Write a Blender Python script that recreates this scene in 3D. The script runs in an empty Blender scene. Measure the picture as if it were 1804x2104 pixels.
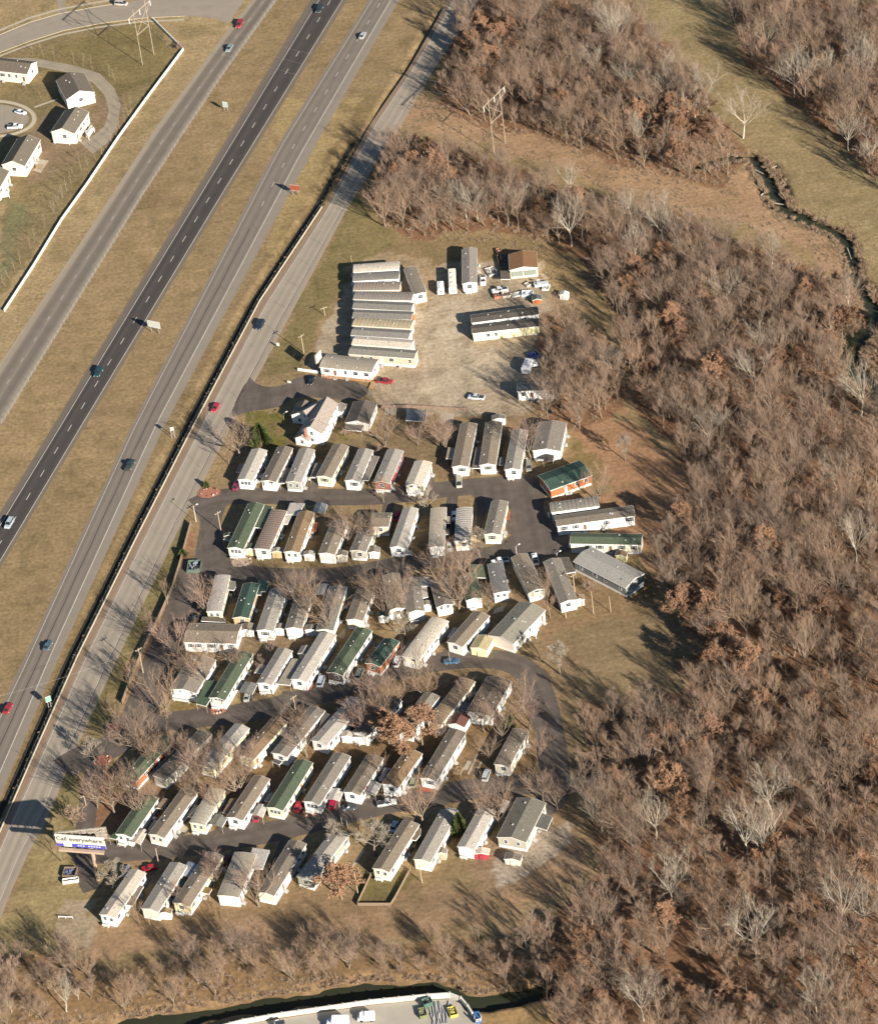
import bpy, math, random
import numpy as np
from mathutils import Vector, Matrix
R_ = math.radians
# ------------------------------------------------------------------ camera
F = 7875.; TH = R_(38); RO = R_(7.8); H = 738.; CX, CY = 902., 1052.; OY = 944.6
sc = bpy.context.scene
fw = Vector((0, math.cos(TH), -math.sin(TH))); up0 = Vector((0, math.sin(TH), math.cos(TH))); rt0 = Vector((1, 0, 0))
cr, sr = math.cos(RO), math.sin(RO)
right = rt0*cr - up0*sr          # image right
cam = bpy.data.cameras.new('camera'); co = bpy.data.objects.new('camera', cam); sc.collection.objects.link(co)
up = right.cross(fw)
M = Matrix((right, up, -fw)).transposed().to_4x4(); M.translation = Vector((0, -OY, H))
co.matrix_world = M
cam.sensor_fit = 'HORIZONTAL'; cam.sensor_width = 36; cam.lens = 36*F/1804; cam.clip_start = 10; cam.clip_end = 9000
sc.camera = co
sc.cycles.diffuse_bounces = 1; sc.cycles.max_bounces = 6
# ------------------------------------------------------------------ light
EL, AZ = R_(22.8), R_(-57.5)
w = bpy.data.worlds.new('World'); sc.world = w; w.use_nodes = True
wn = w.node_tree.nodes; bg = wn['Background']
sky = wn.new('ShaderNodeTexSky'); sky.sky_type = 'NISHITA'; sky.sun_disc = False
sky.dust_density = .4; sky.ozone_density = 2.5; sky.sun_elevation = EL; sky.sun_rotation = R_(90) - AZ
w.node_tree.links.new(sky.outputs[0], bg.inputs[0]); bg.inputs[1].default_value = 0.05
sl = bpy.data.lights.new('sun', 'SUN'); sl.energy = 5.0; sl.angle = R_(.5); sl.color = (1, .925, .825)
so = bpy.data.objects.new('sun', sl); sc.collection.objects.link(so)
sv = Vector((math.cos(EL)*math.cos(AZ), math.cos(EL)*math.sin(AZ), math.sin(EL)))
so.rotation_euler = sv.to_track_quat('Z', 'Y').to_euler()
sc.view_settings.view_transform = 'Standard'; sc.view_settings.look = 'None'; sc.view_settings.gamma = 1
sc.view_settings.use_curve_mapping = False; sc.view_settings.exposure = 1.1
# ------------------------------------------------------------------ helpers
C = sc.collection
def G(u, v, z=0.):
    a = (u-CX)/F; b = (v-CY)/F
    r = a*cr - b*sr; d = a*sr + b*cr
    D = fw + rt0*r - up0*d
    t = (z-H)/D.z
    p = D*t
    return Vector((p.x, p.y-OY, z))
def q(fr, x, y): return (fr[0]+x/fr[2], fr[1]+y/fr[2])
def Q(fr, x, y, z=0.): return G(*q(fr, x, y), z)
S0 = (0, 0, 1.)
F0 = (0, 0, 3.949); F45 = (450, 0, 3.554); F90 = (900, 0, 3.554); FW = (0, 400, 3.863); FV = (400, 400, 4.506); FU = (0, 880, 3.863)
FL = (180, 1100, 4.504); FK = (0, 1350, 5.918); F135 = (1350, 0, 3.914)
F1 = (460, 780, 5.553); F2 = (680, 800, 5.553); F3 = (900, 820, 5.226); F4 = (440, 1010, 5.226); F5 = (760, 1010, 5.226)
F6 = (1080, 1000, 6.346); F7 = (960, 1120, 5.226); F8 = (680, 1140, 5.553); F9 = (360, 1140, 5.226); F10 = (330, 1300, 5.553)
F11 = (600, 1260, 5.226); F12 = (220, 1440, 5.553); F13 = (480, 1400, 5.553); F14 = (760, 1360, 4.231); F15 = (100, 1600, 5.553)
F16 = (380, 1530, 5.226); F17 = (660, 1520, 5.553); F18 = (190, 1700, 5.553); F19 = (430, 1660, 5.553); F20 = (720, 1600, 3.863)
F21 = (620, 480, 6.093); F22 = (880, 480, 5.553); FS = (1100, 1250, 2.426); FT = (1100, 400, 2.303); FB = (500, 2000, 3.554); FX = (0, 1550, 3.738)
def lin(c): return tuple(((x/255)/12.92 if x < 10.3 else ((x/255+.055)/1.055)**2.4) for x in c)
KALB = 1.45
def c8(r, g, b, k=1.): return tuple(v/KALB*k for v in lin((r, g, b)))
_m = {}
def mat(name, col, rough=.85, var=.12, scale=1.5, bump=0, metal=0, kind=None):
    key = (name, tuple(round(x, 3) for x in col), kind)
    if key in _m: return _m[key]
    m = bpy.data.materials.new(name); m.use_nodes = True; n = m.node_tree.nodes; l = m.node_tree.links
    b = n['Principled BSDF']; b.inputs['Roughness'].default_value = rough; b.inputs['Metallic'].default_value = metal
    b.inputs['Specular IOR Level'].default_value = .3
    tc = n.new('ShaderNodeTexCoord'); no = n.new('ShaderNodeTexNoise'); no.inputs['Scale'].default_value = scale; no.inputs['Detail'].default_value = 5
    oi = n.new('ShaderNodeObjectInfo')
    va = n.new('ShaderNodeVectorMath'); va.operation = 'ADD'
    l.new(tc.outputs['Object'], va.inputs[0]); 
    mu = n.new('ShaderNodeMath'); mu.operation = 'MULTIPLY'; mu.inputs[1].default_value = 37.; l.new(oi.outputs['Random'], mu.inputs[0]); l.new(mu.outputs[0], va.inputs[1])
    l.new(va.outputs[0], no.inputs['Vector'])
    mr = n.new('ShaderNodeMapRange'); mr.inputs[1].default_value = .3; mr.inputs[2].default_value = .7; mr.inputs[3].default_value = 1-var; mr.inputs[4].default_value = 1+var
    l.new(no.outputs[0], mr.inputs[0])
    vm = n.new('ShaderNodeVectorMath'); vm.operation = 'SCALE'; vm.inputs[0].default_value = col; l.new(mr.outputs[0], vm.inputs['Scale'])
    last = vm
    if kind in ('shingle', 'siding', 'rust', 'weather'):
        mp = n.new('ShaderNodeMapping'); l.new(va.outputs[0], mp.inputs[0])
        n2 = n.new('ShaderNodeTexNoise'); n2.inputs['Detail'].default_value = 4
        mp.inputs['Scale'].default_value = {'shingle': (.5, .35, 1), 'siding': (.4, .4, 6), 'rust': (.25, 1.6, 1), 'weather': (1.2, .8, 1)}[kind]
        l.new(mp.outputs[0], n2.inputs['Vector'])
        r2 = n.new('ShaderNodeMapRange'); r2.inputs[1].default_value = .35; r2.inputs[2].default_value = .68
        l.new(n2.outputs[0], r2.inputs[0])
        mx = n.new('ShaderNodeMix'); mx.data_type = 'RGBA'; mx.blend_type = 'MULTIPLY'
        l.new(last.outputs[0], mx.inputs[6])
        mx.inputs[7].default_value = {'shingle': (.70, .68, .66, 1), 'siding': (.93, .92, .89, 1), 'rust': (.62, .48, .36, 1), 'weather': (.50, .49, .48, 1)}[kind]
        l.new(r2.outputs[0], mx.inputs[0]); l.new(mx.outputs[2], b.inputs['Base Color'])
    else: l.new(last.outputs[0], b.inputs['Base Color'])
    if bump:
        bp = n.new('ShaderNodeBump'); bp.inputs['Strength'].default_value = bump; bp.inputs['Distance'].default_value = .2
        l.new(no.outputs[0], bp.inputs['Height']); l.new(bp.outputs[0], b.inputs['Normal'])
    _m[key] = m; return m
class MB:
    def __init__(s): s.v = []; s.f = []; s.mi = []
    def add(s, v, f, mi=0):
        o = len(s.v); s.v += [tuple(x) for x in v]; s.f += [tuple(i+o for i in t) for t in f]; s.mi += [mi]*len(f)
    def box(s, x0, y0, z0, x1, y1, z1, mi=0):
        s.add([(x0, y0, z0), (x1, y0, z0), (x1, y1, z0), (x0, y1, z0), (x0, y0, z1), (x1, y0, z1), (x1, y1, z1), (x0, y1, z1)],
              [(0, 3, 2, 1), (4, 5, 6, 7), (0, 1, 5, 4), (1, 2, 6, 5), (2, 3, 7, 6), (3, 0, 4, 7)], mi)
    def prism(s, prof, y0, y1, mi=0):   # profile in xz, extruded along y
        n = len(prof); v = [(x, y0, z) for x, z in prof]+[(x, y1, z) for x, z in prof]
        f = [(i, (i+1) % n, (i+1) % n+n, i+n) for i in range(n)]+[tuple(range(n))[::-1], tuple(range(n, 2*n))]
        s.add(v, f, mi)
    def poly(s, pts, z0, z1, mi=0):     # vertical prism of a convex/simple ground polygon
        n = len(pts); v = [(p[0], p[1], z0) for p in pts]+[(p[0], p[1], z1) for p in pts]
        s.add(v, [(i, (i+1) % n, (i+1) % n+n, i+n) for i in range(n)]+[tuple(range(n))[::-1], tuple(range(n, 2*n))], mi)
    def tube(s, a, b, r0, r1, n=5, mi=0, cap=False):
        a = Vector(a); b = Vector(b); d = (b-a)
        if d.length < 1e-6: return
        d.normalize(); u = d.orthogonal().normalized(); w_ = d.cross(u)
        v = []
        for (p, r) in ((a, r0), (b, r1)):
            for i in range(n):
                t = 2*math.pi*i/n; v.append(p+u*(math.cos(t)*r)+w_*(math.sin(t)*r))
        f = [(i, (i+1) % n, (i+1) % n+n, i+n) for i in range(n)]
        if cap: f += [tuple(range(n))[::-1], tuple(range(n, 2*n))]
        s.add(v, f, mi)
    def mesh(s, name, mats):
        me = bpy.data.meshes.new(name); me.from_pydata(s.v, [], s.f)
        for m in (mats if isinstance(mats, (list, tuple)) else [mats]): me.materials.append(m)
        if any(s.mi): me.polygons.foreach_set('material_index', s.mi)
        me.update(); return me
    def build(s, name, mats, parent=None, loc=None, rot=0):
        return link(name, s.mesh(name, mats), parent, loc, rot)
def link(name, me, parent=None, loc=None, rot=0, scale=None):
    o = bpy.data.objects.new(name, me); C.objects.link(o); o.parent = parent
    if loc is not None: o.location = loc
    if rot: o.rotation_euler = (0, 0, rot)
    if scale: o.scale = scale
    return o
def tag(o, label, cat, group=None, kind=None):
    if label: o['label'] = label
    if cat: o['category'] = cat
    if group: o['group'] = group
    if kind: o['kind'] = kind
    return o
def thing(name, label, cat, loc, rot=0, group=None):
    return tag(link(name, None, None, loc, rot), label, cat, group)
def struct(o): o['kind'] = 'structure'; return o
# ------------------------------------------------------------------ ground
def Pg(*pts, fr=S0, z=0):
    return [Q(fr, pts[i], pts[i+1], z) for i in range(0, len(pts), 2)]
rng = np.random.default_rng(4)
def vnoise(X, Y, s, seed):
    r = np.random.default_rng(seed); T = r.random((256, 256))
    x = X/s+1000; y = Y/s+1000; xi = np.floor(x).astype(int); yi = np.floor(y).astype(int); fx = x-xi; fy = y-yi
    fx = fx*fx*(3-2*fx); fy = fy*fy*(3-2*fy)
    g = lambda a, b: T[a % 256, b % 256]
    return (g(xi, yi)*(1-fx)+g(xi+1, yi)*fx)*(1-fy)+(g(xi, yi+1)*(1-fx)+g(xi+1, yi+1)*fx)*fy
def fbm(X, Y, s, seed): return (vnoise(X, Y, s, seed)*.5+vnoise(X, Y, s/2.1, seed+1)*.3+vnoise(X, Y, s/4.3, seed+2)*.2)
def inpoly(X, Y, P):
    r = np.zeros(X.shape, bool); n = len(P); j = n-1
    for i in range(n):
        xi, yi, xj, yj = P[i][0], P[i][1], P[j][0], P[j][1]
        if abs(yj-yi) > 1e-9: r ^= ((yi > Y) != (yj > Y)) & (X < (xj-xi)*(Y-yi)/(yj-yi)+xi)
        j = i
    return r
def pdist(X, Y, P):
    d = np.full(X.shape, 1e9)
    for a, b in zip(P[:-1], P[1:]):
        ax, ay, bx, by = a[0], a[1], b[0], b[1]; L = (bx-ax)**2+(by-ay)**2
        t = np.clip(((X-ax)*(bx-ax)+(Y-ay)*(by-ay))/L, 0, 1)
        d = np.minimum(d, np.hypot(X-ax-t*(bx-ax), Y-ay-t*(by-ay)))
    return d
CREEK = Pg(1440, 335, 1500, 322, 1545, 322, 1562, 345, 1582, 372, 1592, 402, 1615, 430, 1660, 450, 1715, 475, 1742, 500, 1755, 540, 1764, 580, 1782, 615, 1800, 640)
CREEK2 = Pg(1800, 640, 1790, 672, 1760, 700, 1745, 740, 1790, 800, 1830, 850)
CREEK3 = Pg(60, 2125, 300, 2102, 500, 2068, 640, 2047, 760, 2030, 880, 2027, 940, 2045, 985, 2058, 1050, 2045, 1120, 2030)
BARR = Pg(662, 425, 534, 618, 407, 857, 283, 1100, 159, 1350, 70, 1550, -5, 1722)
DITCH = [p+Vector((-2.9, 1.2, 0)) for p in Pg(740, 290, 662, 425, 534, 618, 407, 857, 283, 1100, 159, 1350, 70, 1550, -5, 1722, -60, 1850)]
DITCH2 = Pg(905, 20, 860, 100, 835, 145, 790, 210, 740, 300, 700, 370)
FOREST = [
 Pg(950, 0, 1300, 0, 1340, 60, 1410, 150, 1470, 240, 1530, 300, 1480, 385, 1400, 365, 1250, 330, 1120, 280, 1000, 262, 900, 225, 905, 160, 930, 90, 940, 40),
 Pg(1490, 0, 1860, 0, 1860, 420, 1800, 380, 1740, 310, 1680, 250, 1610, 190, 1540, 140, 1510, 60),
 Pg(760, 400, 770, 330, 800, 300, 900, 292, 1010, 320, 1150, 385, 1280, 425, 1400, 440, 1500, 490, 1600, 520, 1700, 560, 1770, 600, 1860, 650, 1860, 2180, 1170, 2180, 1120, 2060, 1080, 1990, 1065, 1930,
    1100, 1880, 1180, 1840, 1240, 1760, 1230, 1700, 1190, 1640, 1195, 1560, 1190, 1480, 1205, 1440, 1260, 1440, 1350, 1430, 1420, 1410, 1400, 1370, 1440, 1330, 1400, 1270, 1350, 1200, 1345, 1120, 1390, 1020, 1420, 1000, 1400, 930,
    1360, 880, 1310, 840, 1290, 780, 1275, 720, 1265, 650, 1230, 570, 1175, 515, 1060, 480, 1000, 470, 900, 485, 830, 490, 780, 460),
 Pg(1110, 650, 1200, 660, 1260, 730, 1290, 800, 1270, 850, 1190, 880, 1130, 890, 1110, 860, 1125, 790, 1110, 730),
]
FBOT = Pg(0, 1975, 80, 1955, 200, 2000, 350, 1990, 500, 1965, 640, 1945, 800, 1950, 980, 1925, 1080, 1940, 1120, 2020, 1010, 2035, 900, 2018, 700, 2042, 500, 2070, 300, 2104, 100, 2110, 0, 2120)
zones = [  # (polygon, colour, noise edge)
 (Pg(-80, -80, 560, -80, 560, 0, 450, 160, 290, 400, -20, 900, -80, 900), (172, 149, 110), 0),
 (Pg(0, 60, 300, 40, 372, 100, 200, 340, 0, 620), (146, 128, 92), 4),
 (Pg(60, 110, 240, 60, 300, 40, 360, 100, 330, 160, 200, 210, 100, 150), (140, 124, 84), 4),
 (Pg(130, 200, 260, 190, 250, 290, 60, 380, 20, 330), (150, 128, 100), 4),
 (Pg(0, 400, 60, 440, 20, 560, 0, 600), (136, 128, 92), 6),
 (Pg(810, 250, 1150, 340, 1300, 420, 1500, 455, 1640, 500, 1760, 590, 1700, 480, 1590, 440, 1540, 350, 1440, 340, 1200, 280, 1000, 255, 900, 215, 860, 180), (176, 143, 110), 4),
 (Pg(1290, -60, 1500, -60, 1520, 60, 1600, 180, 1700, 260, 1860, 420, 1860, 620, 1790, 600, 1770, 500, 1700, 450, 1610, 410, 1580, 330, 1500, 270, 1420, 150, 1330, 60), (160, 140, 102), 4),
 (Pg(560, 200, 760, 200, 700, 420, 560, 640, 440, 840, 380, 860, 560, 520), (172, 148, 104), 5),
 (Pg(740, 200, 790, 190, 650, 440, 400, 850, 0, 1650, -40, 1600, 380, 840, 620, 440), (146, 124, 88), 4),
 (Pg(735, 400, 790, 470, 830, 500, 720, 560, 660, 660, 620, 760, 530, 780, 600, 650), (142, 126, 86), 3),
 (Pg(800, 490, 1100, 490, 1150, 540, 1130, 600, 720, 560), (150, 128, 92), 6),
 (Pg(1120, 500, 1200, 560, 1260, 720, 1200, 760, 1120, 660, 1080, 560), (168, 142, 102), 4),
 (Pg(1260, 830, 1420, 960, 1400, 1010, 1340, 1110, 1350, 1220, 1260, 1060, 1200, 960, 1180, 880), (170, 132, 100), 8),
 (Pg(1150, 960, 1230, 990, 1240, 940, 1180, 900), (144, 122, 82), 4),
 (Pg(500, 840, 610, 855, 620, 910, 560, 925, 510, 900), (122, 114, 62), 1),
 (Pg(660, 880, 720, 880, 720, 930, 650, 930), (118, 112, 62), 3),
 (Pg(590, 900, 700, 880, 640, 1010, 540, 1010), (122, 106, 78), 4),
 (Pg(700, 900, 1050, 880, 1060, 960, 850, 1000, 720, 980), (142, 121, 92), 4),
 (Pg(480, 1090, 1020, 1090, 1010, 1130, 760, 1160, 560, 1172, 480, 1160), (142, 122, 90), 4),
 (Pg(335, 1060, 388, 1060, 370, 1200, 300, 1330, 240, 1490, 180, 1530, 190, 1460, 260, 1260), (142, 128, 86), 3),
 (Pg(388, 1080, 400, 1100, 385, 1180, 320, 1330, 262, 1480, 235, 1510, 250, 1470, 300, 1330, 370, 1180), (164, 124, 98), 1),
 (Pg(160, 1540, 235, 1560, 190, 1640, 175, 1720, 100, 1710, 120, 1640), (142, 128, 88), 3),
 (Pg(190, 1560, 260, 1600, 250, 1700, 170, 1740, 165, 1680), (140, 104, 78), 3),
 (Pg(345, 1420, 400, 1440, 415, 1460, 350, 1480), (154, 130, 84), 1),
 (Pg(340, 1290, 660, 1290, 700, 1400, 520, 1420, 500, 1330, 350, 1300), (142, 121, 94), 4),
 (Pg(1120, 1200, 1330, 1200, 1420, 1290, 1420, 1400, 1300, 1430, 1170, 1430, 1110, 1370), (149, 128, 96), 9),
 (Pg(1100, 1200, 1330, 1160, 1360, 1240, 1230, 1270, 1130, 1300), (154, 128, 94), 7),
 (Pg(560, 1430, 1120, 1380, 1130, 1600, 900, 1640, 300, 1700, 240, 1660, 420, 1530), (138, 112, 82), 8),
 (Pg(0, 1900, 110, 1640, 160, 1770, 200, 1900, 100, 1980, 0, 1980), (164, 144, 102), 4),
 (Pg(200, 1880, 620, 1840, 900, 1820, 1000, 1790, 1050, 1830, 850, 1900, 400, 1960, 200, 1960), (156, 129, 99), 9),
 (Pg(230, 1880, 560, 1860, 900, 1800, 880, 1860, 560, 1930, 300, 1950), (152, 126, 95), 9),
 (Pg(960, 1740, 1180, 1690, 1220, 1750, 1150, 1830, 900, 1900, 820, 1900, 960, 1820), (158, 132, 104), 8),
 (Pg(1040, 1740, 1160, 1690, 1180, 1730, 1080, 1800, 1010, 1830), (186, 168, 146), 5),
 (Pg(735, 1790, 800, 1770, 855, 1800, 805, 1860, 735, 1858), (128, 116, 76), 2),
 (Pg(150, 1900, 400, 1895, 700, 1892, 1000, 1850, 1150, 1780, 1180, 1800, 1050, 1880, 760, 1935, 450, 1945, 200, 1970), (166, 136, 104), 3),
 (Pg(130, 1840, 175, 1845, 190, 1900, 180, 1960, 120, 1950), (176, 156, 128), 4),
 (Pg(0, 1960, 200, 1990, 300, 2104, 0, 2120), (150, 132, 90), 6),
 (Pg(652, 700, 700, 615, 722, 552, 790, 520, 880, 545, 960, 530, 1110, 535, 1135, 600, 1140, 680, 1120, 800, 1080, 852, 900, 852, 780, 842, 740, 800, 780, 770, 640, 765), (188, 168, 140), 3),
 (Pg(700, 545, 790, 515, 880, 530, 900, 600, 870, 640, 850, 560, 730, 600), (176, 152, 118), 4),
 (Pg(860, 640, 960, 610, 960, 700, 1040, 720, 1060, 780, 900, 830, 850, 790, 870, 720), (198, 179, 151), 6),
 (Pg(1100, 640, 1160, 640, 1170, 850, 1080, 860, 1110, 760), (150, 124, 94), 5),
 (Pg(955, 2104, 1000, 2060, 1130, 2040, 1200, 2104, 1200, 2200, 900, 2200), (176, 144, 100), 3),
]
def build_ground():
    xs = np.concatenate([np.array([-4000, -1500, -600, -300, -200]), np.arange(-160, 215, 1.25), np.array([260, 400, 700, 1600, 4000])])
    ys = np.concatenate([np.array([-4000, -1600, -900, -500, -320]), np.arange(-262, 380, 1.25), np.array([440, 600, 1000, 2000, 5000])])
    X, Y = np.meshgrid(xs, ys)
    wx = (fbm(X, Y, 9, 11)-.5)*2; wy = (fbm(X, Y, 9, 21)-.5)*2
    col = np.zeros(X.shape+(3,)); base = np.array(lin((160, 136, 100))); col[:] = base
    for P, cc, ne in zones:
        m = inpoly(X+wx*ne, Y+wy*ne, P); col[m] = np.array(lin(cc))
    dm = np.clip((fbm(X, Y, 7, 131)-.50)*5, 0, 1)*.38; inpark = inpoly(X, Y, Pg(400, 860, 1160, 850, 1260, 1000, 1180, 1420, 1160, 1700, 900, 1760, 200, 1900, 160, 1560, 380, 1100))
    dm = np.where(inpark, dm*1.5, dm*.45)[..., None]; col = col*(1-dm)+np.array(lin((158, 128, 100)))*dm
    dm = (np.clip((fbm(X, Y, 5, 141)-.56)*6, 0, 1)*.35)[..., None]; col = col*(1-dm)+np.array(lin((112, 100, 66)))*dm
    # forest floor
    for P in FOREST+[FBOT]:
        m = inpoly(X+wx*5, Y+wy*5, P)
        f = fbm(X, Y, 14, 31)[..., None]
        fc = np.array(lin((152, 110, 82)))*(1-f)+np.array(lin((134, 108, 82)))*f
        if P is FBOT: fc = fc*.4+np.array(lin((160, 134, 96)))*.6
        col[m] = fc[m]
    # heights
    Z = np.zeros(X.shape)
    def carve(P, half, bank, depth, nz=1.2):
        d = pdist(X+wx*nz, Y+wy*nz, P)
        k = np.clip((half+bank-d)/bank, 0, 1); return -depth*(k*k*(3-2*k)), k
    for P, hf, bk, dp in ((Pg(1560, 342, 1572, 362, 1584, 385, 1594, 405), 3.4, 2.4, 2.6), (CREEK, 1.25, 2.4, 2.6), (CREEK2, 4, 4, 2.8), (CREEK3, 1.9, 2.4, 3.2)):
        z, k = carve(P, hf, bk, dp, 2.2); Z = np.minimum(Z, z)
        mud = np.array(lin((100, 82, 62))); kk = (np.clip(k*1.6, 0, 1)*.8)[..., None]; col = col*(1-kk)+mud*kk
    z, k = carve(DITCH, .8, 1.7, 1.3, .15); Z = np.minimum(Z, z)
    kk = (k*.75)[..., None]; col = col*(1-kk)+np.array(lin((84, 74, 54)))*kk
    z, k = carve(DITCH2, .3, 2.2, 1.1, 1.0); Z = np.minimum(Z, z)
    kk = (k*.5)[..., None]; col = col*(1-kk)+np.array(lin((112, 100, 70)))*kk
    # broad swale tint + speckle
    sw = np.clip(1-pdist(X, Y, DITCH)/9, 0, 1)[..., None]*.35; col = col*(1-sw)+np.array(lin((120, 100, 72)))*sw
    tone = (.885+.28*fbm(X, Y, 30, 51)+.22*(fbm(X, Y, 6, 61)-.5))[..., None]; col = col*tone/KALB
    ny, nx = X.shape
    me = bpy.data.meshes.new('ground')
    v = np.stack([X, Y, Z], -1).reshape(-1, 3)
    i = np.arange(nx*ny).reshape(ny, nx)
    f = np.stack([i[:-1, :-1], i[:-1, 1:], i[1:, 1:], i[1:, :-1]], -1).reshape(-1, 4)
    me.vertices.add(len(v)); me.vertices.foreach_set('co', v.ravel())
    me.loops.add(f.size); me.loops.foreach_set('vertex_index', f.ravel())
    me.polygons.add(len(f)); me.polygons.foreach_set('loop_start', np.arange(0, f.size, 4)); me.polygons.foreach_set('loop_total', np.full(len(f), 4))
    me.update(calc_edges=True)
    a = me.color_attributes.new('soil', 'FLOAT_COLOR', 'POINT')
    a.data.foreach_set('color', np.concatenate([col, np.ones(col.shape[:2]+(1,))], -1).astype(np.float32).ravel())
    m = bpy.data.materials.new('ground_cover'); m.use_nodes = True; n = m.node_tree.nodes; l = m.node_tree.links; b = n['Principled BSDF']
    b.inputs['Roughness'].default_value = 1; b.inputs['Specular IOR Level'].default_value = .05
    at = n.new('ShaderNodeVertexColor'); at.layer_name = 'soil'
    tc = n.new('ShaderNodeTexCoord')
    def noise(s, d=6, sc3=None, rot=0):
        no = n.new('ShaderNodeTexNoise'); no.inputs['Scale'].default_value = s; no.inputs['Detail'].default_value = d; no.inputs['Roughness'].default_value = .65
        if sc3:
            mp = n.new('ShaderNodeMapping'); mp.inputs['Scale'].default_value = sc3; mp.inputs['Rotation'].default_value = (0, 0, rot)
            l.new(tc.outputs['Object'], mp.inputs[0]); l.new(mp.outputs[0], no.inputs['Vector'])
        else: l.new(tc.outputs['Object'], no.inputs['Vector'])
        return no
    def rr(no, a0, a1, lo=.3, hi=.7):
        mr = n.new('ShaderNodeMapRange'); mr.inputs[1].default_value = lo; mr.inputs[2].default_value = hi; mr.inputs[3].default_value = a0; mr.inputs[4].default_value = a1; l.new(no.outputs[0], mr.inputs[0]); return mr
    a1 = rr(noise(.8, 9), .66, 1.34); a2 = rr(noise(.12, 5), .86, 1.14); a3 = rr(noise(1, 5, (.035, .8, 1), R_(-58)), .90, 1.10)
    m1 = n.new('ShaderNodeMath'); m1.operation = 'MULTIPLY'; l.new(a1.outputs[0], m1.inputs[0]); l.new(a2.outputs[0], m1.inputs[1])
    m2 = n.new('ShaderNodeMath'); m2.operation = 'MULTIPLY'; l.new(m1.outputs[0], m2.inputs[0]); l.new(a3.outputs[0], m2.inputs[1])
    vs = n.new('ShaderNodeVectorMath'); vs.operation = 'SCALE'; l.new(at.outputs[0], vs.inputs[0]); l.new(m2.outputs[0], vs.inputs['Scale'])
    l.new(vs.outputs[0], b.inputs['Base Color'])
    bp = n.new('ShaderNodeBump'); bp.inputs['Strength'].default_value = .35; bp.inputs['Distance'].default_value = .2
    nb = noise(1.6, 6); l.new(nb.outputs[0], bp.inputs['Height']); l.new(bp.outputs[0], b.inputs['Normal'])
    me.materials.append(m); struct(link('ground', me))
build_ground()
# ------------------------------------------------------------------ roads
def paving(name, col, streak=None, var=.1, rough=.9, patch=None):
    m = bpy.data.materials.new(name); m.use_nodes = True; n = m.node_tree.nodes; l = m.node_tree.links; b = n['Principled BSDF']
    b.inputs['Roughness'].default_value = rough; b.inputs['Specular IOR Level'].default_value = .25
    tc = n.new('ShaderNodeTexCoord')
    no = n.new('ShaderNodeTexNoise'); no.inputs['Scale'].default_value = .22; no.inputs['Detail'].default_value = 8; no.inputs['Roughness'].default_value = .62; l.new(tc.outputs['Object'], no.inputs['Vector'])
    mr = n.new('ShaderNodeMapRange'); mr.inputs[1].default_value = .3; mr.inputs[2].default_value = .7; mr.inputs[3].default_value = 1-var; mr.inputs[4].default_value = 1+var; l.new(no.outputs[0], mr.inputs[0])
    fac = mr
    # streaks along the travel direction (uv.x across)
    mp = n.new('ShaderNodeMapping'); mp.inputs['Scale'].default_value = (streak or 6, .006, 1); l.new(tc.outputs['UV'], mp.inputs[0])
    ns = n.new('ShaderNodeTexNoise'); ns.inputs['Scale'].default_value = 1; ns.inputs['Detail'].default_value = 5; l.new(mp.outputs[0], ns.inputs['Vector'])
    ms = n.new('ShaderNodeMapRange'); ms.inputs[1].default_value = .3; ms.inputs[2].default_value = .7; ms.inputs[3].default_value = 1-var*.9; ms.inputs[4].default_value = 1+var*.9; l.new(ns.outputs[0], ms.inputs[0])
    mu = n.new('ShaderNodeMath'); mu.operation = 'MULTIPLY'; l.new(fac.outputs[0], mu.inputs[0]); l.new(ms.outputs[0], mu.inputs[1])
    vs = n.new('ShaderNodeVectorMath'); vs.operation = 'SCALE'; l.new(mu.outputs[0], vs.inputs['Scale'])
    if patch:   # cross-section profile: list of (pos, rgb)
        sx = n.new('ShaderNodeSeparateXYZ'); l.new(tc.outputs['UV'], sx.inputs[0])
        ad = n.new('ShaderNodeMath'); ad.operation = 'MULTIPLY_ADD'; ad.inputs[1].default_value = .03; l.new(no.outputs[0], ad.inputs[0]); l.new(sx.outputs[0], ad.inputs[2])
        rp = n.new('ShaderNodeValToRGB'); rp.color_ramp.interpolation = 'LINEAR'
        e = rp.color_ramp.elements
        while len(e) > 1: e.remove(e[0])
        for k, (p_, c_) in enumerate(patch):
            el = e[0] if k == 0 else e.new(p_)
            el.position = p_; el.color = c8(*c_)+(1,)
        l.new(ad.outputs[0], rp.inputs[0]); l.new(rp.outputs[0], vs.inputs[0])
    else: vs.inputs[0].default_value = c8(*col)
    l.new(vs.outputs[0], b.inputs['Base Color'])
    return m
def resample(P, step=6.):
    out = [P[0]]
    for a, b in zip(P[:-1], P[1:]):
        k = max(1, int((b-a).length/step))
        for i in range(1, k+1): out.append(a.lerp(b, i/k))
    return out
def smooth(P, it=2):
    for _ in range(it):
        Qp = [P[0]]
        for a, b in zip(P[:-1], P[1:]): Qp += [a.lerp(b, .25), a.lerp(b, .75)]
        P = Qp+[P[-1]]
    return P
def at_frac(P, t):
    L = [0]
    for a, b in zip(P[:-1], P[1:]): L.append(L[-1]+(b-a).length)
    s = t*L[-1]
    for i in range(len(P)-1):
        if s <= L[i+1]+1e-9: return P[i].lerp(P[i+1], (s-L[i])/max(1e-9, L[i+1]-L[i]))
    return P[-1]
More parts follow.
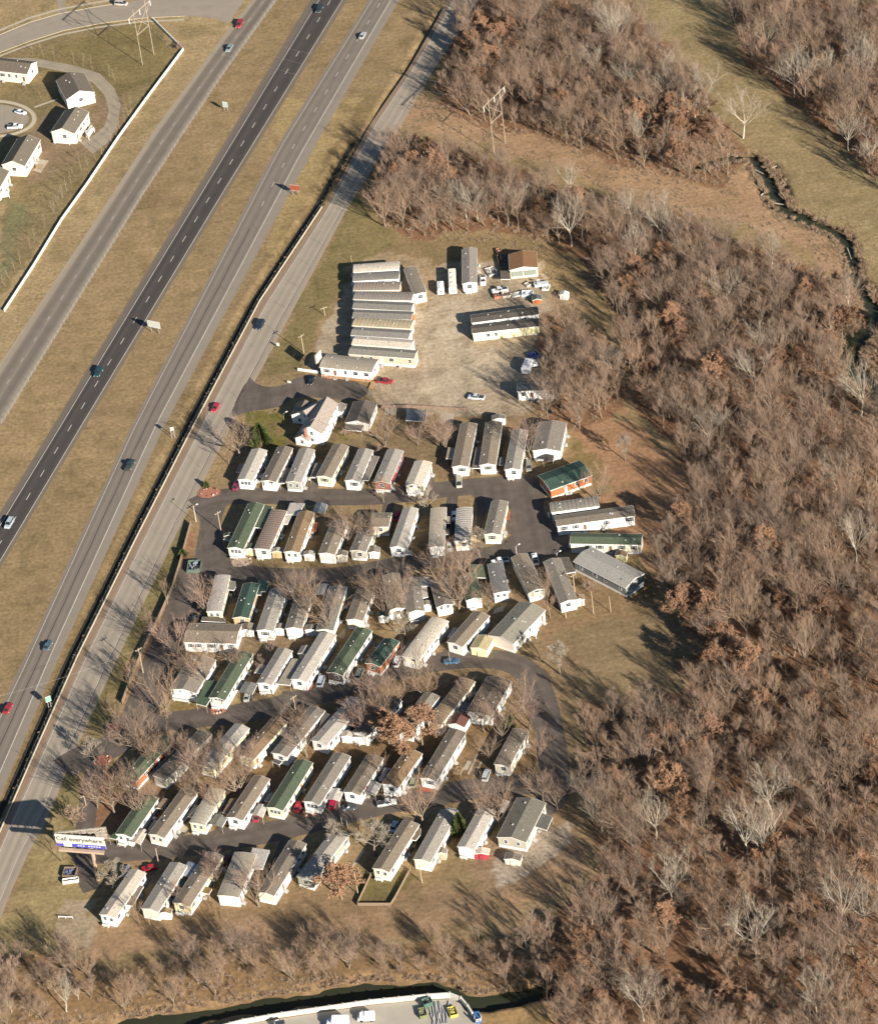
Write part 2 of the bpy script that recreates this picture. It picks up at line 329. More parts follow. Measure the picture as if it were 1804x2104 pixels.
def strip(name, A, B, m, z, n=40, parent=None):
    me = bpy.data.meshes.new(name); v = []; f = []; uv = []
    L = sum((b-a).length for a, b in zip(A[:-1], A[1:]))
    for i in range(n+1):
        a = at_frac(A, i/n); b = at_frac(B, i/n); v += [(a.x, a.y, z), (b.x, b.y, z)]
    for i in range(n): f.append((2*i, 2*i+1, 2*i+3, 2*i+2)); uv += [(0, L*i/n), (1, L*i/n), (1, L*(i+1)/n), (0, L*(i+1)/n)]
    me.from_pydata(v, [], f); me.materials.append(m); u = me.uv_layers.new()
    for k, p in enumerate(uv): u.data[k].uv = p
    o = link(name, me, parent); 
    return o
def offset(P, d):
    out = []
    for i, p in enumerate(P):
        a = P[max(0, i-1)]; b = P[min(len(P)-1, i+1)]; t = (b-a).normalized(); out.append(p+Vector((t.y, -t.x, 0))*d)
    return out
def polysheet(name, pts, m, z):
    pts = smooth(list(pts)+[pts[0]], 2)[:-1]
    me = bpy.data.meshes.new(name); me.from_pydata([(p.x, p.y, z) for p in pts], [], [tuple(range(len(pts)))]); me.materials.append(m)
    u = me.uv_layers.new()
    for lp in me.loops: p = me.vertices[lp.vertex_index].co; u.data[lp.index].uv = (p.x/8, p.y)
    return struct(link(name, me))
mW = paving('old_concrete_road', (150, 138, 122), 10, .08, patch=[(0, (176, 162, 140)), (.17, (170, 156, 134)), (.23, (140, 128, 113)), (.36, (128, 117, 104)), (.45, (142, 130, 115)), (.55, (152, 140, 124)), (.62, (132, 121, 108)), (.75, (128, 117, 104)), (.84, (150, 138, 122)), (.9, (172, 158, 138)), (1, (174, 160, 140))])
WL = Pg(540, -40, 517, 0, 450, 84, 320, 262, 197, 450, 0, 747, -60, 840); WR = Pg(596, -40, 567, 0, 450, 162, 375, 275, 292.5, 400, 0, 874, -60, 975)
struct(strip('west_road', WL, WR, mW, .012))
mSB = paving('dark_asphalt', (84, 75, 72), 14, .07, patch=[(0, (128, 116, 102)), (.2, (120, 108, 97)), (.24, (86, 79, 75)), (.36, (79, 73, 69)), (.46, (92, 84, 79)), (.58, (84, 77, 73)), (.7, (79, 73, 69)), (.86, (90, 82, 77)), (.9, (128, 114, 98)), (1, (134, 120, 100))])
SBL = Pg(662, -40, 637, 0, 396, 400, 106, 880, -20, 1086); SBR = Pg(739, -40, 713, 0, 464, 400, 173, 880, -20, 1202)
struct(strip('southbound_highway', SBL, SBR, mSB, .012))
mNB = paving('worn_asphalt', (142, 130, 116), 12, .06, patch=[(0, (150, 136, 120)), (.1, (140, 128, 114)), (.2, (132, 120, 108)), (.3, (146, 134, 120)), (.45, (130, 119, 107)), (.56, (144, 132, 118)), (.68, (134, 123, 110)), (.76, (156, 144, 128)), (1, (158, 146, 130))])
NBL = Pg(782, -40, 757, 0, 569, 300, 268, 880, 51, 1350, -50, 1560); NBR = Pg(845, -40, 819, 0, 647, 300, 335, 880, 121, 1350, -30, 1710)
struct(strip('northbound_highway', NBL, NBR, mNB, .012))
mFR = paving('pale_road', (176, 160, 140), 9, .07, patch=[(0, (156, 132, 108)), (.14, (158, 134, 112)), (.2, (172, 156, 136)), (.3, (180, 166, 148)), (.4, (166, 152, 134)), (.5, (184, 170, 150)), (.62, (166, 152, 134)), (.74, (180, 165, 146)), (.85, (168, 152, 134)), (1, (176, 160, 138))])
FRL = Pg(935, -40, 911, 17, 841, 138, 762, 252, 664, 430, 534, 622, 409, 860, 285, 1102, 161, 1352, 72, 1552, -5, 1728, -60, 1850)
FRR = Pg(1000, -40, 975, 17, 892, 140, 828, 252, 722, 412, 600, 640, 482, 862, 362, 1100, 222, 1395, 152, 1550, 90, 1700, 45, 1778, 8, 1871, -30, 1960)
struct(strip('frontage_road', FRL, FRR, mFR, .012))
mPaint = mat('road_paint', (.52, .49, .42), var=.25, scale=2)
def lerpline(A, B, t, n=60): return [at_frac(A, i/n).lerp(at_frac(B, i/n), t) for i in range(n+1)]
road_root = {}
def line(name, A, B, t, wd=.16, z=.02, m=None):
    P = lerpline(A, B, t); return struct(strip(name, offset(P, -wd/2), offset(P, wd/2), m or mPaint, z, 60))
line('edge_line', SBL, SBR, .235, .2); line('edge_line', SBL, SBR, .865, .2)
line('edge_line', NBL, NBR, .115, .14); line('edge_line', NBL, NBR, .73, .22)
line('edge_line', FRL, FRR, .2, .16); line('edge_line', FRL, FRR, .78, .12)
def dashes(A, B, t, wd, ln, gap, phase=0):
    P = lerpline(A, B, t, 200); L = sum((b-a).length for a, b in zip(P[:-1], P[1:])); s = phase; b = MB()
    me = None
    while s+ln < L:
        a = at_frac(P, s/L); c = at_frac(P, (s+ln)/L); d = (c-a).normalized(); o = Vector((d.y, -d.x, 0))*wd/2
        m_ = MB(); m_.add([a-o, a+o, c+o, c-o], [(0, 1, 2, 3)])
        for i in range(4): m_.v[i] = (m_.v[i][0], m_.v[i][1], .02)
        struct(m_.build('lane_dash', mPaint)); s += ln+gap
dashes(SBL, SBR, .55, .22, 3.6, 8.6, 2.0)
for s_ in (0,): dashes(lerpline(NBL, NBR, 0)[:22], lerpline(NBL, NBR, 1)[:22], .43, .2, 3.2, 9.0, 4)
dashes(WL, WR, .5, .12, 2.5, 9.7, 3)
mTar = mat('tar_seam', (.02, .02, .02), var=.4, scale=1)
P_ = lerpline(NBL, NBR, .43, 60)[22:]; P_ = [p+Vector((math.sin(i*1.7)*.12, 0, 0)) for i, p in enumerate(P_)]
struct(strip('tar_seam', offset(P_, -.09), offset(P_, .09), mTar, .021, 80))
for i, t in enumerate((.36, .44, .5, .565, .63, .69, .75, .81, .87, .93)):
    a = at_frac(lerpline(NBL, NBR, .43), t); b_ = at_frac(lerpline(NBL, NBR, .64), t+.002); m_ = MB(); d = Vector((0, .10, 0))
    m_.add([a-d, b_-d, b_+d, a+d], [(0, 1, 2, 3)]); m_.v = [(x, y, .022) for x, y, z in m_.v]; struct(m_.build('tar_seam', mTar))
for i in range(34):
    t = .12+i*.0245; a = at_frac(lerpline(FRL, FRR, .2), t); b_ = at_frac(lerpline(FRL, FRR, random.Random(i).choice((.5, .78, .78))), t+.0005); d = Vector((0, .045, 0)); m_ = MB(); m_.add([a-d, b_-d, b_+d, a+d], [(0, 1, 2, 3)]); m_.v = [(x, y, .023) for x, y, z in m_.v]; struct(m_.build('tar_seam', mTar))
# right-side crack on frontage
P_ = lerpline(FRL, FRR, .8, 80)[24:70]; P_ = [p+Vector((math.sin(i*2.3)*.15, 0, 0)) for i, p in enumerate(P_)]
struct(strip('tar_seam', offset(P_, -.07), offset(P_, .07), mTar, .022, 60))
# top-left side street, kerbs and cul-de-sac
mST = paving('side_street', (170, 156, 138), 6, .07)
mKB = mat('kerb_concrete', c8(205, 190, 160), var=.1)
SA = Pg(-40, 92, 60, 45, 120, 27, 200, 8, 260, -4, 520, -60); SB = Pg(-40, 122, 0, 108, 60, 82, 130, 60, 200, 46, 300, 34, 400, 33, 480, 52)
SA = Pg(-40, 90, 0, 70, 60, 45, 118, 28, 180, 16, 240, 6, 330, -8, 460, -30, 530, -45)
SB = Pg(-40, 128, 0, 107, 60, 84, 130, 62, 200, 48, 290, 36, 380, 32, 440, 36, 470, 48)
struct(strip('side_street', SA, SB, mST, .016))
def kerb(P, wd=.35, h=.13, name='kerb', m=None):
    P = resample(P, 8); b = MB()
    for a, c in zip(P[:-1], P[1:]):
        d = (c-a).normalized(); o = Vector((d.y, -d.x, 0))*wd/2; b.poly([a-o, a+o, c+o, c-o], -.05, h)
    return struct(b.build(name, m or mKB))
kerb(SA[:6]); kerb([p+Vector((0, 0, 0)) for p in SB[:7]])
walkm = paving('sidewalk', (200, 186, 160), 3, .05)
wk = [p+Vector((0, 3.3, 0)) for p in SA[:6]]; struct(strip('sidewalk', offset(wk, -.7), offset(wk, .7), walkm, .03))
wk = [p+Vector((-.4, -2.6, 0)) for p in SB[:7]]; struct(strip('sidewalk', offset(wk, -.6), offset(wk, .6), walkm, .03))
polysheet('driveway', Pg(108, -20, 132, -20, 133, 15, 145, 26, 115, 34, 122, 15), mST, .02)
cul = [Q(F0, -10+270*math.cos(t)*1.0, 955+150*math.sin(t)*1.0) for t in np.linspace(0, 2*math.pi, 40)[:-1]]
polysheet('cul_de_sac', [Q(F0, -60+295*math.cos(t), 960+120*math.sin(t)) for t in np.linspace(0, 2*math.pi, 30)[:-1]], mST, .016)
ring = [Q(F0, -60+330*math.cos(t), 960+140*math.sin(t)) for t in np.linspace(-1.6, 1.7, 24)]
kerb(ring, .9, .1, 'kerb'); ring = [Q(F0, -60+352*math.cos(t), 960+152*math.sin(t)) for t in np.linspace(-1.6, 1.7, 24)]
struct(strip('sidewalk', offset(ring, -.3), offset(ring, .9), walkm, .03))
struct(strip('sidewalk', Pg(70, 218, 118, 201, fr=S0), Pg(71, 221, 119, 204, fr=S0), walkm, .02, 4))
gr = paving('gravel_track', (172, 158, 136), 4, .12)
struct(strip('gravel_drive', Pg(0, 118, 70, 118, 150, 133, 205, 150, 235, 180, 248, 215, 240, 262, 222, 292, 190, 315), Pg(0, 131, 68, 134, 140, 148, 190, 168, 215, 195, 224, 225, 215, 258, 195, 275, 165, 292), gr, .012))
# park roads
mPK = paving('park_asphalt', (110, 99, 89), 3, .22)
def lane(name, pts, wd, m=None, z=.03, fr=S0):
    P = smooth(Pg(*pts, fr=fr)); return struct(strip(name, offset(P, -wd/2), offset(P, wd/2), m or mPK, z, 50))
mGRV = paving('gravel_lot', (214, 194, 164), 5, .10)
#polysheet('gravel_lot', Pg(652, 700, 700, 615, 722, 552, 790, 520, 880, 540, 960, 520, 1110, 530, 1130, 600, 1140, 680, 1110, 800, 1080, 850, 900, 850, 780, 842, 740, 800, 780, 770, 640, 765), mGRV, .012)
mDRT = paving('worn_dirt', (182, 160, 130), 4, .12)
#polysheet('dirt_yard', Pg(790, 560, 850, 600, 865, 700, 850, 760, 905, 800, 1000, 780, 1060, 700, 1080, 620, 1000, 590, 900, 600), mDRT, .016)
polysheet('office_driveway', Pg(514, 775, 528, 790, 556, 796, 590, 790, 612, 772, 680, 772, 750, 790, 762, 800, 740, 822, 700, 822, 610, 812, 572, 838, 505, 846, 470, 862, 492, 806), mPK, .02)
polysheet('park_road_west', Pg(396, 1042, 420, 1024, 452, 1008, 470, 1030, 452, 1070, 455, 1120, 480, 1160, 470, 1180, 420, 1180, 396, 1170, 406, 1110, 414, 1072), mPK, .024)
lane('park_road', (400, 1040, 440, 1020, 560, 1018, 690, 1022, 800, 1020, 940, 1002, 1090, 990), 8.4)
polysheet('park_turnaround', Pg(1040, 988, 1090, 975, 1130, 990, 1110, 1050, 1150, 1090, 1180, 1110, 1170, 1135, 1100, 1150, 1000, 1150, 960, 1140, 1040, 1110, 1070, 1080, 1068, 1040), mPK, .036)
polysheet('park_turnaround', Pg(955, 1004, 1072, 994, 1082, 1080, 1056, 1100, 1040, 1096, 1036, 1040, 1000, 1040, 988, 1092, 975, 1092, 984, 1030), mPK, .033)
lane('park_road', (410, 1160, 480, 1176, 600, 1186, 720, 1182, 800, 1162, 880, 1152, 1000, 1140, 1110, 1132), 7.6, z=.026)
lane('park_road', (404, 1150, 385, 1215, 362, 1290, 330, 1350, 305, 1420, 285, 1470, 265, 1510, 220, 1540, 170, 1556, 130, 1580), 10.5, z=.028)
lane('park_road', (265, 1500, 330, 1484, 420, 1475, 520, 1463, 610, 1440, 700, 1415, 770, 1390, 850, 1370, 910, 1358, 980, 1352, 1050, 1358, 1092, 1385, 1115, 1440, 1132, 1520, 1142, 1600, 1138, 1650, 1090, 1670), 8.6, z=.032)
lane('park_road', (170, 1758, 250, 1748, 340, 1745, 440, 1730, 540, 1714, 640, 1690, 730, 1668, 800, 1650, 880, 1640, 960, 1622, 1060, 1612, 1138, 1610), 8.8, z=.034)
lane('park_road', (200, 1560, 186, 1620, 178, 1680, 172, 1740, 175, 1800, 190, 1830), 5.5, z=.022)
for i, p in enumerate([(500, 1456, 515, 1425), (735, 1420, 760, 1380), (350, 1725, 385, 1700), (440, 1722, 458, 1700), (515, 1705, 528, 1680), (600, 1690, 620, 1655), (690, 1670, 702, 1640), (838, 1650, 850, 1615), (590, 1450, 592, 1420), (905, 1365, 925, 1335), (990, 1660, 1000, 1640), (818, 1720, 838, 1680), (575, 1780, 600, 1730), (470, 1780, 490, 1745), (590, 1720, 560, 1800), (552, 1010, 580, 960), (640, 1010, 660, 950), (720, 1010, 740, 950), (890, 1010, 880, 985), (590, 1020, 620, 1090), (800, 1030, 790, 1080), (930, 1020, 925, 1100), (1090, 1150, 1110, 1190), (1000, 1160, 1045, 1190), (470, 1190, 480, 1240), (600, 1195, 590, 1240), (830, 1170, 850, 1220)]):
    lane('driveway', p, 3.4, z=.038+.001*i)
mSL = paving('concrete_slab', (196, 182, 158), 3, .08)
def slab(fr, *p, z=.05): polysheet_flat('concrete_slab', [Q(fr, p[i], p[i+1]) for i in range(0, len(p), 2)], mSL, z)
def polysheet_flat(name, pts, m, z):
    b = MB(); b.poly(pts[::-1] if False else pts, -.02, z); return struct(b.build(name, m))
slab(F2, 615, 205, 760, 205, 745, 290, 610, 290); slab(F2, 1255, 265, 1410, 280, 1385, 390, 1230, 375)
slab(F14, 850, 860, 890, 865, 845, 945, 808, 935); slab(F14, 930, 800, 948, 805, 862, 985, 845, 975); slab(F14, 960, 868, 978, 872, 915, 998, 898, 990)
slab(F3, 735, 815, 810, 830, 805, 850, 730, 835); slab(F2, 820, 1180, 1060, 1190, 1055, 1215, 805, 1210)
slab(F7, 290, 690, 395, 650, 390, 710, 275, 745); slab(F15, 1490, 490, 1600, 560, 1560, 620, 1480, 600); slab(F19, 1750, 480, 1777, 490, 1640, 690, 1620, 675)
slab(F11, 490, 250, 580, 150, 560, 280, 500, 260)
slab(F0, 330, 1290, 395, 1300, 330, 1400, 270, 1380); slab(F0, 720, 1040, 760, 1060, 720, 1120, 690, 1100)
# ------------------------------------------------------------------ water
mWat = bpy.data.materials.new('creek_water'); mWat.use_nodes = True; b_ = mWat.node_tree.nodes['Principled BSDF']
b_.inputs['Base Color'].default_value = (.032, .036, .022, 1); b_.inputs['Roughness'].default_value = .22; b_.inputs['IOR'].default_value = 1.33; b_.inputs['Specular IOR Level'].default_value = .25
nn = mWat.node_tree.nodes.new('ShaderNodeTexNoise'); nn.inputs['Scale'].default_value = .35; bb = mWat.node_tree.nodes.new('ShaderNodeBump'); bb.inputs['Strength'].default_value = .15
mWat.node_tree.links.new(nn.outputs[0], bb.inputs['Height']); mWat.node_tree.links.new(bb.outputs[0], b_.inputs['Normal'])
for P, zz, wd in ((CREEK, -1.5, 8), (CREEK2, -1.6, 11), (CREEK3, -2.0, 8)):
    P2 = smooth(list(P), 1); struct(strip('creek_water', offset(P2, -wd), offset(P2, wd), mWat, zz, 40))
P2 = list(DITCH); struct(strip('ditch_shade_strip', offset(P2, -.7), offset(P2, .7), mat('ditch_shade_dark', (.03, .028, .02)), -1.12, 60))  # near-black strip along the ditch bottom, the wall's shadow painted as colour
# industrial yard at the bottom edge
mYD = paving('yard_concrete', (196, 186, 168), 4, .08)
YW = Pg(420, 2125, 500, 2104, 580, 2090, 650, 2080, 760, 2064, 880, 2052, 925, 2049, 948, 2058, 962, 2074, 972, 2090)
polysheet_flat('industrial_yard', Pg(420, 2128, 500, 2106, 650, 2083, 760, 2067, 880, 2055, 925, 2054, 945, 2062, 955, 2075, 985, 2100, 990, 2200, 400, 2200), mYD, .02)
# ------------------------------------------------------------------ houses
W_ = (.80, .78, .72); CR = (.78, .71, .55); YL = (.80, .72, .42); TN = (.55, .44, .32); PK = (.76, .64, .54); RD = (.26, .06, .05); OR = (.38, .13, .05)
GG = (.33, .33, .27); GB = (.46, .42, .34); BG = (.20, .215, .205); LB = (.50, .36, .2)
rLG = c8(214, 204, 188); rWH = c8(236, 222, 200); rG = c8(186, 177, 163); rDG = c8(158, 148, 134); rBR = c8(160, 145, 125); rTN = c8(166, 140, 108); rDB = c8(146, 134, 118)
rGN = c8(104, 116, 92); rGD = c8(74, 98, 84); rTB = c8(162, 134, 102); rBG = c8(140, 132, 112)
mTrim = mat('white_trim', (.80, .78, .74), var=.05); mGlass = mat('window_glass', (.035, .045, .055), .15, var=.3, scale=.4)
mDarkM = mat('dark_metal', (.06, .06, .06), .6); mWood = mat('treated_wood', (.34, .24, .15), var=.25, scale=3); mRedWood = mat('red_stained_wood', (.32, .10, .06), var=.25, scale=3)
mStep = mat('grey_step', (.42, .40, .37), var=.1); mVent = mat('roof_vent_metal', (.55, .52, .48), .5); mShut = mat('shutter', (.07, .065, .06), var=.1); mDoor = mat('door_white', (.75, .73, .68), var=.05)
_wm = {}
def win_mesh(w, h):
    k = (w, h)
    if k not in _wm:
        b = MB(); t = .09
        b.box(-w/2-t, -.05, -h/2-t, w/2+t, .05, -h/2); b.box(-w/2-t, -.05, h/2, w/2+t, .05, h/2+t); b.box(-w/2-t, -.05, -h/2, -w/2, .05, h/2); b.box(w/2, -.05, -h/2, w/2+t, .05, h/2); b.box(-w/2, -.03, -.03, w/2, .045, .03)
        p = MB(); p.box(-w/2, -.02, -h/2, w/2, .02, h/2)
        s = MB(); s.box(-.17, -.04, -h/2-.05, .17, .04, h/2+.05)
        _wm[k] = (b.mesh('window', mTrim), p.mesh('pane', mGlass), s.mesh('shutter', mShut))
    return _wm[k]
def window(root, x, y, z, ang, w=.95, h=1.15, shut=False):
    a, p, s = win_mesh(w, h); o = link('window', a, root, (x, y, z), ang); link('pane', p, o)
    if shut:
        for k in (-1, 1):
            d = k*(w/2+.28); link('shutter', s, root, (x+math.cos(ang)*d, y+math.sin(ang)*d, z), ang)
_vents = {}
def vent_mesh(k):
    if k not in _vents:
        b = MB()
        if k == 0: b.tube((0, 0, -.1), (0, 0, .32), .09, .09, 6, cap=True)
        elif k == 1: b.box(-.2, -.2, -.1, .2, .2, .14); b.box(-.26, -.26, .14, .26, .26, .2)
        else: b.tube((0, 0, -.1), (0, 0, .22), .16, .12, 7, cap=True); b.tube((0, 0, .22), (0, 0, .34), .22, .06, 7, cap=True)
        _vents[k] = b.mesh('roof_vent', mVent if k else mDarkM)
    return _vents[k]
def roof_prof(hw, h, rise, kind):
    if kind in ('gable', 'ribbed'): return [(-hw, h), (0, h+rise), (hw, h)]
    return [(hw*math.sin(t), h+rise*(math.cos(t)-math.cos(1.15))/(1-math.cos(1.15))) if False else (x*hw, h+rise*(1-abs(x)**2.2)) for t in [0] for x in (-1, -.72, -.4, 0, .4, .72, 1)]
OCC = []   # occupied building footprints, keeps trees out of walls
def home(label, fr, a, b, w, wall, roof, h=3.75, rise=.6, kind='gable', skirt=W_, name='mobile_home', cat='mobile home', group='mobile homes in the park', win=True, shut=False, porch=0, door=True, ov=.25, vents=4, gw=1, mode=None, seed=None, gcol=None, trim=True, zb=0):
    rd = random.Random(label if seed is None else seed)
    zr = h+rise; A = Q(fr, *a, zr); B = Q(fr, *b, zr); d = B-A; L = d.length-2*ov; ang = math.atan2(-d.x, d.y); c = (A+B)/2; hw = w/2
    root = thing(name, label, cat, (c.x, c.y, zb), ang, group)
    OCC.append((c.x, c.y, ang, hw, L/2))
    wm = mat('siding', wall, .7, .06, .6, kind='siding'); sk = mat('skirting', skirt, .8, .1); rk = 'rust' if mode == 'rust' else ('weather' if mode == 'weather' else 'shingle')
    rm = mat('roofing', roof, .55 if kind == 'arched' or kind == 'ribbed' else .9, .10, 1.3, kind=rk)
    pr = roof_prof(hw, h, rise, kind); y0 = -L/2+porch; b_ = MB()
    skh = .95 if h > 3.3 else .2
    b_.prism([(-hw, skh), (hw, skh)]+[(x, z) for x, z in pr[::-1]], y0, L/2); wo = b_.build('wall', [wm], root)
    if gcol:
        g = MB(); g.prism([(-hw+.02, skh+.02), (hw-.02, skh+.02)]+[(x*.99, z-.03) for x, z in pr[::-1]], y0-.03, y0-.002); g.build('front_gable_wall', mat('siding', gcol, .7, .08, kind='siding'), root)
    k = MB(); k.box(-hw+.04, -L/2+(0 if porch else .04), -.05, hw-.04, L/2-.04, skh+.001); k.build('skirting', sk, root)
    if porch:
        for sx in (-1, 1): p = MB(); p.box(sx*(hw-.12)-.07, -L/2+.05, skh, sx*(hw-.12)+.07, -L/2+.19, h); p.build('porch_post', mTrim, root)
        p = MB(); p.box(-hw, -L/2, skh+.75, hw, -L/2+.06, skh+.83); n = int(w/.45)
        for i in range(n+1): x = -hw+.05+i*(w-.1)/n; p.box(x-.03, -L/2, skh, x+.03, -L/2+.05, skh+.75)
        p.build('porch_railing', mTrim, root)
        p = MB(); p.prism([(-hw, h)]+[(x, z) for x, z in pr[1:-1]]+[(hw, h)], -L/2, -L/2+.1); p.build('porch_gable', mTrim if rd.random() < .6 else wm, root)
    # roof slab
    so_ = .22; t = .12; up_ = [(x*(hw+so_)/hw, z-(rise*so_/hw if abs(x) > hw-.01 and kind != 'arched' else 0)+.04) for x, z in pr]
    r = MB(); n = len(up_); LY = L/2+ov
    r.prism([(x, z) for x, z in up_]+[(x, z+t) for x, z in up_[::-1]], -LY, LY); r.build('roof', rm, root)
    if trim:
        e = MB()
        for sx in (-1, 1):
            x0, z0 = up_[0 if sx < 0 else -1]
            e.box(min(x0, x0+sx*.05), -LY, z0-.10, max(x0, x0+sx*.05), LY, z0+t-.005)
        for yy in (-LY-.05, LY+.002):
            for (xa, za), (xb, zb) in zip(up_[:-1], up_[1:]): e.add([(xa, yy, za-.08), (xb, yy, zb-.08), (xb, yy, zb+t-.005), (xa, yy, za+t-.005), (xa, yy+.05, za-.08), (xb, yy+.05, zb-.08), (xb, yy+.05, zb+t-.005), (xa, yy+.05, za+t-.005)], [(0, 1, 2, 3), (7, 6, 5, 4), (0, 4, 5, 1), (3, 2, 6, 7)])
        e.build('fascia', mat('fascia', (.74, .70, .62), var=.1), root)
    if kind == 'gable' and h > 2.4: c_ = MB(); c_.prism([(-.14, zr+t-.03), (0, zr+t+.06), (.14, zr+t-.03)], -LY, LY); c_.build('ridge_cap', rm, root)
    if mode in ('ribs', 'rust', 'panels') or kind == 'ribbed':
        rb = MB(); nn_ = int(L/(1.05 if mode != 'panels' else 1.25)); rm2 = mat('rib_metal', tuple(x*(1.25 if mode != 'panels' else .6) for x in roof), .5, .2)
        for i in range(nn_+1):
            y = -L/2+i*L/nn_
            for (xa, za), (xb, zb) in zip(up_[:-1], up_[1:]): rb.add([(xa, y-.06, za+t), (xa, y+.06, za+t), (xb, y+.06, zb+t), (xb, y-.06, zb+t), (xa, y-.04, za+t+.07), (xa, y+.04, za+t+.07), (xb, y+.04, zb+t+.07), (xb, y-.04, zb+t+.07)], [(4, 5, 6, 7)[::-1], (0, 4, 7, 3), (1, 2, 6, 5)])
        o = rb.build('roof_rib', rm2, root); o['kind'] = 'stuff'
    for i in range(vents):
        y = (rd.random()-.5)*L*.85; x = rd.choice((-1, 1))*hw*rd.uniform(.15, .7); zz = h+rise*(1-abs(x)/hw)+.14
        if kind == 'arched': zz = h+rise*(1-(abs(x)/hw)**2.2)+.12
        link('roof_vent', vent_mesh(rd.randrange(3)), root, (x, y, zz), 0)
    if win:
        wz = (skh+h)/2+.2; sides = [(hw+.01, R_(90), 1), (-hw-.01, R_(-90), 0)]
        for x, an, vis in sides:
            n = max(1, int(L/(3.1 if vis else 4.5))); dpos = rd.randrange(n) if door and vis and n > 1 else -1
            for i in range(n):
                y = y0+(L-porch)*(i+.5)/n+rd.uniform(-.5, .5)
                if i == dpos:
                    dm = MB(); dm.box(hw, y-.45, skh+.02, hw+.06, y+.45, skh+2.05); dm.build('door', mDoor if sum(wall) < 1.6 else mat('door_brown', (.2, .1, .06)), root)
                    st = MB()
                    for s_ in range(3): st.box(hw+.05, y-.6, -.02, hw+1.2-s_*.33, y+.6, .25+s_*.24-.0)
                    st.build('steps', mStep, root); continue
                if rd.random() < .82: window(root, x, y, wz, an, rd.choice((1.0, 1.2, 1.5)) if shut else rd.choice((.9, 1.15, 1.6)), 1.3, shut or rd.random() < .3)
        for yy, an in ((y0-.045 if gcol else y0-.01, 0), (L/2+.01, R_(180))):
            if gw == 1: window(root, rd.uniform(-.2, .5), yy, wz, an, 1.5, 1.3, shut)
            elif gw == 2: window(root, -w*.22, yy, wz, an, .95, 1.15, shut); window(root, w*.22, yy, wz, an, .95, 1.15, shut)
            elif gw == 3:
                for s_ in (-1, 0, 1): window(root, s_*1.15, yy, wz, an, .95, 1.2)
    if h > 3.3 and door and win:
        y = rd.uniform(-.3, .35)*L; ac = MB(); ac.box(hw+.35, y-.4, -.02, hw+1.1, y+.4, .8); ac.build('air_conditioner', mat('air_conditioner', (.40, .40, .36), .6, .1), root)
        if rd.random() < .4: tk = MB(); tk.tube((-hw+.6, -L/2-.9, .75), (hw-1.9, -L/2-.9, .75), .38, .38, 8, cap=True); tk.box(-hw+.9, -L/2-1.1, -.02, -hw+1.1, -L/2-.7, .5); tk.box(hw-2.4, -L/2-1.1, -.02, hw-2.2, -L/2-.7, .5); tk.build('propane_tank', mat('propane_tank', (.55, .54, .5), .5, .05), root)
    return root
def shed(label, fr, a, b, w, wall, roof, h=2.4, rise=.5, **k):
    kw = dict(name='garden_shed', cat='shed', group='sheds in the park', win=False, vents=0, skirt=wall, ov=.1, kind='gable'); kw.update(k)
    o = home(label, fr, a, b, w, wall, roof, h, rise, door=False, **kw)
    L = 0
    d = MB(); me = o.children[0].data; ys = [v.co.y for v in me.vertices]; y0 = min(ys)
    d.box(-.55, y0-.05, .1, .55, y0-.003, 1.85); d.build('shed_door', mat('shed_door', tuple(x*.8 for x in wall), var=.1), o)
    return o
mPost = mat('grey_post', (.38, .35, .3))
def canopy(label, fr, pts, roof, z=2.5, th=.14, cat='carport', name='carport', gable=None, n=4, edge=mTrim, group='carports beside the homes', dz=0):
    """flat (or two-slope) roof on posts; pts are the roof corners"""
    P = [Q(fr, pts[i], pts[i+1], z) for i in range(0, len(pts), 2)]
    c = sum(P, Vector())/len(P); c.z = 0
    root = thing(name, label, cat, c, 0, group); L = [p-c for p in P]
    rm = mat('canopy_metal', roof, .5, .1, 1, kind='shingle'); b = MB()
    if gable is None: b.poly(L, z, z+th)
    else:   # ridge between midpoints of edges 0-1 and 2-3
        r0 = (L[0]+L[1])/2+Vector((0, 0, gable)); r1 = (L[2]+L[3])/2+Vector((0, 0, gable)); T = Vector((0, 0, th))
        v = [L[0], L[1], L[2], L[3], r0, r1]; v = [Vector((p.x, p.y, p.z)) for p in v]; v2 = [p+T for p in v]
        b.add(v+v2, [(0, 4, 5, 3)[::-1], (4, 1, 2, 5)[::-1], (6, 10, 11, 9), (10, 7, 8, 11), (0, 6, 9, 3), (1, 2, 8, 7), (0, 4, 10, 6)[::-1], (4, 1, 7, 10)[::-1], (3, 9, 11, 5), (5, 11, 8, 2)])
    b.build('canopy_roof', rm, root)
    e = MB()
    for i in range(len(L)):
        a_, b2 = L[i], L[(i+1) % len(L)]; d = (b2-a_).normalized(); o = Vector((d.y, -d.x, 0))*.03
        if gable is None or i in (1, 3): e.poly([a_-o, a_+o, b2+o, b2-o], z-.09, z+th-.01)
    e.build('canopy_edge', edge, root)
    for p in L:
        q_ = p*.96; m = MB(); m.box(q_.x-.04, q_.y-.04, -.02, q_.x+.04, q_.y+.04, z); m.build('post', mPost, root)
    return root
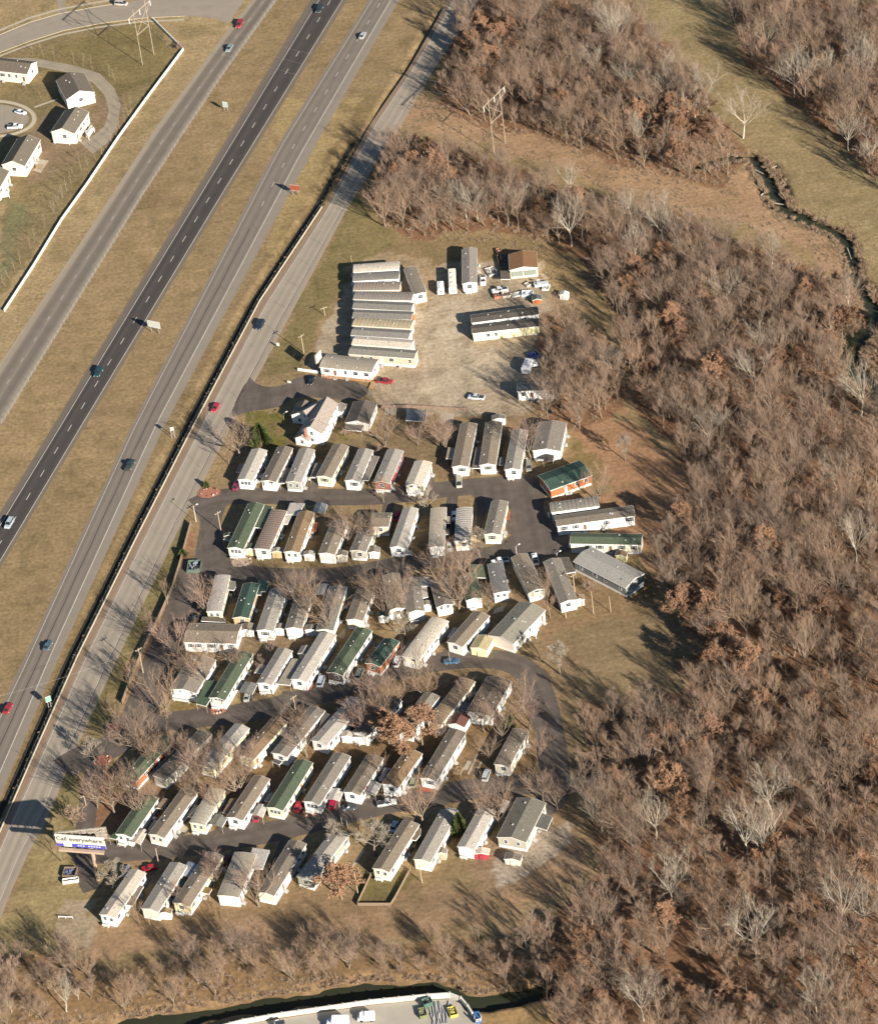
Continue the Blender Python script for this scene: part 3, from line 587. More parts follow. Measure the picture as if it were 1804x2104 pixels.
def deck(label, fr, pts, z=.6, m=None, rail=True, cat='deck', name='deck'):
    P = [Q(fr, pts[i], pts[i+1], z) for i in range(0, len(pts), 2)]; c = sum(P, Vector())/len(P); c.z = 0
    root = thing(name, label, cat, c); L = [p-c for p in P]; m = m or mRedWood
    b = MB(); b.poly(L, z-.12, z); b.build('deck_floor', m, root)
    for p in L:
        k = MB(); k.box(p.x-.06, p.y-.06, -.02, p.x+.06, p.y+.06, z+(.9 if rail else 0)); k.build('post', m, root)
    if rail:
        k = MB()
        for i in range(len(L)):
            a_, b2 = L[i], L[(i+1) % len(L)]; d = (b2-a_).normalized(); o = Vector((d.y, -d.x, 0))*.04; k.poly([a_-o, a_+o, b2+o, b2-o], z+.8, z+.9); k.poly([a_-o, a_+o, b2+o, b2-o], z+.35, z+.42)
        k.build('railing', m, root)
    return root
# ---- row below the farmhouse
home('pale grey roofed white home at the left end of the row below the farmhouse', F1, (240, 1135), (405, 785), 4.7, W_, rLG, gw=3)
home('cream home with brown roof and dark recessed front porch below the farmhouse', F1, (505, 1150), (700, 760), 4.7, CR, rDB, porch=1.6)
home('dark grey roofed home with a grey-green front gable, left of the cream yellow one', F1, (790, 1160), (950, 780), 4.7, W_, rG, gcol=GG, gw=2)
home('cream yellow home with grey-brown roof and one shuttered front window', F1, (1140, 1100), (1335, 735), 4.9, YL, rBR, shut=True)
home('white home with light grey roof joined to a broad grey carport', F1, (1460, 1145), (1620, 785), 4.6, W_, rG, shut=True)
home('dark red home with white skirting and grey roof', F2, (575, 1050), (735, 680), 4.9, RD, rG, shut=False)
home('short cream home with pale roof and columned front porch by the curved drive', F2, (940, 1085), (1055, 810), 5.2, CR, rWH, porch=1.2, gw=2, vents=0)
home('long pinkish beige home with brown roof behind the parked van', F3, (235, 715), (330, 250), 4.9, PK, rBR, shut=True)
home('long cream home with dark brown roof between two long homes, right of its row', F3, (530, 695), (600, 235), 4.9, CR, rBR, shut=True)
home('pale pink home with weathered grey roof and dark front opening, right of three long ones', F3, (795, 745), (880, 320), 4.6, CR, rG, mode='weather')
home('wide white double home with brown-grey roof and small roofed entrance', F3, (1160, 535), (1230, 230), 8.6, W_, rDG, rise=.9, gw=0)
home('orange brick home with dark green roof facing the turnaround', F3, (1135, 880), (1585, 715), 8.6, OR, rGD, rise=.9, shut=False, skirt=(.7, .6, .5))
# ---- second row
home('cream home with long green roof at the left end of the second row', F4, (225, 600), (450, 120), 4.9, CR, rGN, gw=3, vents=8)
home('cream home with striped ribbed grey roof beside the green roofed one', F4, (510, 618), (700, 200), 4.6, CR, c8(150, 132, 118), kind='arched', rise=.3, mode='ribs', vents=0)
home('cream home with tan brown roof and red deck in the second row', F4, (830, 640), (990, 210), 4.7, CR, rTN, gw=2)
home('beige home with grey-brown roof and plain windowless pink gable in the second row', F4, (1205, 660), (1350, 310), 4.9, PK, rBR, gw=0)
home('short grey home under bare branches at the middle of the second row', F4, (1540, 630), (1640, 400), 4.7, GB, rDG)
home('brown roofed home mostly hidden by bare trees behind the short grey one', F5, (20, 290), (220, 290), 6.5, TN, rBR, vents=1)
home('white home with peeling stained silver roof in the second row', F5, (290, 590), (440, 165), 4.4, W_, rLG, mode='weather', vents=2)
home('white home with flat pale beige roof beside the shaded white sedan', F5, (715, 592), (740, 172), 4.5, W_, c8(205, 190, 168), kind='arched', rise=.25, vents=1, gw=0)
home('cream home with ribbed silver metal roof beside a brown shed', F5, (995, 530), (1018, 170), 4.6, CR, c8(188, 180, 168), kind='arched', rise=.3, mode='ribs', vents=0)
home('bright cream home with grey-brown roof beside the turnaround and a red deck', F5, (1310, 450), (1395, 92), 4.8, YL, rDG, shut=True, vents=6)
# ---- right cluster
home('white home with lattice patterned metal roof at the right cluster', F6, (322, 270), (940, 185), 4.5, W_, c8(168, 160, 146), kind='arched', rise=.25, mode='panels', gw=0)
home('long white home with flat brown roof just south of the lattice patterned one', F6, (392, 440), (1412, 300), 4.9, W_, rDB, rise=.4, shut=True)
home('cream home with long green roof between the brown roof and the grey-blue home', F6, (587, 655), (1515, 672), 4.9, CR, rGN, shut=True)
home('dark grey-blue double home with white window frames set diagonally by the lawn', F6, (1425, 1200), (740, 850), 8.2, BG, c8(196, 190, 178), rise=1.0, shut=False, mode='weather')
home('grey-brown roofed home with a broad carport roof on its right side near the lawn', F7, (1088, 595), (905, 145), 4.9, GB, rDG, gcol=W_)
home('grey-brown roofed home with railed front porch beside the white pickup', F7, (745, 480), (555, 97), 4.9, GB, rBR, porch=1.5)
home('narrow home with flat dull grey roof at the end of the third row', F7, (362, 508), (298, 192), 4.3, W_, c8(140, 138, 132), kind='arched', rise=.25, gw=2)
home('large grey-green roofed double home with white porch railings by the curving road', F7, (355, 990), (700, 625), 8.8, CR, c8(172, 166, 148), rise=1.1, gw=0, mode='weather', gcol=PK)
home('small flat green roofed home behind the broad bare tree of the third row', F8, (1630, 495), (1560, 210), 4.6, W_, c8(110, 118, 92), gw=0)
# ---- third row
home('cream home with brown-grey roof and plain gable beside the broad mown strip', F8, (265, 735), (400, 370), 4.9, PK, rBR, gw=0)
home('cream home mostly hidden by the forked bare tree', F8, (745, 610), (685, 210), 4.8, CR, rBR)
home('grey roofed home with plain bright white gable in the third row', F8, (965, 640), (915, 255), 5.0, W_, rDG, gw=0)
home('narrow home with small white shuttered porch front in the third row', F8, (1297, 570), (1220, 260), 4.7, W_, rDB, porch=.9, gw=2)
home('yellowish home with glossy pale roof at the left end of the third row', F9, (415, 608), (510, 218), 4.3, YL, c8(205, 195, 182), kind='arched', rise=.3, gw=2)
home('tan home with dark green roof in the third row', F9, (700, 668), (815, 300), 4.7, LB, rGD, skirt=CR)
home('wide white double home with plain brown roof lying crosswise', F9, (118, 815), (682, 830), 8.6, W_, rBR, rise=.9, shut=True)
home('white home with light grey roof striped by branch shadows', F9, (960, 805), (1112, 360), 4.9, W_, rG, shut=True)
home('dark roofed cream home under the tall leaning bare tree', F9, (1267, 782), (1370, 440), 4.7, CR, rDG, gw=0)
home('cream home with mottled grey roof behind the leaning bare tree', F8, (-75, 850), (85, 350), 4.9, CR, c8(150, 146, 134), mode='weather')
# ---- fourth row
home('dark grey double home with white porch front at the left end of the fourth row', F10, (250, 648), (480, 265), 8.2, W_, rDG, rise=.9, porch=1.4, gw=2)
home('cream home with long green roof and shingled front porch in the fourth row', F10, (640, 745), (960, 215), 4.9, CR, rGN, porch=1.2, gw=3, vents=6)
home('white home with two-tone blue-grey roof in the fourth row', F10, (1180, 575), (1420, 180), 4.4, W_, rG, gw=1)
home('very long pale grey roofed home with brick red ramp in the fourth row', F11, (70, 712), (390, 205), 4.9, W_, rLG)
home('white home with green roof and dark panelled front gable', F11, (455, 642), (775, 158), 4.9, W_, rGN, gcol=(.12, .08, .06), shut=False, vents=7)
home('orange brick home with green roof and white skirting in the fourth row', F11, (862, 545), (1075, 275), 4.7, OR, rGD, shut=True)
home('cream home with broad pale roof at the right end of the fourth row', F11, (1265, 482), (1592, 58), 5.4, CR, rWH, kind='arched', rise=.35, vents=6, porch=1)
home('white sided home with brown roof left of the large grey-green double home', S0, (934, 1322), (990, 1258), 5.2, W_, rBR)
# ---- fifth row
home('orange log home with green roof and white skirting, left end of the fifth row', F12, (245, 885), (690, 402), 4.6, OR, rGN)
home('long flat greyish beige home beside the orange log home', F12, (592, 882), (1125, 355), 4.3, GB, c8(150, 140, 120), kind='arched', rise=.25, gw=0, mode='weather')
home('pale yellow home with grey roof in the fifth row', F12, (1130, 745), (1540, 275), 4.8, YL, rLG, mode='weather')
home('cream home with sandy brown roof in the fifth row', F13, (140, 860), (530, 420), 4.8, YL, rTB, gw=2)
home('white walled home with grey carport roof at its upper end in the fifth row', F13, (520, 832), (955, 300), 4.9, W_, rDG, rise=.5, mode='weather')
home('white home with bicoloured grey roof and plain front gable in the fifth row', F13, (970, 690), (1415, 190), 5.0, W_, rLG, gw=1, mode='weather')
home('weathered grey home under bare trees near the middle of the fifth row', S0, (738, 1507), (812, 1432), 4.6, W_, rDG, mode='weather')
home('grey home with sunlit side glimpsed through branches, right of the weathered one', F14, (300, 590), (540, 272), 4.6, W_, c8(168, 158, 138), mode='weather')
home('tan home with ribbed metal roof near the bend of the road', F14, (556, 530), (855, 152), 4.4, CR, c8(160, 138, 112), kind='arched', rise=.3, mode='ribs', gw=0)
home('broad grey-brown roofed home inside the road bend', F14, (945, 442), (1125, 135), 7.4, W_, c8(142, 126, 108), rise=.7)
home('long white home with brown-grey roof and brick red planter at its foot', F14, (505, 1015), (762, 590), 4.9, W_, rDB, shut=True)
home('beige home with flat brown roof on the grassy point inside the road bend', F14, (1145, 900), (1312, 588), 4.4, CR, rBR, kind='arched', rise=.3)
home('white home with tan brown roof beside the small olive car', F14, (172, 1070), (385, 770), 5.0, W_, rTB)
# ---- sixth row
home('white home with green roof next to the billboard', F15, (850, 640), (1160, 190), 4.9, W_, rGN, gw=2)
home('long white home with grey-brown roof and pinkish panelled front gable', F15, (1225, 645), (1610, 120), 4.9, W_, rBR, gcol=PK, gw=2)
home('short cream home with panelled white roof in the sixth row', F16, (130, 852), (350, 480), 4.5, YL, c8(205, 196, 176), kind='arched', rise=.3, mode='panels', vents=0, gw=2)
home('long white home with brown roof beside a grey gabled carport', F16, (530, 788), (825, 340), 4.8, W_, rBR)
home('pale yellow home with long green roof in the sixth row', F16, (960, 682), (1285, 165), 4.9, YL, rGN, gw=3)
home('white home with dark grey roof beside the red cars', F16, (1355, 618), (1690, 95), 4.9, W_, rDG, gw=3, shut=True)
pk_ = home('white home with a pink stripe along its brown roof edge', F17, (345, 605), (615, 180), 4.9, W_, rBR)
ys_ = [v.co.y for v in pk_.children[0].data.vertices]; k = MB(); k.box(2.46, min(ys_), 2.9, 2.53, max(ys_), 3.7); k.box(2.30, min(ys_)-.2, 3.76, 2.80, max(ys_)+.2, 3.86); k.build('pink_eave_band', mat('pink_paint', (.75, .22, .26), .6, .06), pk_)
# ---- bottom row
home('white home with pale silver roof at the lower left corner of the park', F18, (165, 1005), (520, 490), 4.6, W_, rWH, mode='weather', gw=2)
home('cream home with grey roof and blue-white awning in the bottom row', F18, (650, 937), (985, 408), 4.9, CR, rG, gw=0)
home('yellow sided home with grey-brown roof in the bottom row', F18, (1010, 872), (1395, 290), 5.0, YL, rBR)
home('broad white home with flaking silver roof behind the spreading bare tree', F19, (215, 1012), (415, 515), 6.0, W_, c8(196, 184, 164), kind='arched', rise=.35, mode='weather', gw=0)
home('cream home with dark brown roof behind the spreading bare tree', F19, (640, 975), (1010, 378), 4.9, CR, rDB, gw=0)
home('grey-green gabled home with white skirting beside the russet oak', F19, (1085, 802), (1505, 262), 4.9, GG, rG)
home('pale pink home with grey-brown roof inside the fenced yard', F20, (240, 720), (480, 340), 4.9, CR, rBR, gw=2)
home('cream home with slate grey roof beside the cone shaped evergreen', F20, (565, 645), (785, 250), 4.8, CR, rG, gw=0)
home('white home with light grey roof beside the red and white shed', F20, (912, 545), (1085, 235), 4.7, W_, rLG, gw=0)
home('wide grey double home with dark roof at the right end of the bottom row', F20, (1275, 470), (1435, 155), 8.4, GB, c8(138, 132, 118), rise=1.0, gw=2, skirt=W_)
# ---- stored homes on the gravel lot
SG = 'stored homes stacked side by side on the gravel lot'
for lab, a, b, roof, md, kd, wl in (
    ('white roofed home, northernmost of the stack on the gravel lot', (647, 430), (1222, 385), rWH, None, 'arched', W_),
    ('grey roofed home second from the north end of the stack', (647, 538), (1222, 508), c8(156, 150, 140), None, 'arched', W_),
    ('rusty ribbed metal home third from the north end of the stack', (655, 655), (1235, 645), c8(176, 164, 150), 'rust', 'arched', TN),
    ('long ribbed home directly below the rusty one in the stack', (660, 765), (1392, 780), c8(164, 154, 142), 'ribs', 'arched', CR),
    ('plain grey roofed home in the upper middle of the stack', (655, 870), (1388, 902), c8(156, 150, 140), None, 'gable', CR),
    ('grey roofed home with orange streaked side in the middle of the stack', (650, 985), (1388, 1012), c8(154, 148, 138), None, 'gable', OR),
    ('home with cream roof panels divided by rust lines in the stack', (650, 1092), (1378, 1132), c8(212, 194, 158), 'panels', 'arched', TN),
    ('dull grey home just above the cream roofed one in the stack', (635, 1205), (1358, 1250), c8(158, 152, 142), None, 'gable', W_),
    ('plain cream roofed home third from the south end of the stack', (645, 1318), (1385, 1368), rWH, None, 'gable', CR),
    ('longest home of the stack with beige side and three front windows', (605, 1440), (1430, 1500), c8(158, 152, 140), None, 'gable', TN)):
    home(lab, F21, a, b, 4.3, wl, roof, kind=kd, rise=.3 if kd == 'arched' else .5, mode=md, group=SG, vents=2, gw=0, ov=.15)
home('white sales office home with arched grey roof and long wooden ramp', F21, (262, 1575), (922, 1640), 6.8, W_, c8(184, 172, 152), kind='arched', rise=.6, name='office_home', cat='office', group=None)
home('old stained trailer with patched roof standing at an angle right of the stack', F21, (1482, 745), (1355, 418), 4.0, W_, c8(168, 156, 136), kind='arched', rise=.25, mode='weather', group=None, vents=1)
home('light grey roofed home standing alone in the upper gravel lot', F22, (470, 552), (468, 155), 4.7, W_, c8(172, 162, 150), group=None, ov=.1)
home('tan roofed workshop with cream front and grey doors at the top of the gravel lot', F22, (1085, 378), (1073, 195), 9.2, CR, c8(158, 120, 84), h=3.6, rise=.9, win=False, name='workshop', cat='workshop', group=None, vents=0, skirt=CR)
home('northern half of a stored double home with white wall and dark roof', F22, (487, 965), (1255, 865), 4.2, W_, c8(112, 104, 94), h=3.3, rise=.35, group='halves of a stored double home', gw=0, door=False)
home('southern half of a stored double home with pale yellow wall and dark roof', F22, (495, 1085), (1265, 1000), 4.2, YL, c8(112, 104, 94), h=3.3, rise=.35, group='halves of a stored double home', gw=0, door=False)
home('old dark trailer with sagging roof in the tree shade at the lot edge', F22, (1015, 1755), (1480, 1730), 3.6, W_, c8(120, 122, 118), kind='arched', rise=.2, group=None, mode='weather', vents=0)
wd = bpy.data.objects.get('workshop')
for s_ in (-1, 1):
    b = MB(); ys = min(v.co.y for v in wd.children[0].data.vertices); b.box(s_*2.2-1.95, ys-.08, 1.0, s_*2.2+1.95, ys-.01, 3.0); b.build('window_strip', mat('grey_green_door', (.22, .25, .2)), wd)
# ---- houses of the subdivision, farmhouse, garage
HG = 'houses of the subdivision across the highway'
hk = dict(name='suburban_house', cat='house', group=HG, skirt=CR, ov=.35, trim=True)
home('cream house whose gable faces the street at the left edge, topmost of the subdivision', F0, (-60, 480), (255, 515), 8.5, CR, c8(128, 116, 102), h=4.4, rise=1.8, **hk)
home('cream house with broad grey-brown roof at the top of the cul-de-sac', F0, (645, 735), (560, 580), 10.5, CR, c8(132, 120, 106), h=4.6, rise=2.2, **hk)
home('cream house with small white deck on the right of the cul-de-sac', F0, (500, 1040), (620, 862), 9.0, CR, c8(136, 126, 110), h=4.6, rise=1.9, **hk)
home('pinkish beige house with patio below the cul-de-sac', F0, (98, 1305), (228, 1090), 8.6, PK, c8(132, 122, 106), h=4.8, rise=1.9, **hk)
home('house cut off by the left edge with white deck and red trim', F0, (-110, 1500), (-20, 1345), 8.0, CR, c8(132, 122, 106), h=4.8, rise=1.9, **hk)
deck('small white deck on the side of the cul-de-sac house', F0, (700, 1085, 745, 1025, 765, 1045, 720, 1110), 1.4, mTrim)
deck('white deck with red edge at the left border', F0, (0, 1560, 70, 1540, 75, 1590, 0, 1600), .8, mTrim)
deck('wooden patio table deck beside the pinkish beige house', F0, (285, 1330, 350, 1330, 340, 1370, 290, 1360), .4, mWood, False)
# farmhouse: one thing with wings
def wing(root, fr, a, b, w, h, rise, wall, roof, zb=0, name='wing'):
    zr = h+rise; A = Q(fr, *a, zr); B = Q(fr, *b, zr); d = B-A; ang = math.atan2(-d.x, d.y); c = (A+B)/2; L = d.length; hw = w/2
    OCC.append((c.x, c.y, ang, hw, L/2))
    o = MB(); o.prism([(-hw, -.05), (hw, -.05), (hw, h), (0, h+rise), (-hw, h)], -L/2+.3, L/2-.3); wo = o.build(name+'_wall', wall, root, Vector((c.x, c.y, 0))-root.location, ang)
    r = MB(); s_ = .35; dz = rise*s_/hw
    r.prism([(-hw-s_, h-dz+.04), (0, h+rise+.04), (hw+s_, h-dz+.04), (hw+s_, h-dz+.18), (0, h+rise+.18), (-hw-s_, h-dz+.18)], -L/2, L/2); r.build(name+'_roof', roof, root, Vector((c.x, c.y, 0))-root.location, ang)
    n = int(L/3)
    for lv in range(1 if h < 4.5 else 2):
        for i in range(n):
            for s2 in (1, -1):
                a_, p_, _ = win_mesh(.95, 1.3); x = s2*(hw+.01); y = -L/2+L*(i+.5)/n; R = Matrix.Rotation(ang, 3, 'Z'); off = R @ Vector((x, y, 1.6+lv*2.7))
                o2 = link('window', a_, root, Vector((c.x, c.y, 0))-root.location+off, ang+R_(90)*s2); link('pane', p_, o2)
        R = Matrix.Rotation(ang, 3, 'Z'); off = R @ Vector((0, -L/2+.29, 1.6+lv*2.7)); a_, p_, _ = win_mesh(.95, 1.3); o2 = link('window', a_, root, Vector((c.x, c.y, 0))-root.location+off, ang); link('pane', p_, o2)
    return wo
fp = Q(F1, 1050, 560); fh = thing('farmhouse', 'large white farmhouse with grey roofs and brick chimney beside the asphalt driveway', 'farmhouse', (fp.x, fp.y, 0))
mFW = mat('siding', W_, .7, .05, .6, kind='siding'); mFR_ = mat('roofing', c8(188, 174, 160), .8, .08, 1.3, kind='shingle')
wing(fh, F1, (1045, 440), (1180, 195), 6.6, 5.6, 2.2, mFW, mFR_, name='main')
wing(fh, F1, (985, 535), (1060, 420), 7.4, 5.2, 2.0, mFW, mFR_, name='south')
wing(fh, F1, (848, 380), (930, 230), 5.2, 3.4, 1.2, mFW, mat('roofing', c8(132, 122, 108), .9, .1), name='porch')
wing(fh, F1, (905, 360), (1090, 260), 5.6, 4.6, 1.7, mFW, mFR_, name='cross')
wing(fh, F1, (880, 645), (940, 560), 4.8, 2.8, 1.3, mFW, mFR_, name='front')
wing(fh, F1, (1265, 345), (1320, 255), 4.6, 2.8, .5, mFW, mat('roofing', c8(158, 146, 130), .9, .1), name='annex')
ch = MB(); cc = Q(F1, 930, 570, 7.0)-fh.location; ch.box(cc.x-.45, cc.y+.3, 3.5, cc.x+.45, cc.y+1.1, 7.0); ch.build('chimney', mat('brick', (.30, .13, .09), var=.25, scale=4), fh)
home('white garage with dark grey roof striped by branch shadows beside the farmhouse', F1, (1512, 470), (1610, 235), 7.6, W_, c8(122, 112, 102), h=3.0, rise=1.1, name='garage', cat='garage', group=None, vents=0, gw=0, door=False)
canopy('grey awning roof at the front of the dark roofed garage', F1, (1370, 575, 1570, 590, 1610, 500, 1400, 480), c8(150, 140, 124), 2.3, cat='awning', name='awning', group=None)
# ---- carports, awnings
def cp(l, fr, pts, roof, z=2.5, **k): return canopy(l, fr, pts, roof, z, **k)
cp('broad grey carport joined to the white home left of the dark red home', F1, (1590, 1150, 1650, 1155, 1775, 880, 1700, 870), c8(160, 150, 136), 2.7)
cp('flat grey carport between the cream home with the dark porch and the grey-green gabled one', F1, (640, 1190, 715, 1180, 780, 1015, 700, 1010), c8(140, 130, 118))
cp('small flat carport left of the cream yellow home', F1, (985, 1120, 1060, 1120, 1125, 960, 1045, 955), c8(150, 138, 122))
cp('brown porch roof left of the pale grey roofed home', F1, (140, 1055, 195, 1065, 245, 965, 185, 960), c8(176, 164, 146), 2.3)
cp('blue-grey flat carport standing alone behind bare trees', F2, (850, 355, 1080, 370, 1095, 240, 870, 230), c8(126, 132, 136), 2.4)
cp('pale canopy left of the pinkish beige home', F3, (85, 640, 150, 645, 190, 530, 110, 520), c8(186, 172, 150))
cp('flat grey carport between the two longest homes of the upper row', F3, (365, 745, 455, 745, 470, 525, 410, 520), c8(146, 134, 118))
cp('narrow grey carport left of the pale pink home', F3, (655, 710, 700, 710, 705, 635, 665, 635), c8(152, 144, 130))
cp('dark small entrance roof of the wide white double home', F3, (1130, 685, 1235, 665, 1245, 605, 1140, 610), c8(96, 88, 84), 2.6, gable=.5)
cp('green carport roof on the right of the left green roofed home, second row', F4, (400, 385, 515, 395, 628, 165, 520, 140), c8(96, 108, 84), 2.9)
cp('grey awning on the left side of the green roofed home, second row', F4, (100, 515, 175, 525, 210, 450, 130, 445), c8(134, 134, 112), 2.3)
cp('white flat carport behind the striped roof home', F4, (770, 245, 905, 258, 972, 130, 820, 124), c8(214, 204, 190), 2.8)
cp('white awning over a red porch beside the striped roof home', F4, (715, 345, 785, 355, 830, 262, 765, 250), c8(224, 212, 196), 2.5)
cp('blue-grey gabled carport at the top of the second row', F4, (1060, 225, 1185, 245, 1215, 140, 1095, 130), c8(134, 140, 142), 2.8, gable=.6)
cp('small grey canopy beside the flat pale beige roof', F5, (800, 340, 865, 345, 870, 270, 810, 268), c8(190, 178, 156), 2.4)
cp('brown canopy below the small grey one in the second row', F5, (798, 465, 852, 460, 855, 405, 800, 402), c8(130, 116, 100), 2.3)
cp('white patio cover left of the stained silver roof home', F5, (355, 640, 370, 680, 455, 680, 450, 635), c8(214, 202, 184), 2.2)
cp('grey carport wing on the right of the grey-brown roofed home by the lawn', F7, (1050, 310, 1165, 290, 1085, 132, 960, 140), c8(126, 116, 102), 3.0)
cp('green carport between two narrow homes at the right of the third row', F8, (1650, 262, 1775, 268, 1745, 118, 1600, 112), c8(124, 130, 100), 2.8)
cp('white canopy stained by branch shadows in the third row', F8, (1025, 370, 1140, 358, 1125, 252, 990, 262), c8(220, 208, 192), 2.9)
cp('lower white canopy with post, directly below the stained one', F8, (1040, 500, 1108, 485, 1095, 375, 1022, 378), c8(214, 202, 184), 2.6)
cp('grey octagonal canopy beside the glossy pale roof', F9, (560, 375, 630, 385, 655, 345, 645, 290, 590, 280, 560, 310), c8(148, 146, 136), 2.4)
cp('dark green carport with irregular roof beside the tan home', F9, (860, 430, 920, 435, 925, 395, 975, 400, 1003, 310, 985, 275, 900, 275, 870, 330), c8(70, 98, 82), 2.8)
cp('grey two-tone carport at the road in the third row', F9, (1495, 432, 1640, 440, 1665, 320, 1530, 318), c8(142, 142, 138), 2.8, gable=.4)
cp('pale grey carport roof behind the branch striped home', F9, (1150, 380, 1260, 400, 1290, 330, 1190, 322), c8(176, 166, 150), 2.9)
cp('brown addition roof behind the crosswise brown roof home', F9, (280, 715, 545, 730, 520, 680, 290, 670), c8(128, 118, 102), 2.6)
cp('green carport with sloping roof between the two left homes of the fourth row', F10, (405, 815, 520, 845, 670, 600, 640, 550, 520, 555), c8(92, 114, 88), 2.7)
cp('white awning on the left of the two-tone blue-grey roof', F10, (1068, 460, 1165, 472, 1222, 378, 1125, 365), c8(196, 186, 172), 2.4)
cp('grey gabled carport sheltering a parked car in the fourth row', F10, (890, 680, 1045, 710, 1108, 590, 965, 562), c8(150, 148, 140), 2.6, gable=.35)
cp('broad flat grey carport left of the very long pale grey roofed home', F10, (1330, 590, 1480, 605, 1625, 310, 1500, 300), c8(180, 168, 150), 2.7)
cp('narrow carport roof left of the cream home with broad pale roof', F11, (1210, 375, 1290, 380, 1330, 300, 1260, 292), c8(160, 150, 134), 2.5)
cp('white striped awning leaning on the broad pale roof home, right side', F11, (1672, 250, 1735, 262, 1777, 165, 1735, 155), c8(206, 200, 190), 2.3)
cp('small light patio roof left of the orange brick home', F11, (880, 365, 925, 378, 945, 325, 875, 325), c8(130, 128, 112), 2.2)
cp('white and blue awning in front of the sandy brown roof', F13, (495, 595, 575, 615, 615, 550, 545, 530), c8(206, 206, 204), 2.7)
cp('grey carport over the upper end of the white walled home', F13, (960, 590, 1015, 600, 1100, 385, 1030, 350), c8(134, 126, 112), 3.0)
cp('dark roofed entrance porch of the white walled home', F13, (440, 920, 520, 960, 560, 920, 480, 890), c8(112, 104, 98), 2.5)
cp('blue-grey canopy beside the tan ribbed home', F14, (790, 420, 850, 440, 880, 360, 820, 370), c8(126, 126, 124), 2.5)
cp('cream canopy left of the tan ribbed home', F14, (500, 350, 555, 380, 590, 335, 540, 310), c8(186, 176, 150), 2.5)
cp('brown flat roof joined to the left of the tan roofed white home', F14, (105, 1050, 165, 1070, 222, 955, 160, 940), c8(122, 98, 76), 2.9)
cp('white curved wall canopy left of the brown flat roof', F14, (78, 1030, 110, 1035, 180, 930, 130, 925), c8(210, 202, 190), 2.5)
cp('white ribbed carport between the pink striped and tan roofed homes', F17, (500, 625, 615, 645, 688, 515, 575, 478), c8(214, 206, 194), 2.7, gable=.45)
cp('white two-tone carport sheltering a red car', F17, (60, 685, 205, 710, 262, 580, 130, 560), c8(222, 214, 200), 2.7, gable=.45)
cp('long white carport right of the green roofed home by the billboard', F15, (930, 725, 1050, 760, 1130, 600, 1060, 580), c8(226, 212, 192), 2.7, gable=.4)
cp('narrow white awning left of the grey-brown roofed home, sixth row', F15, (1140, 580, 1170, 585, 1240, 485, 1212, 475), c8(216, 204, 184), 2.4)
cp('green carport at the upper left of the billboard home', F15, (690, 680, 770, 700, 900, 570, 850, 530), c8(88, 108, 80), 2.8)
cp('pinkish brown flat roof between the first two homes of the sixth row', F15, (1230, 340, 1300, 352, 1370, 245, 1310, 225), c8(160, 136, 112), 2.5)
cp('white panelled awning left of the short cream home', F16, (25, 775, 85, 790, 170, 665, 105, 655), c8(206, 194, 166), 2.5)
cp('grey gabled carport arched over a driveway in the sixth row', F16, (255, 860, 400, 895, 460, 790, 340, 745), c8(150, 150, 138), 2.7, gable=.4)
cp('brown flat canopy left of the long white home with brown roof', F16, (405, 735, 480, 760, 585, 590, 490, 585), c8(140, 122, 98), 2.8)
cp('white gabled carport left of the long green roofed home', F16, (715, 760, 835, 790, 885, 670, 790, 640), c8(220, 212, 198), 2.7, gable=.45)
cp('pale awning on the shaded side of the long green roofed home', F16, (850, 610, 915, 620, 975, 530, 905, 525), c8(174, 174, 150), 2.5)
cp('brown lean-to roof beside the pale silver roofed home', F18, (395, 890, 460, 905, 585, 680, 505, 655), c8(144, 132, 116), 2.7)
cp('blue and white metal awning in the bottom row', F18, (995, 550, 1110, 580, 1215, 435, 1095, 395), c8(190, 196, 202), 2.8, gable=.15)
cp('small yellow roofed porch beside the yellow sided home', F18, (1245, 750, 1330, 770, 1365, 710, 1295, 680), c8(150, 126, 80), 2.5)
cp('white carport with leaf-stained roof beside the flaking silver roof', F19, (430, 700, 610, 705, 688, 490, 495, 462), c8(214, 206, 196), 3.0)
cp('brown entrance roof of the dark brown roofed home', F19, (940, 630, 990, 645, 1050, 590, 975, 570), c8(104, 88, 74), 2.6)
cp('grey-green carport roof at the top of the slate grey roofed home', F20, (795, 380, 830, 385, 855, 255, 790, 235, 745, 240), c8(128, 134, 136), 2.9)
cp('brown carport on the right of the fenced home', F20, (455, 485, 520, 495, 555, 450, 560, 400, 500, 385), c8(142, 122, 100), 2.8)
cp('white slanting awning between the bottom row homes at the right', F20, (1185, 262, 1222, 272, 1268, 185, 1215, 170), c8(206, 202, 190), 2.8)
cp('grey porch roof extending from the wide grey double home', F20, (1450, 380, 1560, 415, 1605, 310, 1480, 260), c8(128, 126, 116), 2.9)
cp('grey awning on the left of the small orange car', F12, (1020, 620, 1130, 625, 1190, 560, 1150, 535), c8(140, 132, 124), 2.4)
cp('brown roofed cart shelter at the upper edge of the gravel lot', F22, (830, 520, 935, 520, 935, 430, 825, 425), c8(124, 112, 96), 2.2, cat='shelter', name='shelter')
cp('flat roof addition behind the long white home with flat brown roof', F6, (720, 305, 965, 265, 960, 232, 715, 282), c8(196, 186, 170), 2.8)
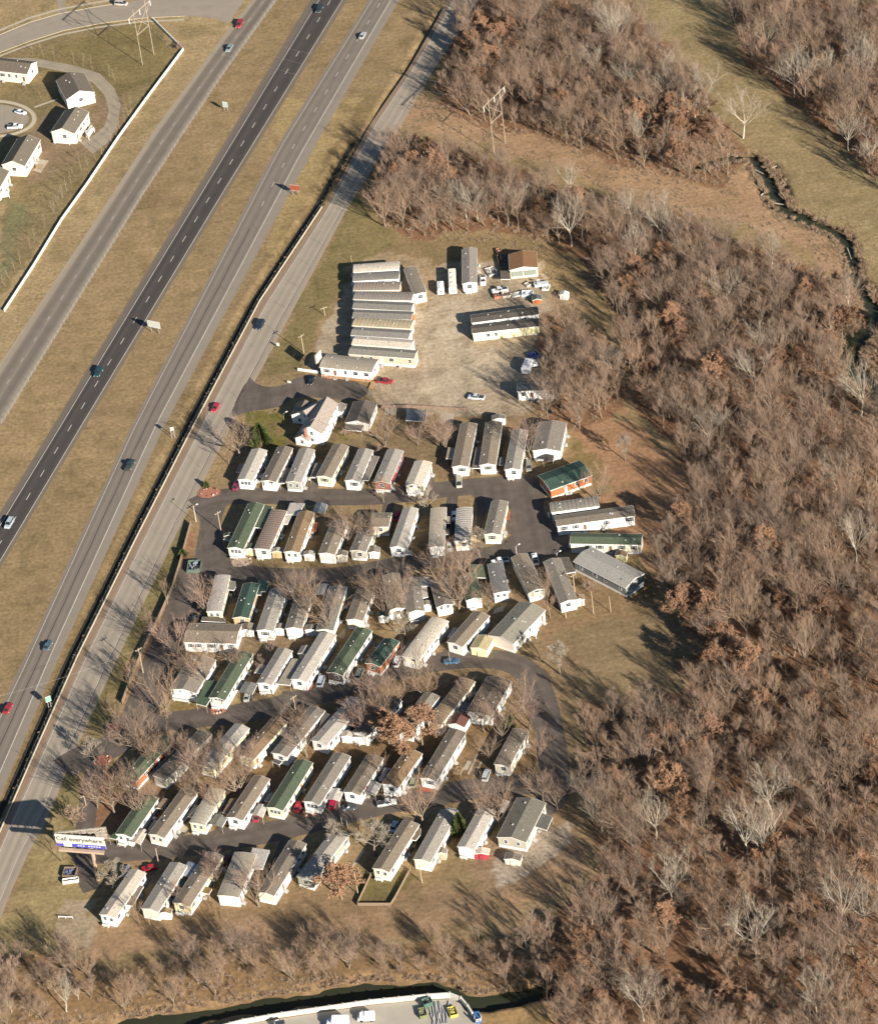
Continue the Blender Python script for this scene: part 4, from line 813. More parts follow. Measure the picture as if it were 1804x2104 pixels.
# ---- sheds
shed('yellow shed with green roof next to the green roofed home, second row', F4, (385, 612), (402, 560), 3.0, YL, rGN)
shed('brown arched shed between the striped and tan roofed homes', F4, (670, 640), (680, 600), 3.0, LB, rG)
shed('grey shed between the tan roofed and beige homes', F4, (1012, 672), (1025, 632), 3.0, PK, rG)
shed('greenish weathered shed right of the beige home', F4, (1368, 680), (1380, 630), 2.9, GB, rDG)
shed('pale shed with open side beside the short grey home', F4, (1712, 645), (1722, 590), 3.0, W_, rDG)
shed('small brown roofed tan shed beside the ribbed silver roof', F5, (1112, 470), (1125, 385), 3.0, LB, c8(140, 92, 66))
shed('white-fronted shed with metal roof above the two longest homes', F3, (650, 205), (652, 160), 4.0, W_, rDG)
shed('grey gabled shed beside the tan home in the third row', F9, (765, 805), (790, 730), 4.0, W_, rBR)
shed('small green roofed shed right of the branch striped home', F9, (1108, 790), (1120, 740), 3.0, W_, rDG)
shed('low shed under branches right of the dark roofed cream home', F9, (1452, 800), (1470, 745), 3.4, W_, rDG)
shed('white open playhouse with green roof beside the fork of a bare tree', F8, (590, 695), (600, 640), 2.8, W_, rGD)
shed('tall narrow white shed beneath the forked bare tree', F8, (700, 650), (740, 620), 3.6, W_, rBR)
shed('small green-topped shed right of the plain bright white gable', F8, (1088, 570), (1082, 520), 2.8, CR, rDG)
shed('pale yellow gabled garage left of the large grey-green double home', F7, (118, 1105), (200, 965), 5.0, YL, c8(206, 190, 146), h=2.8, rise=.6)
shed('cream shed at the right end of the roof with the broad carport', F7, (1200, 580), (1190, 530), 3.0, CR, rTN)
shed('small green roofed shed tucked behind the two left homes of the fourth row', F10, (795, 290), (810, 228), 3.0, GG, rGD)
shed('pink and white open shed behind the very long pale grey roofed home', F10, (1615, 235), (1665, 145), 2.6, PK, c8(196, 182, 168))
shed('white shed with arched roof left of the brown roofed shed, fifth row', F13, (1290, 625), (1310, 560), 3.2, W_, rLG)
shed('white shed with brown-grey roof beside bare trees in the fifth row', F13, (1440, 640), (1480, 560), 5.2, W_, rBR)
shed('cream shed in front of the long flat greyish beige home', F12, (1120, 605), (1150, 545), 3.0, GB, rG)
shed('reddish roofed barn shaped shed behind the long white home', F14, (745, 540), (800, 445), 5.0, W_, c8(124, 86, 74), h=2.6, rise=.9)
shed('small brown roofed shed at the foot of the blue-white awning home', F18, (822, 975), (838, 925), 3.2, W_, rTN)
shed('red and white shed with pale roof in the bottom row', F20, (1035, 595), (1045, 548), 4.0, (.35, .05, .06), rWH, h=2.0)
shed('small white shed with dark roof beyond the wide grey double home', F20, (1282, 640), (1300, 590), 4.4, CR, rDB, h=2.0)
shed('narrow beige shed against the slate grey roofed home', F20, (722, 590), (735, 550), 2.2, TN, rDG)
shed('yellow shed between the green roof and the grey-blue home', F6, (1235, 890), (1260, 830), 3.2, YL, rTB)
shed('dark pump house roofed in green beside the bin pad', F4, (150, 470), (160, 440), 2.6, GG, rGN)
shed('white tall hut with tarpaulin at the right edge of the gravel lot', F22, (1540, 690), (1560, 650), 2.6, W_, W_, h=1.9)
shed('rusty red sided bin with grey lid among the junk on the lot', F22, (1238, 745), (1238, 690), 2.8, OR, c8(112, 116, 108), h=1.6)
# decks and fences of wood
deck('red painted deck beside the tan brown roof in the second row', F4, (1020, 430, 1095, 440, 1110, 350, 1035, 375), .7)
deck('red deck beside the bright cream home', F5, (1445, 300, 1500, 300, 1505, 215, 1455, 215), .7)
deck('brick red ramp in front of the very long pale grey roofed home', F11, (165, 840, 215, 800, 255, 700, 215, 700), .4, mRedWood, False)
deck('brick red planter bed at the foot of the long white home', F14, (410, 1130, 575, 1130, 560, 1110, 430, 1065), .25, mRedWood, False)
deck('long brown wooden ramp along the front of the sales office', F21, (250, 1790, 830, 1855, 935, 1830, 935, 1785, 830, 1800, 450, 1765), .5, mat('ramp_wood', (.42, .24, .12), var=.2), True)
deck('tan boardwalk running down from the office ramp to the sign', F21, (840, 1930, 890, 1945, 935, 1800, 890, 1790), .5, mat('ramp_wood', (.42, .24, .12), var=.2), False)
deck('white railed porch of the large grey-green double home', F7, (490, 1080, 560, 1050, 690, 850, 650, 850), .8, mTrim)
deck('white open pergola at the corner of the large grey-green double home', F7, (665, 960, 740, 990, 765, 900, 700, 840), .7, mTrim)
deck('white porch at the far end of the dark grey-blue double home', F6, (1370, 1290, 1480, 1230, 1490, 1170, 1400, 1210), .9, mTrim)
deck('white fenced deck in front of the flat brown roof in the right cluster', F6, (1090, 500, 1310, 480, 1440, 440, 1420, 380, 1300, 400), .6, mRedWood)
deck('red-brown deck in front of the orange brick home', F3, (1250, 1020, 1480, 935, 1500, 960, 1290, 1040), .5, mRedWood)
deck('wood deck left of the yellow roofed porch', F19, (1240, 700, 1300, 720, 1350, 690, 1290, 640), .5, mWood)
deck('brown entrance deck of the fenced home', F20, (455, 560, 520, 545, 520, 510, 470, 500), .7, mWood)
deck('weathered wood deck behind the olive green car, lower park', F14, (720, 970, 790, 985, 810, 935, 760, 930), .5, mWood)
# ------------------------------------------------------------------ vehicles
mTyre = mat('tyre', (.02, .02, .02)); mHub = mat('wheel_rim', (.45, .45, .45), .4); mCarGlass = mat('car_glass', (.02, .025, .03), .08, var=.05)
mLamp = mat('headlight_glass', (.7, .7, .65), .2); mTail = mat('tail_light', (.35, .02, .02), .3)
SPEC = {  # length, half width, body sections (y frac, z low, z high, width frac), cabin (y0,y1,top y0,top y1,top z)
 'sedan': (4.7, .88, [(-.5, .3, .62, .86), (-.46, .22, .78, .95), (-.2, .2, .86, 1), (.2, .2, .92, 1), (.46, .22, .88, .96), (.5, .32, .74, .88)], (-.24, .36, -.08, .22, 1.40)),
 'suv': (4.8, .95, [(-.5, .35, .75, .88), (-.46, .28, .95, .96), (-.22, .26, 1.02, 1), (.3, .26, 1.06, 1), (.48, .28, 1.05, .97), (.5, .35, .95, .92)], (-.26, .49, -.12, .44, 1.75)),
 'van': (5.0, .98, [(-.5, .35, .75, .86), (-.46, .28, .92, .96), (-.3, .26, 1.05, 1), (.3, .26, 1.12, 1), (.48, .28, 1.12, .98), (.5, .35, 1.0, .94)], (-.38, .495, -.2, .46, 1.9)),
 'pickup': (5.6, .98, [(-.5, .4, .82, .88), (-.46, .32, 1.0, .96), (-.24, .3, 1.08, 1), (.08, .3, 1.08, 1), (.48, .32, 1.08, 1), (.5, .4, 1.0, .96)], (-.24, .12, -.13, .07, 1.78)),
}
def car(label, fr, x, y, dx, dy, typ, col, cat=None, group=None):
    p = Q(fr, x, y, .7); p2 = Q(fr, x+dx, y+dy, .7); d = p2-p; ang = math.atan2(d.x, -d.y)  # local -Y = front toward (dx,dy)
    L, hw, secs, cab = SPEC[typ]; root = thing({'sedan': 'parked_car', 'suv': 'parked_car', 'van': 'van', 'pickup': 'pickup_truck'}[typ] if group != 'cars driving on the highway and frontage roads' else 'moving_car', label, cat or {'sedan': 'car', 'suv': 'car', 'van': 'van', 'pickup': 'pickup truck'}[typ], (p.x, p.y, .02), ang, group)
    m = mat('car_paint', col, .35, .04, 1, kind=None); b = MB(); rings = []
    for (fy, z0, z1, wf) in secs:
        w_ = hw*wf; rings.append([(-w_*.94, fy*L, z0), (w_*.94, fy*L, z0), (w_, fy*L, z0+(z1-z0)*.5), (w_*.93, fy*L, z1), (-w_*.93, fy*L, z1), (-w_, fy*L, z0+(z1-z0)*.5)])
    v = [p_ for r in rings for p_ in r]; f = []
    for i in range(len(rings)-1):
        for k in range(6): f.append((i*6+k, (i+1)*6+k, (i+1)*6+(k+1) % 6, i*6+(k+1) % 6))
    f += [tuple(range(6)), tuple(range(len(v)-6, len(v)))[::-1]]; b.add(v, f)
    if typ == 'pickup': pass
    b.build('body', m, root)
    y0, y1, t0, t1, zt = cab; zb_ = .9 if typ == 'sedan' else 1.04; wb = hw*.88; wt = hw*.72
    g = MB(); g.add([(-wb, y0*L, zb_-.05), (wb, y0*L, zb_-.05), (wb, y1*L, zb_-.05), (-wb, y1*L, zb_-.05), (-wt, t0*L, zt-.05), (wt, t0*L, zt-.05), (wt, t1*L, zt-.05), (-wt, t1*L, zt-.05)],
                    [(0, 1, 5, 4), (1, 2, 6, 5), (2, 3, 7, 6), (3, 0, 4, 7), (4, 5, 6, 7)]); g.build('windows', mCarGlass, root)
    r = MB(); r.box(-wt-.02, t0*L-.02, zt-.05, wt+.02, t1*L+.02, zt); 
    for s_ in (-1, 1):
        for (ya, yb) in (((y0+.02), t0), ((y1-.02), t1), ((y0+y1)/2, (t0+t1)/2)): r.tube((s_*wb*1.0, ya*L, zb_-.05), (s_*(wt+.01), yb*L, zt-.03), .05, .04, 4)
    r.build('roof_panel', m, root)
    if typ == 'pickup':
        k = MB(); k.box(-hw*.8, .15*L, 1.02, hw*.8, .47*L, 1.095); k.build('truck_bed', mat('bed_liner', (.05, .05, .05)), root)
    for sy in (-.31, .31):
        for sx in (-1, 1):
            wq = MB(); rr = .33 if typ == 'sedan' else .38; wq.tube((sx*(hw-.2), sy*L, rr), (sx*(hw+.01), sy*L, rr), rr, rr, 12, cap=True); wo = wq.build('wheel', mTyre, root)
            h_ = MB(); h_.tube((sx*(hw), sy*L, rr), (sx*(hw+.03), sy*L, rr), rr*.6, rr*.6, 10, cap=True); h_.build('rim', mHub, wo)
    for sx in (-1, 1):
        zz = secs[0][2]-.12; k = MB(); k.box(sx*hw*.62-.18, -L*.5-.02, zz-.08, sx*hw*.62+.18, -L*.5+.06, zz+.07); k.build('headlight', mLamp, root)
        zz = secs[-1][2]-.15; k = MB(); k.box(sx*hw*.68-.14, L*.5-.06, zz-.1, sx*hw*.68+.14, L*.5+.02, zz+.1); k.build('tail_light', mTail, root)
    return root
HC = 'cars driving on the highway and frontage roads'; BK = (.012, .018, .022); SI = (.38, .40, .42); RDC = (.30, .03, .035); WHC = (.8, .8, .78); BL = (.05, .12, .2); DG = (.06, .07, .065)
up_, dn_ = (30, -50), (-30, 50)
car('red car on the old west road near the side street', S0, 492, 48, *dn_, 'suv', RDC, group=HC)
car('pale blue-grey car on the west road below the red one', S0, 471, 97, *dn_, 'sedan', (.22, .28, .30), group=HC)
car('dark truck-like car at the top of the southbound highway', S0, 656, 17, *dn_, 'suv', (.03, .05, .05), group=HC)
car('silver car with red lights on the northbound highway near the top', S0, 745, 71, *up_, 'sedan', (.4, .4, .4), group=HC)
car('dark car in the tree shade at the top of the frontage road', S0, 946, 22, *up_, 'sedan', BK, group=HC)
car('dark teal car alone in the middle of the southbound highway', S0, 202, 764, *dn_, 'suv', (.02, .06, .07), group=HC)
car('silver car on the southbound highway at the left border', S0, 19, 1075, *dn_, 'suv', (.36, .42, .44), group=HC)
car('dark green car between the tar seams on the northbound highway', S0, 267, 955, *up_, 'pickup', (.03, .06, .06), 'car', group=HC)
car('dusky blue car lowest on the northbound highway', S0, 98, 1326, *up_, 'sedan', (.08, .12, .15), group=HC)
car('bright red car at the left border of the northbound highway', S0, 16, 1455, *up_, 'sedan', RDC, group=HC)
car('black car on the frontage road beside the gravel lot', S0, 535, 667, *dn_, 'suv', (.02, .03, .045), group=HC)
car('small crimson car on the frontage road above the large bare tree', S0, 443, 836, *dn_, 'sedan', (.38, .03, .05), group=HC)
car('maroon and white car on the side street at the top left', S0, 249, 6, 50, 3, 'van', (.45, .40, .36))
car('white and blue car parked in the cul-de-sac', S0, 42, 229, 50, 12, 'sedan', (.7, .75, .82))
car('white pickup parked in the cul-de-sac below the white and blue car', S0, 31, 259, 50, -2, 'pickup', WHC)
car('black car standing in front of the sales office', F21, 118, 1825, -20, 50, 'sedan', BK)
car('red pickup parked beside the office ramp', F21, 1040, 1845, 50, 6, 'pickup', RDC)
car('white utility truck parked right of the grey roofed lone home', F22, 625, 530, 0, 50, 'pickup', WHC)
car('white pickup truck nosing the junk piles on the lot', F22, 815, 640, -50, 10, 'pickup', WHC)
car('silver pickup alone at the foot of the gravel lot', F22, 548, 1865, -50, -4, 'pickup', (.5, .52, .54))
car('maroon car half hidden beside the left home of the first row', F1, 140, 1205, 15, -40, 'sedan', (.22, .03, .06))
car('pale green car between the first two homes of the first row', F1, 420, 1115, 15, -40, 'sedan', (.33, .36, .33))
car('blue car in the narrow gap left of the cream yellow home', F1, 800, 930, 15, -40, 'sedan', (.03, .05, .14))
car('beige van parked at the kerb below the pinkish beige home', F2, 1460, 1060, 3, 50, 'van', (.42, .38, .3))
car('olive grey car behind the wide white double home', F3, 975, 725, 3, 50, 'suv', (.25, .24, .2))
car('red car in the shade left of the stained silver roof', F5, 285, 262, 10, -40, 'sedan', (.36, .02, .04))
car('pale blue and white car in the shadow left of the ribbed silver roof', F5, 907, 258, 1, 40, 'sedan', (.66, .74, .82))
car('silver car with black windows at the foot of the flat beige roof home', F5, 852, 590, 1, 40, 'sedan', (.48, .5, .47))
car('white pickup parked beside the railed porch home', F7, 728, 150, -14, -60, 'pickup', WHC)
car('white pickup with round patio things at the end of the third row', F7, 352, 172, -50, 10, 'pickup', WHC)
car('car sheltered under the grey gabled carport of the fourth row', F10, 985, 725, 8, -40, 'sedan', (.42, .42, .4))
car('silver minivan beside the green roofed white home', F11, 312, 728, 16, -50, 'van', (.42, .46, .52))
car('dull green car between the two green roofed homes', F11, 725, 648, 20, -50, 'van', (.24, .25, .2))
car('white minivan right of the orange brick home with white skirting', F11, 1132, 515, 20, -50, 'van', WHC)
car('blue car on the bend by the cream home with broad pale roof', F11, 1712, 512, 50, -3, 'sedan', BL)
car('olive car at the left of the brick red planter', F14, 378, 1042, 12, -50, 'suv', (.22, .24, .15))
car('white and grey car on the grass inside the road bend', F14, 1012, 985, 18, -50, 'suv', (.5, .52, .52))
car('silver car parked between the bare tree and the fenced home', F17, 828, 990, 18, -50, 'sedan', (.45, .5, .52))
car('white and grey pickup truck parked along the lowest street', F17, 748, 722, 50, -8, 'pickup', (.55, .56, .54))
car('black sedan in front of the pink striped home', F17, 315, 768, -50, 5, 'sedan', (.05, .06, .07))
car('red car nose-out beneath the white two-tone carport', F17, 135, 720, 12, -40, 'suv', (.4, .02, .06))
car('bright red sports car beside the dark grey roofed home', F16, 1215, 665, 16, -40, 'sedan', (.45, .03, .05))
car('red car in the mouth of the white gabled carport', F16, 775, 770, 14, -40, 'sedan', (.28, .04, .05))
car('red muscle car parked crosswise in front of the grey roofed bottom row home', F18, 650, 465, -50, 8, 'sedan', (.42, .02, .03))
car('blue and white small car left of the bottom corner home', F18, 385, 500, 3, -40, 'sedan', (.45, .55, .66))
car('dark red car in the shadow between the flaking and brown roofed homes', F19, 200, 600, 14, -40, 'sedan', (.10, .02, .03))
car('black car tucked above the crosswise brown roof', F9, 225, 675, -50, 3, 'sedan', BK)
# trailers and campers
def boxy(label, name, cat, fr, a, b, w, h, col, z0=.5, cab=None, group=None, kind='arched', roofc=None):
    A = Q(fr, *a, h); B = Q(fr, *b, h); d = B-A; L = d.length; ang = math.atan2(-d.x, d.y); c = (A+B)/2; root = thing(name, label, cat, (c.x, c.y, 0), ang, group)
    OCC.append((c.x, c.y, ang, w/2, L/2))
    hw = w/2; m = mat('vehicle_shell', col, .5, .06, .8, kind='weather' if kind == 'old' else None); b_ = MB(); b_.prism([(-hw, z0), (hw, z0), (hw, h-.25), (hw-.2, h), (-hw+.2, h), (-hw, h-.25)], -L/2+(1.6 if cab else 0), L/2); b_.build('box_body', m, root)
    if cab:
        k = MB(); k.prism([(-hw+.1, .45), (hw-.1, .45), (hw-.1, 1.9), (hw-.3, 2.1), (-hw+.3, 2.1), (-hw+.1, 1.9)], -L/2+.35, -L/2+1.59); k.box(-hw+.1, -L/2-.3, .45, hw-.1, -L/2+.36, 1.15); k.build('cab', mat('cab_paint', cab, .4, .04), root)
        k = MB(); k.add([(-hw+.2, -L/2+.33, 1.2), (hw-.2, -L/2+.33, 1.2), (hw-.3, -L/2+.34, 1.95), (-hw+.3, -L/2+.34, 1.95)], [(0, 1, 2, 3)]); k.build('windscreen', mCarGlass, root)
    else: window(root, 0, -L/2-.02, 1.7, 0, 1.2, .6)
    for sy in ((-.34, .3) if cab else (.05, .15)):
        for sx in (-1, 1):
            wq = MB(); wq.tube((sx*(hw-.3), sy*L, .42), (sx*(hw-.02), sy*L, .42), .42, .42, 12, cap=True); wq.build('wheel', mTyre, root)
    if kind != 'plain':
        for i in range(3):
            k = MB(); y = -L/4+i*L/4; k.box(-.35, y-.35, h, .35, y+.35, h+.22); k.build('roof_unit', mat('roof_unit', (.6, .56, .5), var=.2), root)
    for s_ in (-1, 1):
        for i in range(3 if L > 7 else 1): window(root, s_*(hw+.01), -L/5+i*L/4, 1.8, R_(90)*s_, .8, .5)
    return root
boxy('small white camper van at the left of the motorhomes on the lot', 'camper', 'camper', F22, (140, 640), (133, 540), 2.3, 2.4, WHC)
boxy('long cream motorhome with rooftop units beside the lone grey roofed home', 'motorhome', 'motorhome', F22, (275, 610), (265, 395), 2.6, 3.2, (.74, .68, .56))
boxy('white truck camper beside the blue tarp in the tree shadow', 'camper', 'camper', F22, (1105, 1530), (1150, 1420), 2.8, 2.9, (.66, .66, .66))
boxy('small white boat trailer behind the shaded camper', 'trailer', 'trailer', F22, (1190, 1480), (1245, 1470), 1.6, 1.3, (.72, .72, .7), kind='plain')
boxy('flat open trailer with blue-white load near the right edge of the lot', 'trailer', 'trailer', F22, (1210, 570), (1370, 550), 2.2, 1.3, (.5, .54, .55), kind='plain')
boxy('white and grey box truck on the industrial yard', 'box_truck', 'truck', FB, (600, 330), (765, 325), 2.5, 3.1, (.72, .72, .7), cab=WHC, kind='plain')
boxy('white flatbed van right of the box truck on the industrial yard', 'van', 'van', FB, (838, 300), (955, 292), 2.2, 2.3, (.8, .78, .72), cab=WHC, kind='plain')
boxy('dark van shaded by the yard wall at the lower border', 'van', 'van', FB, (230, 372), (300, 355), 2.0, 1.9, (.05, .06, .07), kind='plain')
boxy('blue trailer at the lower border right of the yard', 'trailer', 'trailer', FB, (1718, 350), (1698, 282), 1.8, 1.4, (.06, .14, .3), kind='plain')
# junk piles: separate small things
def crate(label, name, cat, fr, x, y, sx, sy, h, ang, col, lidc=None, group=None):
    p = Q(fr, x, y); root = thing(name, label, cat, (p.x, p.y, 0), R_(ang), group); m = mat('painted_steel', col, .6, .2, 2)
    b = MB(); t = .12; b.box(-sx/2, -sy/2, -.02, sx/2, -sy/2+t, h); b.box(-sx/2, sy/2-t, -.02, sx/2, sy/2, h); b.box(-sx/2, -sy/2+t, -.02, -sx/2+t, sy/2-t, h); b.box(sx/2-t, -sy/2+t, -.02, sx/2, sy/2-t, h); b.box(-sx/2+t, -sy/2+t, .05, sx/2-t, sy/2-t, .12); b.build('container', m, root)
    rd = random.Random(label); k = MB()
    for i in range(14):
        x_ = rd.uniform(-sx/2+.4, sx/2-.4); y_ = rd.uniform(-sy/2+.4, sy/2-.4); z_ = rd.uniform(h*.5, h*.9); s_ = rd.uniform(.15, .4); k.box(x_-s_, y_-s_*.7, .1, x_+s_, y_+s_*.7, z_)
    k.build('load', mat('rubbish', lidc or (.2, .22, .25), .8, .5, 3), root); return root
crate('open green rubbish skip filled with bags beside the left park road', 'rubbish_skip', 'skip', FU, 1545, 1110, 4.2, 4.8, 1.4, -8, (.09, .13, .10), (.22, .24, .28))
crate('wooden sided trailer bin with blue junk left of the billboard pole', 'rubbish_skip', 'skip', FX, 540, 920, 3.8, 3.6, 1.1, -12, (.20, .14, .10), (.12, .14, .22))
crate('long white tank-like bin below the wooden sided trailer bin', 'storage_bin', 'bin', FX, 545, 982, 4.6, 1.3, 1.1, 0, (.74, .70, .58))
crate('orange framed crate of scrap near the white pickup on the lot', 'scrap_crate', 'crate', F22, 790, 710, 2.6, 3.2, 1.0, 5, (.42, .18, .1), (.3, .2, .15))
crate('pale crate of scrap right of the orange framed one', 'scrap_crate', 'crate', F22, 890, 705, 2.8, 2.6, .9, 0, (.55, .5, .42), (.25, .15, .1))
crate('white heap of boards right of the two scrap crates', 'scrap_heap', 'scrap', F22, 1010, 700, 4.0, 2.0, .6, 10, (.6, .58, .5), (.5, .48, .42))
crate('grey boat covered by canvas at the lot edge', 'scrap_boat', 'boat', F22, 1130, 695, 2.6, 3.8, 1.0, 80, (.5, .54, .58), (.6, .62, .64))
crate('small white pile of goods below the blue-white load', 'scrap_heap', 'scrap', F22, 1135, 590, 1.8, 1.8, .8, 30, (.5, .46, .4), (.45, .3, .2))
crate('jumble of white pipes under the bare bush at the lot edge', 'scrap_heap', 'scrap', F22, 1345, 620, 2.2, 3.0, .7, -20, (.6, .6, .55), (.5, .5, .46))
crate('stack of bent steel frames left of the brown roofed cart shelter', 'scrap_heap', 'scrap', F22, 720, 440, 3.2, 4.6, .8, 15, (.4, .38, .34), (.3, .28, .25))
crate('blue tarpaulin heap behind the shaded camper', 'tarpaulin_heap', 'tarpaulin', F22, 1205, 1410, 3.0, 2.4, 1.4, 20, (.03, .05, .16), (.04, .07, .2))
crate('row of dark pallets in the shade left of the tan workshop', 'pallet_stack', 'pallets', F22, 875, 330, 4.5, 7.5, 1.2, 3, (.14, .12, .10), (.16, .15, .14))
crate('rusty boards leaning along the yard line left of the workshop', 'pallet_stack', 'pallets', F22, 815, 250, 1.6, 7.0, .9, 3, (.3, .14, .08), (.4, .3, .24))
crate('green yard machine at the corner of the industrial yard', 'yard_machine', 'machine', FB, 1345, 235, 2.6, 2.4, 1.8, 15, (.07, .12, .09), (.1, .12, .1))
crate('yellow frame stack near the rounded wall end', 'pipe_rack', 'rack', FB, 1530, 295, 2.2, 3.4, 1.0, 10, (.45, .38, .08), (.35, .3, .1))
crate('olive bin beside the pipe stacks on the yard', 'storage_bin', 'bin', FB, 1312, 305, 2.0, 3.2, 1.2, 5, (.16, .18, .08), (.2, .2, .12))
pr_ = thing('pipe_stack', 'fanned stack of grey steel pipes on the industrial yard', 'pipes', Q(FB, 1440, 300))
for i in range(16):
    b = MB(); a_ = random.Random(i).uniform(-.5, .5); x0 = (i % 8-4)*.6; y0 = (i//8)*4-2; b.tube((x0, y0-2, .2+.1*(i % 2)), (x0+a_*2, y0+2, .3+.1*(i % 3)), .13, .13, 6, cap=True); b.build('pipe', mat('steel_pipe', (.42, .42, .42), .6), pr_)
# yard wall
def wall_run(label, name, cat, P, h, th, seg, m, m2=None, zb=-.3, pil=.0, part='wall_panel', group=None, cap=None):
    P = resample(P, seg); c = P[len(P)//2].copy(); c.z = 0; root = thing(name, label, cat, c, 0, group)
    for a, b_ in zip(P[:-1], P[1:]):
        d = (b_-a).normalized(); n_ = Vector((d.y, -d.x, 0))*th/2; a2 = a+d*.02-c; b2 = b_-d*.02-c; k = MB(); k.poly([a2-n_, a2+n_, b2+n_, b2-n_], zb, h); k.build(part, m, root)
        if pil: k = MB(); q_ = a-c; k.box(q_.x-pil, q_.y-pil, zb, q_.x+pil, q_.y+pil, h+.15); k.build('pillar', m2 or m, root)
    return root
mWallW = mat('painted_concrete', (.80, .76, .66), .8, .06); mBar = mat('concrete_barrier', (.46, .41, .33), .8, .12); 
wall_run('long cream concrete screen wall between the subdivision and the west road', 'screen_wall', 'wall', Pg(315, 40, 345, 70, 377, 102, 300, 205, 243, 284, 180, 378, 127, 452, 70, 546, 9, 640), 1.05, .25, 4.2, mWallW, mat('pillar_concrete', (.45, .38, .3), var=.1), pil=.17)
BP = resample(BARR, 4.)
wall_run('low cream concrete parapet on the retaining wall along the frontage road', 'parapet_wall', 'wall', BARR, .5, .22, 4., mBar, zb=-1.4)
wall_run('curved concrete retaining wall of the industrial yard by the creek', 'yard_wall', 'wall', YW, 1.5, .45, 3.4, mat('precast_concrete', (.62, .58, .5), .8, .1), mat('wall_post', (.45, .42, .36)), zb=-3.4, pil=.3)
wall_run('low white board wall at the office driveway', 'low_wall', 'wall', Pg(612, 761, 656, 767), 1.0, .25, 2.5, mWallW, zb=0)
def fence(label, P, h, seg, m, rails=(.3, .9), pr=.05, group=None, name='fence', solid=False, z0=0, rail_r=.02):
    P = resample(P, seg); c = P[len(P)//2].copy(); c.z = z0; root = thing(name, label, 'fence', c, 0, group); pm = MB(); pm.tube((0, 0, -.1), (0, 0, h), pr, pr, 5, cap=True); pme = pm.mesh('post', m)
    for p in P: link('post', pme, root, (p.x-c.x, p.y-c.y, 0))
    for z in rails:
        k = MB()
        for a, b_ in zip(P[:-1], P[1:]): k.tube((a.x-c.x, a.y-c.y, z), (b_.x-c.x, b_.y-c.y, z), rail_r, rail_r, 3)
        k.build('rail', m, root)
    if solid:
        for a, b_ in zip(P[:-1], P[1:]):
            d = (b_-a).normalized(); n_ = Vector((d.y, -d.x, 0))*.03; k = MB(); k.poly([a-n_-c, a+n_-c, b_+n_-c, b_-n_-c], .05, h-.1); k.v = [(x, y, z) for x, y, z in k.v]; k.build('board_panel', m, root)
    return root
mGal = mat('galvanised_steel', (.28, .27, .25), .5, .1); mFW_ = mat('fence_wood', (.22, .16, .11), var=.25, scale=3)
fence('galvanised wire fence along the right side of the west road', [p+Vector((.6, 0, 0)) for p in Pg(567, 0, 450, 162, 375, 275, 292.5, 400, 0, 874)], 1.5, 3.0, mGal, (.5, 1.0, 1.45), .06, rail_r=.03)
fence('wire fence at the edge of the ditch beside the parapet wall', [p+Vector((-.55, 0, 0)) for p in BARR], 1.1, 6.0, mGal, (1.28,), .035, rail_r=.015)
fence('wooden board fence around the yard of the pale pink home', Pg(763, 1800, 737, 1855, 735, 1862, 803, 1862, 812, 1848, 843, 1790), 1.25, 2.4, mFW_, (.4, .9), .06, solid=True)
fence('red-brown timber fence at the top of the homes below the gravel lot', Pg(775, 838, 840, 836, 960, 843), 1.0, 2.4, mat('fence_redwood', (.24, .16, .12), var=.2), (.5, 1.2), .06, solid=True)
fence('short wooden fence at the top of the dead-end by the gravel lot', Pg(1044, 854, 1082, 848), 1.2, 2.4, mFW_, (.4, 1.0), .05)
fence('thin wire fence on the lawn below the cul-de-sac house', Pg(312, 60, 350, 100), 1.0, 3, mGal, (.5, .9), .04)
fence('low timber fence across the lawn by the dark grey-blue double home', Pg(1300, 1228, 1345, 1200), 1.0, 2.5, mat('fence_orange', (.45, .25, .08)), (.4, .9), .06, solid=True)
fence('long weathered board fence between the roadside grass and the park', Pg(393, 1078, 382, 1118, 370, 1162, 354, 1212, 334, 1258, 314, 1300, 292, 1345, 270, 1398, 252, 1448), 1.8, 3.0, mFW_, (.5, 1.4), .06, solid=True)
fence('white rail barrier on the grass left of the bottom home', Pg(121, 1888, 150, 1889), .9, 2.0, mTrim, (.6, .85), .06, rail_r=.08)
for lab, p0, p1 in (('row of wheel stops left of the guard pad', (395, 1120), (388, 1150)),): pass
